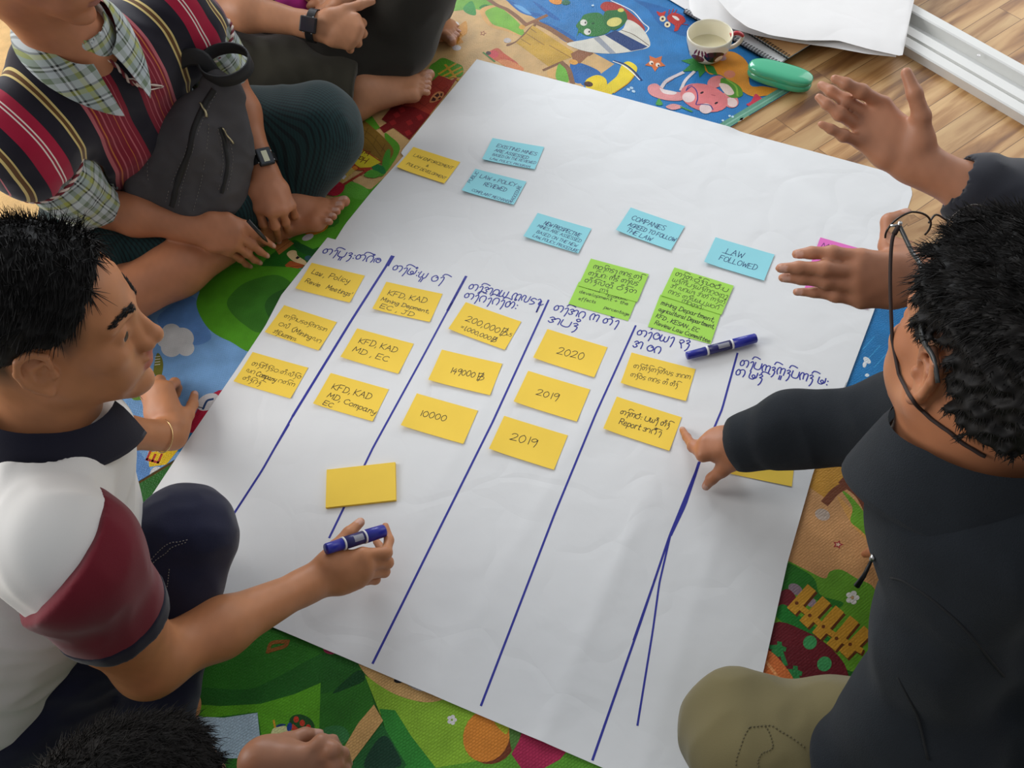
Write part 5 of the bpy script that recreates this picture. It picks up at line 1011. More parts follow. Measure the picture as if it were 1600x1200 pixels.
# ================================================================== the young man in the white polo shirt, front left
A_R = np.array([[.8882, -.3982, .2292], [.3520, .9104, .2177], [-.2954, -.1127, .9487]]) @ rodr([0, 0, math.radians(-12)]); A_p = np.array([-.523, .646, .644])
A_nk = np.array([-.583, .575, .515]); A_rs = np.array([-.535, .415, .495]); A_ls = np.array([-.665, .715, .430]); A_f = nrm([.92, .39, 0]); A_pel = np.array([-.905, .435, .13]); A_ch = np.array([-.685, .535, .36])
S = Sdf(.0094); head(S, A_R, A_p, 1.0, neck=A_nk + [-.01, -.01, -.02])
S.chain([A_pel, A_ch, A_nk - [.02, .01, .06]], [.12, .12, .085], .05); S.cone(A_rs + [-.02, .02, 0], A_ls + [-.02, -.02, 0], .05, .05, .05)
A_re = FL(234, 1036, .25); A_le = np.array([-.765, .775, .235])
n1 = hand(S, (499, 905, .105), [(566, 866, .115), (572, 882, .105), (570, 897, .092), (560, 909, .078)],
          [[(603, 864, .100), (608, 844, .090), (602, 822, .088)], [(605, 879, .078), (598, 860, .060), (588, 846, .058)], [(600, 893, .062), (588, 878, .046), (576, 868, .048)], [(586, 905, .050), (576, 893, .038), (566, 884, .040)]],
          [(512, 882, .118), (524, 856, .122), (545, 833, .118), (563, 816, .108)], nrm([.25, -.55, .75]), A_re, 1.02)
S.chain([A_rs, A_rs * .5 + A_re * .5, A_re], [.055, .054, .045], .03)
n2 = hand(S, (266, 682, .045), [(263, 606, .062), (249, 603, .064), (236, 606, .060), (226, 614, .050)],
          [[(273, 598, .040), (278, 606, .020), (277, 618, .012)], [(250, 594, .038), (252, 600, .018), (255, 611, .012)], [(233, 597, .036), (234, 602, .018), (238, 612, .012)], [(218, 608, .030), (220, 612, .016), (225, 620, .012)]],
          [(279, 666, .046), (293, 648, .042), (301, 632, .030), (304, 616, .016)], nrm([.1, -.25, .9]), A_le, 1.0)
S.chain([A_ls, A_ls * .5 + A_le * .5, A_le], [.05, .047, .040], .03)
A_hip = np.array([-.80, .36, .11]); A_kn = FL(286, 838, .255); A_an = FL(246, 1125, .070); A_hl = np.array([-.88, .50, .11]); A_kl = np.array([-.63, .55, .085]); A_al = FL(172, 1085, .045)
S.chain([A_pel, A_hip, A_kn, A_an], [.10, .07, .05, .036], .03); S.chain([A_pel, A_hl, A_kl, A_al], [.10, .07, .05, .034], .03)
foot(S, A_an, A_an + [-.16, -.12, -.062], (0, 0, 1)); foot(S, A_al, A_al + [.10, -.08, -.03], (.2, .1, .9), big=-1)
hc = head_col(A_R, A_p, (188, 127, 87), (170, 98, 80), (34, 28, 26), brow=.3, line=lambda q: np.clip(1 - np.abs((q[:, 2] - .055 + .55 * np.maximum(q[:, 0], 0) * 0) * 0), 0, 0) if False else
              np.clip(((q[:, 2] - (-.035 + .95 * np.clip(q[:, 0] + .005, 0, .1) + 0.0)) / .03), 0, 1) * np.clip((.055 - q[:, 0]) / .02, 0, 1) * (np.abs(q[:, 1]) > .03) * .8 * np.clip((np.hypot((q[:, 0] + .008) / .026, (q[:, 2] + .004) / .04) - 1) * 4, 0, 1) * (q[:, 2] < .2))
def colA(P, N):
    c = hc(P, N); return paint_nails(c, P, N, n1 + n2, NAILC)
M_SKA = skin('skin_tan')
person_a, ak = S.mesh('person', .0028, M_SKA, None, colA, origin=(A_pel[0], A_pel[1], 0.0), relax=1)
tag(person_a, 'young man in a white polo shirt with maroon sleeves writing with a blue marker', 'person')
eyes(A_R, A_p, person_a, 1.0, (1, -.38, -.10)); brows(A_R, A_p, ak, person_a)
# hair: long on top, short at the sides
def hair_cap(R, p, s, grow, cutters, h=.003, disp=.003, seed=0, ear=(.026, .02, .038)):
    S = Sdf(); g = lambda x, y, z: p + R @ (np.array([x, y, z]) * s)
    S.ell(g(-.014, 0, .035), (np.array([.093, .074, .082]) + np.array(grow)) * s, R, .01); S.ell(g(.038, 0, .040), (np.array([.046, .058, .052]) + np.array(grow)) * s, R, .025); S.ell(g(-.035, 0, -.02), (np.array([.058, .062, .055]) + np.array(grow) * .7) * s, R, .03)
    for q, n, k in cutters: S.cut(g(*q), R @ nrm(n), k)
    for y in (1, -1): S.ell(g(-.006, y * .08, -.006), np.array(ear) * s, R, .006, 's')
    S.disp = lambda P: disp * vnoise((P - p) @ R, 60, seed)
    return S.surf(h, 1)
capA = hair_cap(A_R, A_p, 1.0, .010, [((.060, 0, .080), (1, 0, -.55), .012), ((.036, 0, .040), (.50, 0, -1), .02), ((-.07, 0, -.045), (-.3, 0, -1), .01)], seed=3)
def lieflow(R, p, loc_top, loc_side, zs, lift_top, lift_side):
    """hair lying along the scalp: direction on top and at the sides, in head axes, plus a little lift"""
    def f(P, N):
        q = (P - p) @ R; t = np.clip((q[:, 2] - zs) / .05, 0, 1)[:, None]; d = (np.array(loc_top) * t + np.array(loc_side) * (1 - t)) @ R.T
        d = d - N * np.einsum('ij,ij->i', d, N)[:, None]; d /= np.maximum(np.linalg.norm(d, axis=1), 1e-6)[:, None]; return d + N * (lift_top * t + lift_side * (1 - t))
    return f
flowA = lieflow(A_R, A_p, (.15, -1, .1), (-.5, 0, -.85), .06, .42, .12)
q = (capA[0] - A_p) @ A_R; top = q[:, 2] > .05
strands(capA[0][top], capA[2][top], flowA, 5200, (.016, .032), M_HAIR, person_a, 11, .0006, .35, .16, 'hair', capA[:2])
strands(capA[0][~top], capA[2][~top], flowA, 4200, (.005, .011), M_HAIR, person_a, 12, .0005, .2, .2, 'hair_sides')
# polo shirt
M_WHITE = cloth('white_cotton', lin((226, 224, 220)), .8, (700, .2, .0006), (6, .02)); M_MAROON = cloth('maroon_cotton', lin((106, 20, 35))); M_NAVY = cloth('navy_knit', lin((24, 24, 40))); M_JEAN = cloth('dark_denim', lin((26, 28, 52)), .85, (1200, .35, .001), (25, .12)); M_STITCH = mat('seam_thread', lin((120, 116, 112)), .7)
S = Sdf(.0094); fl = (A_f, .74)
S.chain([A_pel + [-.01, 0, -.02], A_pel * .45 + A_ch * .55, A_ch, A_nk - [.035, .015, .045]], [.172, .168, .168, .105], .05, flat=(nrm(A_f + [0, 0, -.5]), .82)); S.cone(A_rs + [-.02, .03, .004], A_ls + [-.02, -.02, .002], .068, .066, .06)
st = nrm(A_re - A_rs); S.cone(A_rs + [-.01, .01, .004], A_rs + st * .02, .070, .070, .03); S.cone(A_ls, A_ls * .28 + A_le * .72, .070, .064, .03); S.cone(A_ls + [.0, -.03, .0], A_ch + [.045, .045, -.02], .056, .07, .05); S.cone(A_nk + [.035, .03, -.045], A_ch + [.06, .02, 0], .045, .07, .05); S.cone(A_nk - [.02, .01, .05], A_nk - [.005, 0, .012], .085, .074, .03)
st = nrm(A_re - A_rs); S.cone(A_ls * .4 + A_le * .6, A_ls * .1 + A_le * .9, .050, .054, .003, 's')
S.cone(A_pel * .6 + A_ch * .4, A_pel + [.045, -.065, -.04], .15, .145, .05); S.cut(A_pel + [0.05, -.22, -.105], (-.05, -.35, -1), .004); S.cone(A_nk - [.01, .0, .0], A_nk + [.01, .01, .09], .060, .066, .004, 's')
rr = rodr([0, 0, math.radians(30)]); S.disp = wrinkle(6, .0085, 4, rodr([.5, .3, .2]) @ np.diag([1, .35, 1.3]))
shirt, _ = S.mesh('polo_shirt', .004, M_WHITE, person_a, origin=parent_loc(person_a))
S = Sdf(.0094); e1 = A_rs * .52 + A_re * .48; S.cone(A_rs + [-.02, .02, .01], A_rs, .074, .075, .03); S.cone(A_rs, e1, .075, .066, .03); S.cut(A_rs - st * .012, -nrm(st + [.55, .05, .25]), .004); S.cut(e1, st, .003); S.cone(e1 - st * .02, e1 + st * .03, .052, .054, .003, 's'); S.disp = wrinkle(7, .004, 8)
S.mesh('sleeve', .0035, M_MAROON, shirt, origin=parent_loc(shirt))
S = Sdf(.0094); S.cone(e1 - st * .010, e1 + st * .012, .0685, .0665, .003); S.cut(e1 + st * .012, st, .003); S.cut(e1 - st * .010, -st, .003); S.cone(e1 - st * .04, e1 + st * .04, .053, .055, .003, 's'); S.disp = wrinkle(7, .004, 8)
S.mesh('sleeve_cuff', .003, M_NAVY, shirt, origin=parent_loc(shirt))
collar('collar', A_p + A_R @ np.array([-.030, 0, -.112]), nrm([.34, .20, .92]), np.array([.95, .25, 0]), .083, .106, .046, M_NAVY, shirt, .28, .012, .018, .007)
# jeans
S = Sdf(.0094); S.chain([A_pel + [.02, -.02, -.02], A_hip, A_hip * .4 + A_kn * .6, A_kn], [.125, .105, .088, .074], .03); S.chain([A_kn, A_kn * .5 + A_an * .5, A_an], [.073, .062, .054], .02); S.chain([A_pel, A_hl, A_kl, A_al], [.12, .10, .078, .058], .03)
S.cone(A_al, A_al + (A_al - A_kl) * .3, .040, .046, .003, 's')
S.disp = wrinkle(8, .0045, 21)
jeans, (jp, jf, jn) = S.mesh('jeans', .004, M_JEAN, person_a, origin=parent_loc(person_a))
def on_surface(line, pos, N, lift, toward=None, dense=5):
    """lay a seam line given by photo pixels on the nearest visible piece of a garment"""
    L = smooth_line([np.array(p, float) for p in line], dense); c = (pos - CC) @ CM.T; u = np.stack([800 + CAM_F * c[:, 0] / c[:, 2], 600 - CAM_F * c[:, 1] / c[:, 2]], 1); fac = np.einsum('ij,ij->i', N, CC - pos) > 0
    out = []
    for p in L:
        d = np.linalg.norm(u - p, axis=1); k = np.nonzero((d < 5) & fac)[0]
        if len(k) == 0: k = np.array([np.argmin(d + 1e6 * ~fac)])
        k = k[np.argmin(c[k, 2])]; out.append(pos[k] + N[k] * lift)
    for _ in range(2): out = [out[0]] + [(out[i - 1] + 2 * out[i] + out[i + 1]) / 4 for i in range(1, len(out) - 1)] + [out[-1]]
    return out
def stitches(lines, mesh, parent, m, r=.0008, name='stitching'):
    b = MB()
    for l in lines:
        P = on_surface(l, mesh[0], mesh[2], r * .6); P = list(resample(P, max(len(P) * 2, int(np.linalg.norm(np.diff(P, axis=0), axis=1).sum() / .0035))))
        for i in range(0, len(P) - 1, 2): b.tube([P[i], P[i + 1]], r, 5)
    return b.build(name, m, parent, True, parent_loc(parent))
stitches([[(232, 880), (252, 860), (275, 848), (296, 844)], [(232, 888), (255, 868), (277, 855), (294, 850)], [(258, 935), (264, 915), (268, 890)]], (jp, jf, jn), jeans, M_STITCH, .0007)
S = Sdf(.0094); foot(S, A_al, A_al + [.10, -.08, -.03], (.2, .1, .9), 1.06, big=-1); S.cone(A_al, A_al + nrm(A_kl - A_al) * .06, .038, .040, .02); M_SOCK = cloth('grey_sock', lin((150, 150, 156)))
S.mesh('sock', .004, M_SOCK, person_a, origin=parent_loc(person_a))
# what he holds and wears
marker(FL(509, 858, .150), FL(600, 829, .098), 'blue marker pen held in the hand of the man in the white polo', .0112)
M_GOLD = mat('gold', (.75, .52, .25), .25, .5, 1.0)
w = FL(266, 682, .045); ax = nrm(w - A_le); c = w - ax * .018; u1 = nrm(np.cross(ax, [0, 0, 1])); u2 = np.cross(u1, ax); b = MB()
b.tube([c + u1 * .0330 * math.cos(t) + u2 * .0290 * math.sin(t) for t in [2 * math.pi * k / 40 for k in range(40)]], .0013, 8, closed=True)
tag(b.build('bracelet', M_GOLD, None, True, tuple(c)), 'thin gold bangle on the wrist resting on the blue mat', 'bracelet')
# ================================================================== shared pieces: woven cloth, watches
def bands(name, stops, lines=None, rough=.85, scale=1.0, absx=False, comp=0, weave=900):
    """stripes across one cloth coordinate; stops = [(position 0..1, colour)], constant steps"""
    m = mat(name, (1, 1, 1), rough, .2, bump=(weave, .3, .0008), sheen=.2); nt = m.node_tree; L = nt.links.new; b = nt.nodes['Principled BSDF']
    a = nt.nodes.new('ShaderNodeAttribute'); a.attribute_name = 'pat'; sp = nt.nodes.new('ShaderNodeSeparateXYZ'); L(a.outputs['Vector'], sp.inputs[0])
    def chan(c, fr):
        s_ = nt.nodes.new('ShaderNodeMath'); s_.operation = 'MULTIPLY'; s_.inputs[1].default_value = scale; L(sp.outputs[c], s_.inputs[0]); o = s_.outputs[0]
        q = nt.nodes.new('ShaderNodeMath'); q.operation = 'ABSOLUTE' if not fr else 'FRACT'; L(o, q.inputs[0]); return q.outputs[0]
    def ramp(st, src):
        r = nt.nodes.new('ShaderNodeValToRGB'); r.color_ramp.interpolation = 'CONSTANT'; e = r.color_ramp.elements
        for i, (p, c) in enumerate(st[:31]):
            k = e[i] if i < 2 else e.new(p); k.position = p; k.color = tuple(c) if len(c) == 4 else tuple(c) + (1,)
        L(src, r.inputs[0]); return r
    src = chan(comp, not absx); r = ramp(stops, src); out = r.outputs[0]
    if lines:
        for (st, c2, mode) in lines:
            r2 = ramp(st, chan(c2, not absx)); mx = nt.nodes.new('ShaderNodeMix'); mx.data_type = 'RGBA'
            if mode == 'over': L(r2.outputs[1], mx.inputs['Factor'])
            else: mx.inputs['Factor'].default_value = mode
            L(out, mx.inputs[6]); L(r2.outputs[0], mx.inputs[7]); out = mx.outputs[2]
    L(out, b.inputs['Base Color']); return m
MAR, CRI, NVY, YLW, BRN, WHT, PNK_, GRN_ = [lin(c) for c in ((128, 26, 46), (160, 22, 56), (26, 24, 36), (206, 186, 120), (96, 66, 36), (226, 214, 206), (180, 96, 104), (70, 78, 50))]
def seq(*st):
    out = []; x = 0
    for w, c in st: out.append((min(x, 1), c)); x += w
    return out
K0 = (0, 0, 0, 0)
VEST = seq((.05, NVY), (.19, MAR), (.02, PNK_), (.10, NVY), (.012, YLW), (.02, BRN), (.012, YLW), (.085, NVY), (.055, CRI), (.008, WHT), (.012, CRI), (.008, WHT), (.075, CRI), (.065, NVY), (.010, YLW), (.020, BRN), (.010, YLW), (.06, NVY), (.12, MAR), (.01, YLW), (.018, GRN_), (.01, YLW), (.1, NVY))
VLINES = [(0, K0)]
for a, c in ((.075, PNK_), (.105, PNK_), (.135, lin((190, 110, 60))), (.165, PNK_), (.195, PNK_), (.222, lin((190, 110, 60)))): VLINES += [(a, tuple(c) + (1,)), (a + .005, K0)]
for a in (.79, .81, .835): VLINES += [(a, tuple(PNK_) + (1,)), (a + .005, K0)]
M_VEST = bands('woven_vest_cloth', VEST, [(VLINES, 0, 'over')], scale=1 / .33, absx=True)
P1 = seq((.16, lin((168, 178, 182))), (.05, lin((40, 46, 44))), (.05, lin((198, 206, 206))), (.05, lin((44, 48, 46))), (.17, lin((150, 164, 160))), (.12, lin((160, 166, 82))), (.05, lin((56, 62, 48))), (.20, lin((188, 196, 198))), (.1, lin((110, 126, 104))))
M_PLAID = bands('plaid_cotton', P1, [(P1, 1, .5)], scale=1 / .062)
T1 = seq((.5, lin((14, 34, 38))), (.5, lin((34, 92, 92))))
T1b = seq((.62, lin((12, 28, 32))), (.38, lin((30, 84, 84))))
def sarong_material():
    m = bands('checked_sarong', seq((.45, lin((12, 24, 27))), (.55, lin((17, 40, 43)))), [(seq((.38, lin((10, 22, 25))), (.62, lin((24, 60, 61)))), 1, .5)], scale=1 / .0062); return m
M_SARONG = sarong_material()
M_TRIMW = mat('white_braid', lin((214, 196, 186)), .8); M_TRIMR = mat('maroon_braid', lin((110, 30, 40)), .8)
def braid(name, line, r, parent, closed=False):
    """two-colour twisted cord"""
    P = resample(line + [line[0]] if closed else line, max(int(np.linalg.norm(np.diff(np.array(line), axis=0), axis=1).sum() / .0022), 8)); b = MB()
    for ph, m in ((0, 0), (math.pi, 1)):
        out = []
        for i in range(len(P)):
            t = nrm(P[min(i + 1, len(P) - 1)] - P[max(i - 1, 0)]); u = nrm(np.cross(t, [.1, .2, 1])); v = np.cross(t, u); a = i * .62 + ph; out.append(P[i] + (u * math.cos(a) + v * math.sin(a)) * r * .7)
        b.tube(out, r, 6, m)
    return b.build(name, [M_TRIMW, M_TRIMR], parent, True, parent_loc(parent))
M_RUB = mat('black_rubber', lin((20, 20, 22)), .5, .4); M_LCD = mat('lcd_face', lin((196, 196, 168)), .3); M_DKGL = mat('dark_dial', lin((34, 40, 48)), .15, .6)
def watch(W, elbow, dorsal, label, rad=(.030, .0235), face='lcd', off=.022, size=(.0165, .0185)):
    W = px(W); e = px(elbow); ax = nrm(W - e); d = nrm(dorsal - ax * (np.asarray(dorsal) @ ax)); sd = np.cross(d, ax); c = W - ax * off; t = thing('wristwatch', label, 'watch', c)
    b = MB(); n = 48; vs = []; hw = .0088
    for k in range(n):
        a = 2 * math.pi * k / n
        for (dr, w) in ((0, -hw), (.0022, -hw), (.0022, hw), (0, hw)):
            vs.append(c + sd * (rad[0] + dr) * math.cos(a) + d * (rad[1] + dr) * math.sin(a) + ax * w)
    b.add(vs, [(4 * k + j, 4 * k + (j + 1) % 4, 4 * ((k + 1) % n) + (j + 1) % 4, 4 * ((k + 1) % n) + j) for k in range(n) for j in range(4)]); b.build('strap', M_RUB, t, False, tuple(c))
    R3 = np.stack([sd, ax, d], 1); cc = c + d * (rad[1] + .0045)
    q = MB(); q.box(cc, (size[0], size[1], .0042), R3); o = q.build('case', M_RUB, t, False, tuple(c)); bv = o.modifiers.new('b', 'BEVEL'); bv.width = .003; bv.segments = 3
    q = MB(); q.box(cc + d * .0042, (size[0] * .82, size[1] * .82, .0004), R3); q.build('dial', M_DKGL, t, False, tuple(c))
    if face == 'lcd': q = MB(); q.box(cc + d * .0048, (size[0] * .36, size[1] * .62, .0003), R3); q.build('display', M_LCD, t, False, tuple(c))
    for s1 in (-1, 1):
        for s2 in (-.5, .5): q = MB(); q.tube([cc + sd * s1 * size[0] * .95 + ax * s2 * size[1], cc + sd * s1 * (size[0] + .0015) + ax * s2 * size[1]], .0016, 8); q.build('button', M_STEEL, t, True, tuple(c))
    return t
M_SKB = skin('skin_brown'); M_SKC = skin('skin_warm')
def plain_col(base, nails): 
    bb = np.array(lin(base))
    def f(P, N):
        c = np.tile(bb, (len(P), 1)) * (1 + .06 * vnoise(P, 16, 4) + .03 * vnoise(P, 70, 5))[:, None]; return paint_nails(c, P, N, nails, NAILC)
    return f

# ================================================================== the man in the striped vest, top left
B_f = nrm([.75, -.66, 0]); B_p = np.array([-.618, 1.298, .748]); B_R = basis((.80, -.14, -.50), (.48, -.02, .84)); B_nk = np.array([-.672, 1.362, .545]); B_ls = np.array([-.550, 1.535, .440]); B_rs = np.array([-.805, 1.235, .440]); B_ch = np.array([-.725, 1.435, .33]); B_pel = np.array([-.83, 1.55, .12])
B_le = FL(352, 118, .285); B_re = FL(150, 322, .215); B_lw = FL(413, 268, .165); B_rw = FL(312, 359, .150)
S = Sdf(); head(S, B_R, B_p, 1.0, neck=B_nk - [.01, 0, .03]); S.chain([B_pel, B_ch, B_nk - [.02, -.02, .06]], [.12, .12, .08], .05); S.cone(B_ls, B_rs, .048, .048, .05)
S.chain([B_ls, B_ls * .5 + B_le * .5, B_le], [.048, .045, .036], .03); S.chain([B_rs, B_rs * .5 + B_re * .5, B_re], [.048, .045, .036], .03)
B_kr = FL(112, 508, .115); B_ar = FL(452, 326, .042); B_kl = FL(505, 205, .135); B_al = FL(470, 290, .06)
S.chain([B_pel, B_pel + [.02, -.16, 0], B_kr], [.11, .085, .060], .03); S.chain([B_kr, B_kr * .55 + B_ar * .45, B_ar], [.056, .054, .031], .03); S.chain([B_pel, B_pel + [.12, .04, 0], B_kl, B_al], [.11, .085, .056, .034], .03)
nf = foot(S, B_ar, FL(539, 316, .030), (-.25, .35, .9), .95, 1)
n1 = hand(S, (413, 268, .165), [(404, 326, .128), (423, 331, .128), (441, 329, .120), (456, 321, .108)],
          [[(411, 350, .092), (415, 364, .050), (417, 377, .014)], [(430, 353, .092), (434, 365, .048), (436, 378, .014)], [(446, 347, .082), (450, 359, .044), (451, 369, .014)], [(460, 336, .072), (462, 345, .038), (462, 353, .014)]],
          [(397, 298, .145), (388, 325, .118), (391, 347, .085), (399, 362, .055)], nrm([.35, -.55, .75]), B_le, .98)
n2 = hand(S, (312, 359, .150), [(368, 354, .142), (370, 368, .134), (366, 382, .120), (356, 393, .104)],
          [[(397, 364, .112), (413, 375, .082), (428, 385, .058)], [(393, 381, .098), (406, 393, .070), (418, 400, .048)], [(386, 396, .080), (397, 406, .052), (407, 411, .034)], [(375, 404, .064), (384, 413, .040), (392, 417, .026)]],
          [(330, 344, .156), (355, 341, .155), (383, 352, .132), (404, 366, .108)], nrm([.15, -.45, .88]), B_re, .98)
hc_b = head_col(B_R, B_p, (172, 113, 80), (146, 92, 78), (60, 44, 38))
def colB(P, N): return paint_nails(hc_b(P, N), P, N, n1 + n2 + nf, NAILC * .8)
S.cut((0, 0, .0068), (0, 0, -1), .003); person_b, _ = S.mesh('person', .0032, M_SKB, None, colB, origin=(B_pel[0], B_pel[1], 0), relax=1)
tag(person_b, 'seated man in a maroon and black striped vest with a grey bag on his lap', 'person'); eyes(B_R, B_p, person_b)
cap = hair_cap(B_R, B_p, 1.0, .012, [((.068, 0, .058), (1, 0, -.5), .012), ((.03, 0, .02), (.4, 0, -1), .012)], seed=5, h=.004); mesh_from('hair', cap[0], cap[1], M_HAIR, person_b, None, parent_loc(person_b))
Bax = nrm(B_ls - B_rs); Bmid = (B_ls + B_rs) / 2 + B_f * .05
def pat_vest(P, N): q = P - Bmid; return np.stack([q @ Bax + .22 * np.abs(q @ Bax) * 0, q[:, 2], q @ B_f], 1)
def pat_arm(a, b):
    ax = nrm(b - a); u = nrm(np.cross(ax, [0, 0, 1])); v = np.cross(ax, u)
    def f(P, N): q = P - a; return np.stack([q @ ax + 5, np.arctan2(q @ u, q @ v) * .07 + 5, q @ u], 1)
    return f
# plaid shirt: collar and rolled sleeves
for nm, sh, el, f0, seed in (('l', B_ls, B_le, .97, 3), ('r', B_rs, B_re, 1.0, 4)):
    ax = nrm(el - sh); e1 = sh + (el - sh) * f0; S = Sdf(); S.chain([sh + ax * .03, sh * .5 + e1 * .5, e1], [.066, .064, .060], .02); S.cone(e1 - ax * .030, e1 - ax * .004, .066, .064, .006); S.cut(e1, ax, .005); S.cone(e1 - ax * .02, e1 + ax * .05, .047, .050, .003, 's'); S.disp = wrinkle(11, .007, seed)
    o, _ = S.mesh('shirt_sleeve', .004, M_PLAID, person_b, origin=parent_loc(person_b), attr=pat_arm(sh, el))
S = Sdf(); S.cone(B_nk - B_f * .02 - [0, 0, .05], B_nk + [0, 0, .012], .085, .066, .02); S.cone(B_nk, B_nk + [0.02, -.01, .08], .055, .062, .004, 's'); o, _ = S.mesh('shirt_neck', .004, M_PLAID, person_b, origin=parent_loc(person_b), attr=pat_vest)
def with_pat(o, f):
    n = len(o.data.vertices); v = np.zeros(n * 3); o.data.vertices.foreach_get('co', v); P = v.reshape(-1, 3) + WORLDLOC[o.name]; a = o.data.attributes.new('pat', 'FLOAT_VECTOR', 'POINT'); a.data.foreach_set('vector', f(P, P).astype(np.float32).ravel()); return o
with_pat(collar('shirt_collar', B_nk + [.012, -.012, .012], nrm([.35, -.25, .9]), B_f, .066, .098, .048, M_PLAID, person_b, .30, .045, .035, .004), lambda P, N: pat_vest(P, N) * [1, 1, 1] + [5, 5, 5])
# vest
S = Sdf(); fl = nrm(B_f + [0, 0, -.35]); S.chain([B_pel, B_pel * .4 + B_ch * .6, B_ch + [0, 0, .02], B_nk - [.03, -.02, .055]], [.165, .165, .168, .10], .05, flat=(fl, .80)); S.cone(B_ls - Bax * .03, B_rs + Bax * .03, .066, .066, .06)
for sh, el in ((B_ls, B_le), (B_rs, B_re)): S.chain([sh, sh + (el - sh) * .16], [.076, .084], .04)
for sh, el in ((B_ls, B_le), (B_rs, B_re)): ax = nrm(el - sh); S.cut(sh + (el - sh) * .42, nrm(el - sh), .004) if 0 else S.cone(sh + (el - sh) * .30, sh + (el - sh) * .62, .066, .072, .003, 's')
vn = B_nk + B_f * .10 + np.array([0, 0, -.03]); S.cone(B_nk - B_f * .02 + [0, 0, .02], B_nk + [0, 0, .09], .072, .085, .006, 's'); S.cone(B_nk + B_f * .075 + [0, 0, .02], B_nk + B_f * .135 + [0, 0, -.115], .045, .010, .006, 's')
S.disp = wrinkle(6, .006, 12)
vest, (vp, vf, vnm) = S.mesh('woven_vest', .004, M_VEST, person_b, origin=parent_loc(person_b), attr=pat_vest)
for sh, el in ((B_ls, B_le), (B_rs, B_re)):
    ax = nrm(el - sh); c = sh + (el - sh) * .46 + ax * .076; u = nrm(np.cross(ax, [0, 0, 1])); v = np.cross(ax, u); c = sh + ax * (np.linalg.norm(el - sh) * .16 + .046)
    braid('braided_trim', [c + (u * math.cos(t) + v * math.sin(t)) * .0735 for t in [2 * math.pi * k / 30 for k in range(30)]], .0024, vest, True)
braid('braided_trim', on_surface([(150, 76), (170, 92), (190, 110), (205, 128), (222, 136)], vp, vnm, .003), .0024, vest)
braid('braided_trim', on_surface([(22, 2), (48, 28), (70, 45)], vp, vnm, .003), .0024, vest)
b = MB(); T0 = on_surface([(205, 128), (218, 134), (236, 138), (256, 140)], vp, vnm, .004)
for k in range(5): b.tube([p + np.array([.002 * math.sin(k * 2 + i * .3), .002 * math.cos(k + i * .4), .0025 * k + .002 * math.sin(i * .5 + k)]) for i, p in enumerate(T0)], .0014, 5, k % 2)
b.build('tassel', [M_TRIMW, M_TRIMR], vest, True, parent_loc(vest))
# sarong
S = Sdf(); S.chain([B_pel + [0, 0, 0], B_pel + [.14, .02, .0], B_kl - [.02, 0, 0]], [.15, .125, .092], .05); S.cone(B_kl, FL(455, 300, .045), .092, .058, .05); S.cone(B_pel, B_kr + [.00, .07, .0], .14, .085, .05); S.cone(B_kl * .6 + B_kr * .4 + [0, .02, -.03], FL(330, 330, .06), .075, .065, .06); S.cone(FL(215, 392, .085), FL(430, 320, .045), .05, .04, .05); S.cone(FL(60, 420, .13), FL(255, 385, .10), .055, .050, .03)
S.cut((0, 0, .006), (0, 0, -1), .004); S.disp = wrinkle(6, .006, 31)
def pat_s(P, N): return np.stack([P @ nrm([.8, -.5, .35]) + 5, P @ nrm([.45, .8, -.45]) + 5, P[:, 2]], 1)
S.mesh('sarong', .004, M_SARONG, person_b, origin=parent_loc(person_b), attr=pat_s)
watch((413, 268, .165), B_le, nrm([.55, -.45, .75]), 'black digital wristwatch with pale display on the arm beside the grey bag', (.0330, .0285), 'lcd', .020)
b = MB(); a, e_ = FL(388, 345, .165), FL(418, 378, .092); b.tube([a, a * .2 + e_ * .8, e_], [.0042, .0042, .0012], 10); tag(b.build('pen', M_BLACKPL, None, True, tuple(a)), 'dark pen held between the hands of the man in the striped vest', 'pen')
# grey bag on his lap
M_BAG = mat('grey_canvas', lin((74, 72, 74)), .8, .3, noise=(9, .22), bump=(1000, .35, .001)); M_ZIP = mat('black_zip', lin((18, 18, 18)), .6); M_BRASS = mat('brass', (.35, .30, .18), .4, .5, 1.0); M_STRAP = mat('black_webbing', lin((22, 22, 24)), .7, bump=(800, .3, .001)); M_THREAD = mat('grey_thread', lin((120, 116, 110)), .8)
bb0 = FL(292, 290, .175); bb1 = FL(342, 140, .330); bm = (bb0 + bb1) / 2; bax = nrm(bb1 - bb0); bn = nrm((CC - bm) - bax * ((CC - bm) @ bax)); bn = nrm(bn + np.array([.15, -.1, 0])); bs = np.cross(bax, bn); bb0 = bb0 + bn * .030; bb1 = bb1 + bn * .034
S = Sdf(); S.chain([bb0, bb0 * .55 + bb1 * .45, bb1], [.096, .094, .044], .03, flat=(bn, .56)); S.cone(bb0 - bs * .03, bb0 + bs * .045, .084, .080, .03, flat=(bn, .58)); S.cone(bb0 + bs * .03, bb0 * .45 + bb1 * .55 + bs * .025, .080, .060, .03, flat=(bn, .58)); S.disp = wrinkle(8, .006, 44)
bag = thing('bag', 'dark grey canvas bag with zips resting on the lap of the man in the vest', 'bag', tuple(bb0 - [0, 0, .09])); bo, bg = S.mesh('body', .0035, M_BAG, bag, origin=parent_loc(bag))
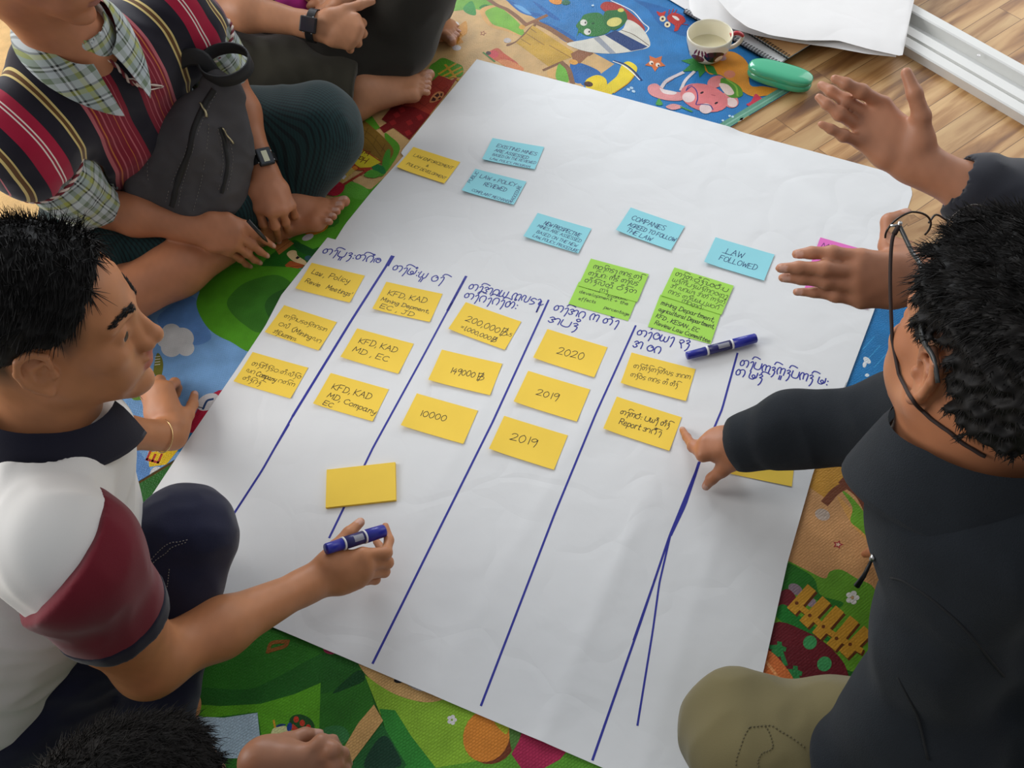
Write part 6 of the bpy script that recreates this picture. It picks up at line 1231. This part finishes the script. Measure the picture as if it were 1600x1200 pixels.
def strip(name, line, w, lift, m, mesh=bg, parent=bag):
    P = resample(on_surface(line, mesh[0], mesh[2], lift), 30); b = MB(); vs = []
    for i in range(len(P)):
        t = nrm(P[min(i + 1, len(P) - 1)] - P[max(i - 1, 0)]); k = np.argmin(np.linalg.norm(mesh[0] - P[i], axis=1)); n = nrm(mesh[2][k] + .0 * t); s_ = nrm(np.cross(t, n)); vs += [P[i] + s_ * w / 2 - n * .002, P[i] + s_ * w / 2 * .8 + n * .0012, P[i] - s_ * w / 2 * .8 + n * .0012, P[i] - s_ * w / 2 - n * .002]
    b.add(vs, [(4 * i + j, 4 * i + j + 1, 4 * i + j + 5, 4 * i + j + 4) for i in range(len(P) - 1) for j in range(3)]); return b.build(name, m, parent, True, parent_loc(parent))
strip('zip', [(333, 142), (318, 172), (300, 222), (284, 275), (268, 328)], .012, .0006, M_ZIP); strip('zip', [(347, 200), (355, 226), (359, 262), (350, 305)], .008, .0006, M_ZIP)
for ln in ([(340, 148), (325, 178), (307, 226), (291, 280), (277, 326)], [(312, 186), (290, 235), (270, 290), (258, 322)], [(343, 205), (350, 230), (352, 262), (345, 300)], [(356, 205), (364, 230), (367, 258), (359, 300)], [(330, 196), (326, 240), (314, 300), (304, 334)], [(240, 200), (228, 240), (228, 285)]):
    stitches([ln], bg, bag, M_THREAD, .0006, 'seam')
for l2 in ([(314, 164), (322, 172), (327, 184)], [(349, 203), (358, 214), (366, 226)]):
    P = on_surface(l2, bg[0], bg[2], .0045); b = MB(); b.tube(P, [.0022 + .0016 * (i / len(P)) for i in range(len(P))], 8, flat=.5); b.build('zip_pull', M_BRASS, bag, True, parent_loc(bag))
b = MB(); hc_ = bb1 + bax * .050 + np.array([0, 0, .012]); hx = nrm(bs * [1, 1, 0]); hy = nrm(np.array([-hx[1], hx[0], .25])); ring = [hc_ + hx * (-.046 * math.cos(t)) + hy * (.036 * math.sin(t)) for t in [2 * math.pi * k / 36 for k in range(36)]]
vs = []
for p in ring:
    o_ = nrm(p - hc_)
    for d, w in ((0, -1), (.004, -1), (.004, 1), (0, 1)): vs.append(p + o_ * d + nrm(np.cross(hx, hy)) * w * .014)
n = 36; b.add(vs, [(4 * k + j, 4 * k + (j + 1) % 4, 4 * ((k + 1) % n) + (j + 1) % 4, 4 * ((k + 1) % n) + j) for k in range(n) for j in range(4)]); b.build('handle', M_STRAP, bag, True, parent_loc(bag))
b = MB(); P = smooth_line([bb1 + bax * .03 - bs * .02, bb1 + bax * .05 - bs * .06, bb1 - bs * .10 + bax * .0 - bn * .02, bb0 - bs * .11 + bax * .1 - bn * .05], 6); b.tube(P, .016, 8, flat=.2, up=bn); b.build('shoulder_strap', M_STRAP, bag, True, parent_loc(bag))
# ================================================================== the man with glasses pointing at the paper, right
E_R = basis((-.17, .95, -.27), (.12, .28, .95)); E_p = DP(1447, 592, .80) - E_R @ np.array([-.010, .078, -.005])
E_nk = E_p + E_R @ np.array([-.03, 0, -.115]); E_ls = np.array([.452, .290, .560]); E_rs = np.array([.640, .490, .565]); E_f = nrm([-.66, .75, 0]); E_pel = np.array([.71, .11, .13]); E_ch = np.array([.642, .29, .36])
E_re = FL(1392, 655, .26); E_rw = FL(1166, 692, .094); E_le = np.array([.440, .165, .30]); E_lw = np.array([.62, .36, .14])
S = Sdf(); head(S, E_R, E_p, 1.0, neck=E_nk + E_R @ np.array([-.02, 0, -.03])); S.chain([E_pel, E_ch, E_nk - [0, 0, .06]], [.12, .12, .08], .05); S.cone(E_ls, E_rs, .048, .048, .05)
S.chain([E_rs, E_rs * .5 + E_re * .5, E_re], [.048, .046, .038], .03); S.chain([E_ls, E_ls * .5 + E_le * .5, E_le, E_lw], [.048, .046, .038, .026], .03)
n1 = hand(S, (1166, 692, .094), [(1098, 712, .084), (1101, 692, .086), (1115, 681, .080), (1131, 675, .070)],
          [[(1083, 698, .062), (1073, 683, .036), (1066, 671, .014)], [(1092, 696, .048), (1107, 712, .036), (1124, 722, .044)], [(1108, 690, .044), (1126, 712, .032), (1143, 725, .040)], [(1128, 690, .040), (1144, 712, .030), (1157, 729, .036)]],
          [(1146, 716, .084), (1128, 735, .066), (1112, 748, .046), (1103, 760, .026)], nrm([-.1, .05, 1]), E_re, .98)
lw = E_lw; fw = nrm([-.3, .8, -.5]); sdv = nrm(np.cross(fw, [0, 0, 1])); m4 = [lw + fw * .085 - sdv * (.028 - .019 * i) for i in range(4)]
hand(S, lw, m4, [[m + fw * .035 - np.array([0, 0, .012]), m + fw * .055 - np.array([0, 0, .03]), m + fw * .062 - np.array([0, 0, .05])] for m in m4], [lw + fw * .02 - sdv * .03, lw + fw * .05 - sdv * .048, lw + fw * .075 - sdv * .055, lw + fw * .095 - sdv * .055], nrm([0, .4, .9]), E_le)
E_hl = np.array([.57, .13, .105]); E_kl = FL(1168, 1158, .115); E_al = np.array([.44, .02, .06]); E_hr = np.array([.78, .28, .13]); E_kr = np.array([.86, .62, .12]); E_ar = np.array([.70, .50, .06])
S.chain([E_pel, E_hl, E_kl, E_al], [.11, .085, .055, .035], .03); S.chain([E_pel, E_hr, E_kr, E_ar], [.11, .085, .055, .035], .03)
foot(S, E_al, E_al + [-.02, -.17, -.04], (.3, 0, .9)); nf = foot(S, E_ar, FL(1377, 780, .030), (.3, .3, .9), .95, -1)
hcE = head_col(E_R, E_p, (172, 113, 79), (148, 94, 78), (26, 23, 22), line=lambda q: np.clip((q[:, 2] - (-.012 + .75 * np.clip(q[:, 0] - .0, 0, .1) - .35 * np.clip(-q[:, 0] - .03, 0, .1))) / .05, 0, 1) * np.clip((.062 - q[:, 0]) / .015, 0, 1) * (np.hypot((q[:, 0] + .012) / .020, (q[:, 2] + .004) / .034) > 1) * .8)
def colE(P, N): return paint_nails(hcE(P, N), P, N, n1 + nf, NAILC * .8)
M_SKE = skin('skin_olive'); S.cut((0, 0, .0072), (0, 0, -1), .003); person_e, ek = S.mesh('person', .0028, M_SKE, None, colE, origin=(E_pel[0], E_pel[1], 0), relax=1)
tag(person_e, 'man with glasses in a dark fleece jacket pointing at a yellow note', 'person'); eyes(E_R, E_p, person_e, 1.0, (1, .1, -.2))
capE = hair_cap(E_R, E_p, 1.0, (.022, .009, .022), [((.062, 0, .070), (1, 0, -.5), .012), ((.030, 0, .027), (.62, 0, -1), .010), ((-.06, 0, -.040), (-.30, 0, -1), .012)], seed=8, disp=.005, ear=(.030, .045, .046))
flowE = lieflow(E_R, E_p, (.5, .5, .1), (-.25, .1, -1), .05, .35, .15)
q = (capE[0] - E_p) @ E_R; up_ = q[:, 2] > .066
strands(capE[0][up_], capE[2][up_], flowE, 8000, (.012, .026), M_HAIR, person_e, 21, .0006, .3, .32, 'hair', capE[:2], .25)
strands(capE[0][~up_], capE[2][~up_], flowE, 9000, (.006, .013), M_HAIR, person_e, 22, .0005, .25, .3, 'hair_sides')
# dark fleece jacket with stand-up collar
M_FLEECE = mat('charcoal_fleece', lin((34, 38, 43)), .95, .15, noise=(30, .10), bump=(700, .5, .0016), sheen=.06)
S = Sdf(); fl = nrm(E_f + [0, 0, -.3]); S.chain([E_pel + [.02, -.02, -.06], E_pel * .5 + E_ch * .5, E_ch, E_nk - [-.02, .03, .07]], [.19, .185, .172, .118], .06, flat=(fl, .84)); S.cone(E_ls + [.02, .02, 0], E_rs - [.02, .02, 0], .078, .076, .07)
S.chain([E_ls, E_ls * .5 + E_le * .5, E_le, E_lw], [.076, .074, .070, .056], .035); S.cone(E_le, FL(1352, 1185, .20), .066, .064, .05); S.chain([E_rs, E_rs * .5 + E_re * .5, E_re, E_re * .35 + E_rw * .65, E_rw + nrm(E_re - E_rw) * .012], [.076, .070, .066, .055, .048], .03)
wa = nrm(E_re - E_rw); S.cone(E_rw - wa * .05, E_rw + wa * .045, .035, .036, .003, 's'); S.cone(E_nk - [0, 0, .03], E_nk + E_R @ np.array([0, 0, .10]), .066, .074, .006, 's')
S.cut(E_pel + [-.05, .05, -.10], (.1, -.1, -1), .004)
cuff = E_rw + wa * .010; S.cone(cuff, cuff + wa * .012, .050, .051, .004); S.cone(E_rw - wa * .06, E_rw + wa * .045, .036, .037, .003, 's')
S.ell(DP(1412, 850, 1.00), (.045, .030, .022), basis([.8, .3, -.3], [.2, -.5, .8]), .025, 's'); S.disp = wrinkle(4.5, .009, 51, np.diag([1, 1, .6]))
jacket, jk = S.mesh('fleece_jacket', .004, M_FLEECE, person_e, origin=parent_loc(person_e))
collar('jacket_collar', E_nk + E_R @ np.array([.005, 0, .008]), E_R @ nrm([.10, 0, 1]), E_R @ np.array([1., .30, 0]), .082, .096, .080, M_FLEECE, jacket, .22, .024, .020, .009)
M_SEAM = mat('dark_seam', lin((22, 24, 27)), .9)
for ln in ([(1392, 905), (1420, 915), (1470, 950), (1520, 1000), (1570, 1060)], [(1448, 1190), (1430, 1120), (1400, 1060)]):
    b = MB(); b.tube(on_surface(ln, jk[0], jk[2], .0006), .0014, 6); b.build('seam', M_SEAM, jacket, True, parent_loc(jacket))
M_BLKMETAL = mat('black_metal', lin((24, 24, 26)), .35, .5, .6)
zt = on_surface([(1362, 872), (1362, 874), (1362, 876)], jk[0], jk[2], .003)[0]; b = MB(); b.tube([zt, zt + np.array([-.006, -.010, -.020]), zt + np.array([-.012, -.016, -.034])], [.0016, .0024, .0034], 8); b.tube([zt, zt + np.array([.001, .002, .006])], .003, 8, 1); b.build('zip_pull', [M_BLKMETAL, M_STEEL], jacket, True, parent_loc(jacket))
# khaki cargo trousers
M_KHAKI = cloth('khaki_cotton', lin((118, 108, 74)), .85, (900, .3, .0008), (7, .05))
S = Sdf(); S.chain([E_pel, E_hl, E_hl * .45 + E_kl * .55, E_kl], [.12, .100, .092, .082], .04); S.chain([E_kl, E_al], [.090, .066], .03); S.chain([E_pel, E_hr, E_kr, E_ar + [.03, .02, 0]], [.12, .11, .085, .062], .04)
S.cut((0, 0, .006), (0, 0, -1), .004); S.disp = wrinkle(5, .007, 61); trou, tk = S.mesh('cargo_trousers', .004, M_KHAKI, person_e, origin=parent_loc(person_e))
stitches([[(1166, 1136), (1194, 1130), (1220, 1140), (1256, 1164)], [(1166, 1136), (1152, 1170), (1146, 1198)], [(1194, 1130), (1206, 1164), (1186, 1176), (1182, 1198)]], tk, trou, mat('khaki_thread', lin((96, 88, 62)), .8), .0009, 'pocket_seam')
# glasses on a cord
M_WIRE = mat('gunmetal_wire', lin((70, 66, 62)), .3, .5, .9); M_GREYT = mat('grey_temple', lin((52, 54, 54)), .4); M_CORD = mat('brown_cord', lin((44, 30, 26)), .8)
M_LENS = mat('clear_lens', (1, 1, 1), .02, .5, trans=1.0); M_LENS.node_tree.nodes['Principled BSDF'].inputs['IOR'].default_value = 1.04
g = lambda x, y, z: E_p + E_R @ np.array([x, y, z])
hl = DP(1405, 352, np.dot(g(.10, .066, .010) - CC, CM[2])); 
lp = (hl - E_p) @ E_R; dz = lp - np.array([.10, .066, .010]); gg = lambda x, y, z: g(x + dz[0] * (.4 + .6 * 1), y + dz[1] * .6, z + dz[2])
t = thing('glasses', 'wire-rimmed glasses on a brown neck cord worn by the man in the dark jacket', 'glasses', gg(.10, 0, .0))
to = tuple(gg(.10, 0, .0))
for y in (1, -1):
    rim = [gg(.108 - .004 * abs(math.cos(q_)), y * (.036 + .026 * math.cos(q_)), .0 + .019 * math.sin(q_)) for q_ in [2 * math.pi * k / 40 for k in range(40)]]
    b = MB(); b.tube(rim[38:] + rim[:24] if y == 1 else rim[36:] + rim[:22], .0011, 8); b.build('rim', M_WIRE, t, True, to)
    b = MB(); b.add([gg(.107, y * .036, 0)] + rim, [(0, k + 1, (k + 1) % 40 + 1) for k in range(40)]); b.build('lens', M_LENS, t, True, to)
b = MB(); b.tube(smooth_line([gg(.107, .011, .004), gg(.113, 0, .009), gg(.107, -.011, .004)], 6), .0011, 8); b.build('bridge', M_WIRE, t, True, to)
for y in (1, -1):
    if y == 1:
        dd = np.dot(hl - CC, CM[2]); h2 = g(.012, .083, .034); h2d = np.dot(h2 - CC, CM[2]); ts = [hl, DP(1424, 392, dd - .012), DP(1440, 424, (dd + h2d) / 2), h2, g(-.018, .089, .028), g(-.034, .089, .012)]
    else: ts = [gg(.10, -.064, .008), g(.05, -.080, .016), g(.0, -.082, .022), g(-.03, -.086, .0)]
    b = MB(); b.tube(smooth_line(ts, 5), .0017, 8, flat=1.5); b.build('temple', M_GREYT, t, True, to)
    e0 = hl if y == 1 else gg(.10, -.064, .008); b = MB(); b.tube([gg(.104, y * .060, .008), e0], .0014, 8); b.tube([e0 + [0, 0, .004], e0 - [0, 0, .005]], .0022, 8); b.build('hinge', M_STEEL, t, True, to)
dd = np.dot(hl - CC, CM[2]); cp = [hl, DP(1394, 376, dd), DP(1391, 440, dd - .005), DP(1394, 530, dd - .010), ]; cp = smooth_line(cp, 6) + on_surface([(1404, 585), (1418, 612), (1432, 634), (1452, 652), (1478, 672), (1510, 697), (1540, 715)], ek[0], ek[2], .0022)
b = MB(); b.tube(cp, .0019, 8); b.tube([hl, DP(1397, 366, dd)], .0026, 8); b.build('cord', M_CORD, t, True, to)
# ================================================================== the person in dark trousers at the top edge
C_f = nrm([.55, -.83, 0]); C_rs = np.array([-.640, 2.06, .46]); C_ls = np.array([-.30, 2.30, .46]); C_ch = np.array([-.50, 2.22, .33]); C_nk = np.array([-.455, 2.165, .545]); C_pel = np.array([-.52, 2.32, .13]); C_p = np.array([-.41, 2.12, .75]); C_R = basis((.5, -.75, -.4), (.1, -.15, 1))
C_re = FL(318, 4, .285); C_le = FL(700, -60, .30)
S = Sdf(); head(S, C_R, C_p, 1.0, neck=C_nk - [0, 0, .03]); S.chain([C_pel, C_ch, C_nk - [0, 0, .06]], [.12, .12, .08], .05); S.cone(C_rs, C_ls, .048, .048, .05)
S.chain([C_rs, C_rs * .5 + C_re * .5, C_re], [.050, .048, .042], .03); S.chain([C_ls, C_ls * .5 + C_le * .5, C_le], [.048, .046, .040], .03)
C_kr = FL(345, 105, .13); C_ar = FL(560, 142, .058); C_kl = FL(640, -30, .22); C_al = FL(672, 22, .055)
S.chain([C_pel, C_pel + [-.06, -.14, 0], C_kr, C_ar], [.11, .09, .056, .035], .03); S.chain([C_pel, C_pel + [.12, -.06, 0], C_kl, C_al], [.11, .09, .056, .035], .03)
nf = foot(S, C_ar, FL(672, 118, .026), (-.15, .2, .95), .98, 1); nf += foot(S, C_al, FL(706, 66, .018), (.1, .2, .95), .95, -1)
n1 = hand(S, (498, 42, .250), [(556, 28, .262), (562, 44, .252), (556, 60, .236), (545, 72, .220)],
          [[(566, 36, .226), (556, 41, .204), (547, 43, .212)], [(567, 52, .216), (554, 53, .198), (545, 51, .206)], [(559, 67, .202), (547, 63, .188), (540, 59, .198)], [(547, 77, .194), (538, 71, .186), (533, 66, .196)]],
          [(515, 28, .265), (540, 15, .272), (562, 8, .272), (582, 2, .270)], nrm([.2, -.75, .6]), C_re, 1.0)
n2 = hand(S, (546, -14, .255), [(504, 2, .245), (498, -8, .25), (496, -20, .25), (498, -32, .245)], [[(488, 8, .225), (484, 10, .205), (488, 8, .19)], [(481, -6, .225), (478, -4, .205), (482, -4, .19)], [(480, -18, .225), (476, -16, .205), (481, -16, .19)], [(484, -30, .22), (481, -28, .2), (486, -28, .19)]], [(531, 4, .25), (516, 12, .245), (504, 16, .235), (494, 18, .225)], nrm([.3, -.5, .8]), C_le, .98)
cc_ = head_col(C_R, C_p, (184, 130, 96), (150, 90, 80), (40, 30, 28))
S.cut((0, 0, .0068), (0, 0, -1), .003); person_c, _ = S.mesh('person', .0034, M_SKC, None, lambda P, N: paint_nails(cc_(P, N), P, N, n1 + n2 + nf, NAILC), origin=(C_pel[0], C_pel[1], 0), relax=1)
tag(person_c, 'barefoot person in dark olive trousers at the top edge, wearing a black watch', 'person'); eyes(C_R, C_p, person_c)
cap = hair_cap(C_R, C_p, 1.0, .012, [((.060, 0, .075), (1, 0, -.5), .012), ((.03, 0, .02), (.4, 0, -1), .012)], seed=6, h=.005); mesh_from('hair', cap[0], cap[1], M_HAIR, person_c, None, parent_loc(person_c))
M_PINK = cloth('magenta_cloth', lin((186, 44, 140)), .6, (500, .3, .001), (40, .25)); M_OLIVE = cloth('olive_cotton', lin((58, 56, 46)), .88, (900, .3, .0008), (9, .08)); M_DKOL = cloth('dark_cotton', lin((40, 38, 33)), .9, (900, .3, .0008), (9, .10))
S = Sdf(); S.chain([C_pel, C_ch, C_nk - [0, 0, .05]], [.155, .160, .095], .05, flat=(nrm(C_f + [0, 0, -.3]), .8)); S.cone(C_rs, C_ls, .064, .064, .06); 
for sh, el in ((C_rs, C_re), (C_ls, C_le)): S.chain([sh, sh * .55 + el * .45], [.068, .064], .03)
S.cone(FL(458, -30, .20), FL(464, 14, .18), .06, .044, .04); S.disp = wrinkle(9, .006, 71); S.mesh('shirt', .005, M_PINK, person_c, origin=parent_loc(person_c))
S = Sdf(); S.chain([C_pel, C_pel + [-.06, -.14, 0], C_kr, C_kr * .5 + C_ar * .5, C_ar - nrm(C_ar - C_kr) * .02], [.14, .12, .098, .086, .074], .04); S.cut(C_ar - nrm(C_ar - C_kr) * .005, nrm(C_ar - C_kr), .004); S.cut((0, 0, .006), (0, 0, -1), .004); S.cone(C_ar - nrm(C_ar - C_kr) * .04, C_ar + nrm(C_ar - C_kr) * .1, .048, .054, .003, 's'); S.disp = wrinkle(6, .006, 73)
S.mesh('trousers', .004, M_OLIVE, person_c, origin=parent_loc(person_c))
S = Sdf(); S.chain([C_pel, C_pel + [.12, -.06, 0], C_kl, C_al - [0, -.02, -.03]], [.14, .12, .10, .075], .04); S.chain([FL(420, 85, .10), FL(520, 95, .095), FL(620, 60, .10), C_kl], [.085, .085, .085, .095], .05); S.cut((0, 0, .006), (0, 0, -1), .004); S.disp = wrinkle(5, .007, 77)
S.mesh('trouser_leg', .004, M_DKOL, person_c, origin=parent_loc(person_c))
watch((498, 42, .250), C_re, nrm([.15, -.8, .55]), 'black square wristwatch on the arm at the top edge above the olive trousers', (.0335, .0290), 'dark', .012, (.0165, .019))

# ================================================================== the person leaning in at the bottom left corner
D_R = basis((.80, .34, -.48), (.35, .25, .90)); D_p = DP(212, 1286, .90); D_nk = D_p + D_R @ np.array([-.05, 0, -.14]); D_f = nrm([.85, .5, 0]); D_rs = D_nk + np.array([.10, -.17, -.08]); D_ls = D_nk + np.array([-.15, .05, -.09]); D_pel = np.array([-.74, -.32, .12]); D_ch = (D_pel * .35 + D_nk * .65)
D_re = FL(470, 1360, .20); D_w = (408, 1196, 'd', 1.03)
S = Sdf(); head(S, D_R, D_p, 1.0, neck=D_nk); S.chain([D_pel, D_ch, D_nk - [0.02, .02, .05]], [.12, .12, .08], .05); S.cone(D_rs, D_ls, .048, .048, .05)
S.chain([D_rs, D_rs * .5 + D_re * .5, D_re], [.046, .044, .036], .03)
D_le = D_ls + np.array([.05, -.10, -.20]); D_lw = D_le + np.array([.20, -.02, .02]); S.chain([D_ls, D_le, D_lw], [.046, .036, .026], .03)
n1 = hand(S, D_w, [(474, 1180, 'd', 1.03), (482, 1194, 'd', 1.035), (484, 1209, 'd', 1.04), (480, 1224, 'd', 1.045)],
          [[(502, 1160, 'd', 1.035), (519, 1158, 'd', 1.05), (530, 1170, 'd', 1.07)], [(520, 1172, 'd', 1.03), (536, 1178, 'd', 1.045), (544, 1194, 'd', 1.06)], [(524, 1196, 'd', 1.03), (540, 1206, 'd', 1.045), (546, 1222, 'd', 1.06)], [(516, 1218, 'd', 1.035), (530, 1230, 'd', 1.05), (536, 1244, 'd', 1.06)]],
          [(418, 1178, 'd', 1.04), (448, 1160, 'd', 1.06), (476, 1150, 'd', 1.07), (498, 1148, 'd', 1.08)], nrm([-.1, -.4, .9]), D_re, .98)
D_hl = D_pel + np.array([.02, .10, 0]); D_hr = D_pel + np.array([.10, -.10, 0]); D_kl = np.array([-.58, -.02, .10]); D_kr = np.array([-.40, -.32, .10])
S.chain([D_pel, D_hl, D_kl, D_kl + [.12, -.22, -.05]], [.11, .085, .055, .035], .03); S.chain([D_pel, D_hr, D_kr, D_kr + [-.1, .20, -.05]], [.11, .085, .055, .035], .03)
cD = head_col(D_R, D_p, (150, 104, 78), (130, 84, 72), (30, 27, 26))
S.cut((0, 0, .0068), (0, 0, -1), .003); M_SKD = skin('skin_dark_tan'); person_d, _ = S.mesh('person', .0034, M_SKD, None, lambda P, N: paint_nails(cD(P, N), P, N, n1, NAILC * .7), origin=(D_pel[0], D_pel[1], 0), relax=1)
tag(person_d, 'dark-haired person leaning in at the bottom edge, only hair and one hand showing', 'person'); eyes(D_R, D_p, person_d)
capD = hair_cap(D_R, D_p, 1.0, .012, [((.062, 0, .070), (1, 0, -.5), .012), ((.03, 0, .012), (.5, 0, -1), .012), ((-.06, 0, -.06), (-.35, 0, -1), .012)], seed=9, disp=.002)
flowD = lieflow(D_R, D_p, (.4, -.3, .1), (-.1, 0, -1), .04, .5, .4); strands(capD[0], capD[2], flowD, 14000, (.012, .024), M_HAIR2, person_d, 31, .0005, .3, .34, 'hair', capD[:2], .3)
M_SHD = cloth('dark_shirt', lin((44, 44, 52)))
S = Sdf(); S.chain([D_pel, D_ch, D_nk - [.02, .02, .05]], [.155, .155, .09], .05, flat=(nrm(D_f + [0, 0, -.5]), .82)); S.cone(D_rs, D_ls, .064, .064, .06)
for sh, el in ((D_rs, D_re), (D_ls, D_le)): S.chain([sh, sh * .5 + el * .5], [.066, .060], .03)
S.cone(D_nk, D_nk + D_R @ np.array([.02, 0, .08]), .058, .064, .004, 's'); S.disp = wrinkle(8, .005, 81); S.mesh('shirt', .005, M_SHD, person_d, origin=parent_loc(person_d))
S = Sdf(); S.chain([D_pel, D_hl, D_kl, D_kl + [.10, -.19, -.04]], [.13, .10, .08, .06], .04); S.chain([D_pel, D_hr, D_kr, D_kr + [-.09, .18, -.04]], [.13, .10, .08, .06], .04); S.cut((0, 0, .006), (0, 0, -1), .004); S.disp = wrinkle(8, .005, 83); S.mesh('trousers', .005, M_JEAN, person_d, origin=parent_loc(person_d))

# ================================================================== the person on the right whose two hands gesture over the paper
F_f = nrm([-.9, .25, 0]); F_rs = np.array([1.06, 1.02, .52]); F_ls = np.array([1.02, .66, .52]); F_nk = np.array([1.05, .83, .60]); F_ch = np.array([1.09, .83, .38]); F_pel = np.array([1.30, .76, .13]); F_p = np.array([1.0, .845, .80]); F_R = basis((-.85, .15, -.35), (-.2, 0, 1))
F_re = np.array([.86, 1.03, .40]); F_le = np.array([.82, .62, .36])
F_rw = (1428, 254, 'd', 1.20); F_lw = (1446, 440, 'd', 1.12)
S = Sdf(.0008); head(S, F_R, F_p, 1.0, neck=F_nk - [0, 0, .03]); S.chain([F_pel, F_ch, F_nk - [0, 0, .06]], [.12, .12, .08], .05); S.cone(F_rs, F_ls, .048, .048, .05)
F_re = DP(1610, 340, 1.18); F_le = DP(1650, 400, 1.15)
S.chain([F_rs, F_rs * .5 + F_re * .5, F_re], [.048, .045, .038], .03); S.chain([F_ls, F_ls * .5 + F_le * .5, F_le], [.048, .045, .038], .03)
dp = lambda x, y, d: (x, y, 'd', d)
n1 = hand(S, F_rw, [dp(1380, 163, 1.195), dp(1360, 182, 1.205), dp(1348, 201, 1.21), dp(1344, 222, 1.205)],
          [[dp(1346, 143, 1.18), dp(1322, 131, 1.175), dp(1304, 123, 1.18)], [dp(1322, 158, 1.20), dp(1299, 143, 1.205), dp(1283, 133, 1.215)], [dp(1312, 178, 1.195), dp(1292, 163, 1.195), dp(1279, 152, 1.20)], [dp(1318, 212, 1.19), dp(1299, 202, 1.185), dp(1283, 194, 1.185)]],
          [dp(1437, 222, 1.185), dp(1440, 182, 1.165), dp(1429, 146, 1.155), dp(1416, 114, 1.155)], nrm([.35, .75, -.55]), F_re, .98)
n2 = hand(S, F_lw, [dp(1345, 402, 1.10), dp(1338, 424, 1.10), dp(1339, 447, 1.105), dp(1346, 471, 1.115)],
          [[dp(1300, 396, 1.10), dp(1268, 395, 1.105), dp(1244, 397, 1.11)], [dp(1288, 420, 1.095), dp(1248, 418, 1.10), dp(1219, 419, 1.105)], [dp(1291, 440, 1.105), dp(1253, 436, 1.11), dp(1223, 434, 1.115)], [dp(1306, 462, 1.115), dp(1272, 457, 1.12), dp(1244, 456, 1.125)]],
          [dp(1424, 412, 1.12), dp(1388, 384, 1.125), dp(1389, 346, 1.13), dp(1416, 334, 1.135)], nrm([-.15, -.75, .6]), F_le, 1.0, .026)
F_kr = np.array([1.22, 1.02, .12]); F_kl = np.array([1.10, .42, .12])
S.chain([F_pel, F_pel + [-.05, .10, 0], F_kr, [1.16, .74, .05]], [.11, .085, .055, .035], .03); S.chain([F_pel, F_pel + [-.05, -.10, 0], F_kl, [1.20, .66, .05]], [.11, .085, .055, .035], .03)
cF = head_col(F_R, F_p, (180, 125, 95), (150, 92, 82), (30, 26, 24))
S.cut((0, 0, .001), (0, 0, -1), .003); M_SKF = skin('skin_light_brown'); person_f, _ = S.mesh('person', .003, M_SKF, None, lambda P, N: paint_nails(cF(P, N), P, N, n1 + n2, NAILC), origin=(F_pel[0], F_pel[1], 0), relax=1)
tag(person_f, 'person at the right edge gesturing with two open hands above the paper', 'person'); eyes(F_R, F_p, person_f)
cap = hair_cap(F_R, F_p, 1.0, .012, [((.060, 0, .075), (1, 0, -.5), .012), ((.03, 0, .02), (.4, 0, -1), .012)], seed=7, h=.005); mesh_from('hair', cap[0], cap[1], M_HAIR, person_f, None, parent_loc(person_f))
M_SHF = cloth('charcoal_sweater', lin((40, 42, 50)))
S = Sdf(.0008); S.chain([F_pel, F_ch, F_nk - [0, 0, .05]], [.16, .16, .095], .05, flat=(nrm(F_f + [0, 0, -.2]), .8)); S.cone(F_rs, F_ls, .064, .064, .06)
W1, W2 = px(F_rw), px(F_lw); q1, q2 = W1 * .42 + F_re * .58, W2 * .35 + F_le * .65
S.chain([F_rs, F_re, q1], [.066, .058, .053], .03); S.chain([F_ls, F_le, q2], [.066, .058, .053], .03); S.cone(q1, q1 + (W1 - F_re) * .4, .037, .037, .003, 's'); S.cone(q2, q2 + (W2 - F_le) * .4, .037, .037, .003, 's'); S.cone(F_nk, F_nk + [0, 0, .1], .058, .062, .004, 's')
S.disp = wrinkle(8, .005, 91); S.mesh('sweater', .0045, M_SHF, person_f, origin=parent_loc(person_f))
S = Sdf(.0008); S.chain([F_pel, F_pel + [-.05, .10, 0], F_kr, [1.17, .78, .06]], [.13, .11, .08, .06], .04); S.chain([F_pel, F_pel + [-.05, -.10, 0], F_kl, [1.19, .63, .06]], [.13, .11, .08, .06], .04); S.cut((0, 0, .003), (0, 0, -1), .004); S.disp = wrinkle(8, .005, 93); S.mesh('trousers', .005, M_DKOL, person_f, origin=parent_loc(person_f))
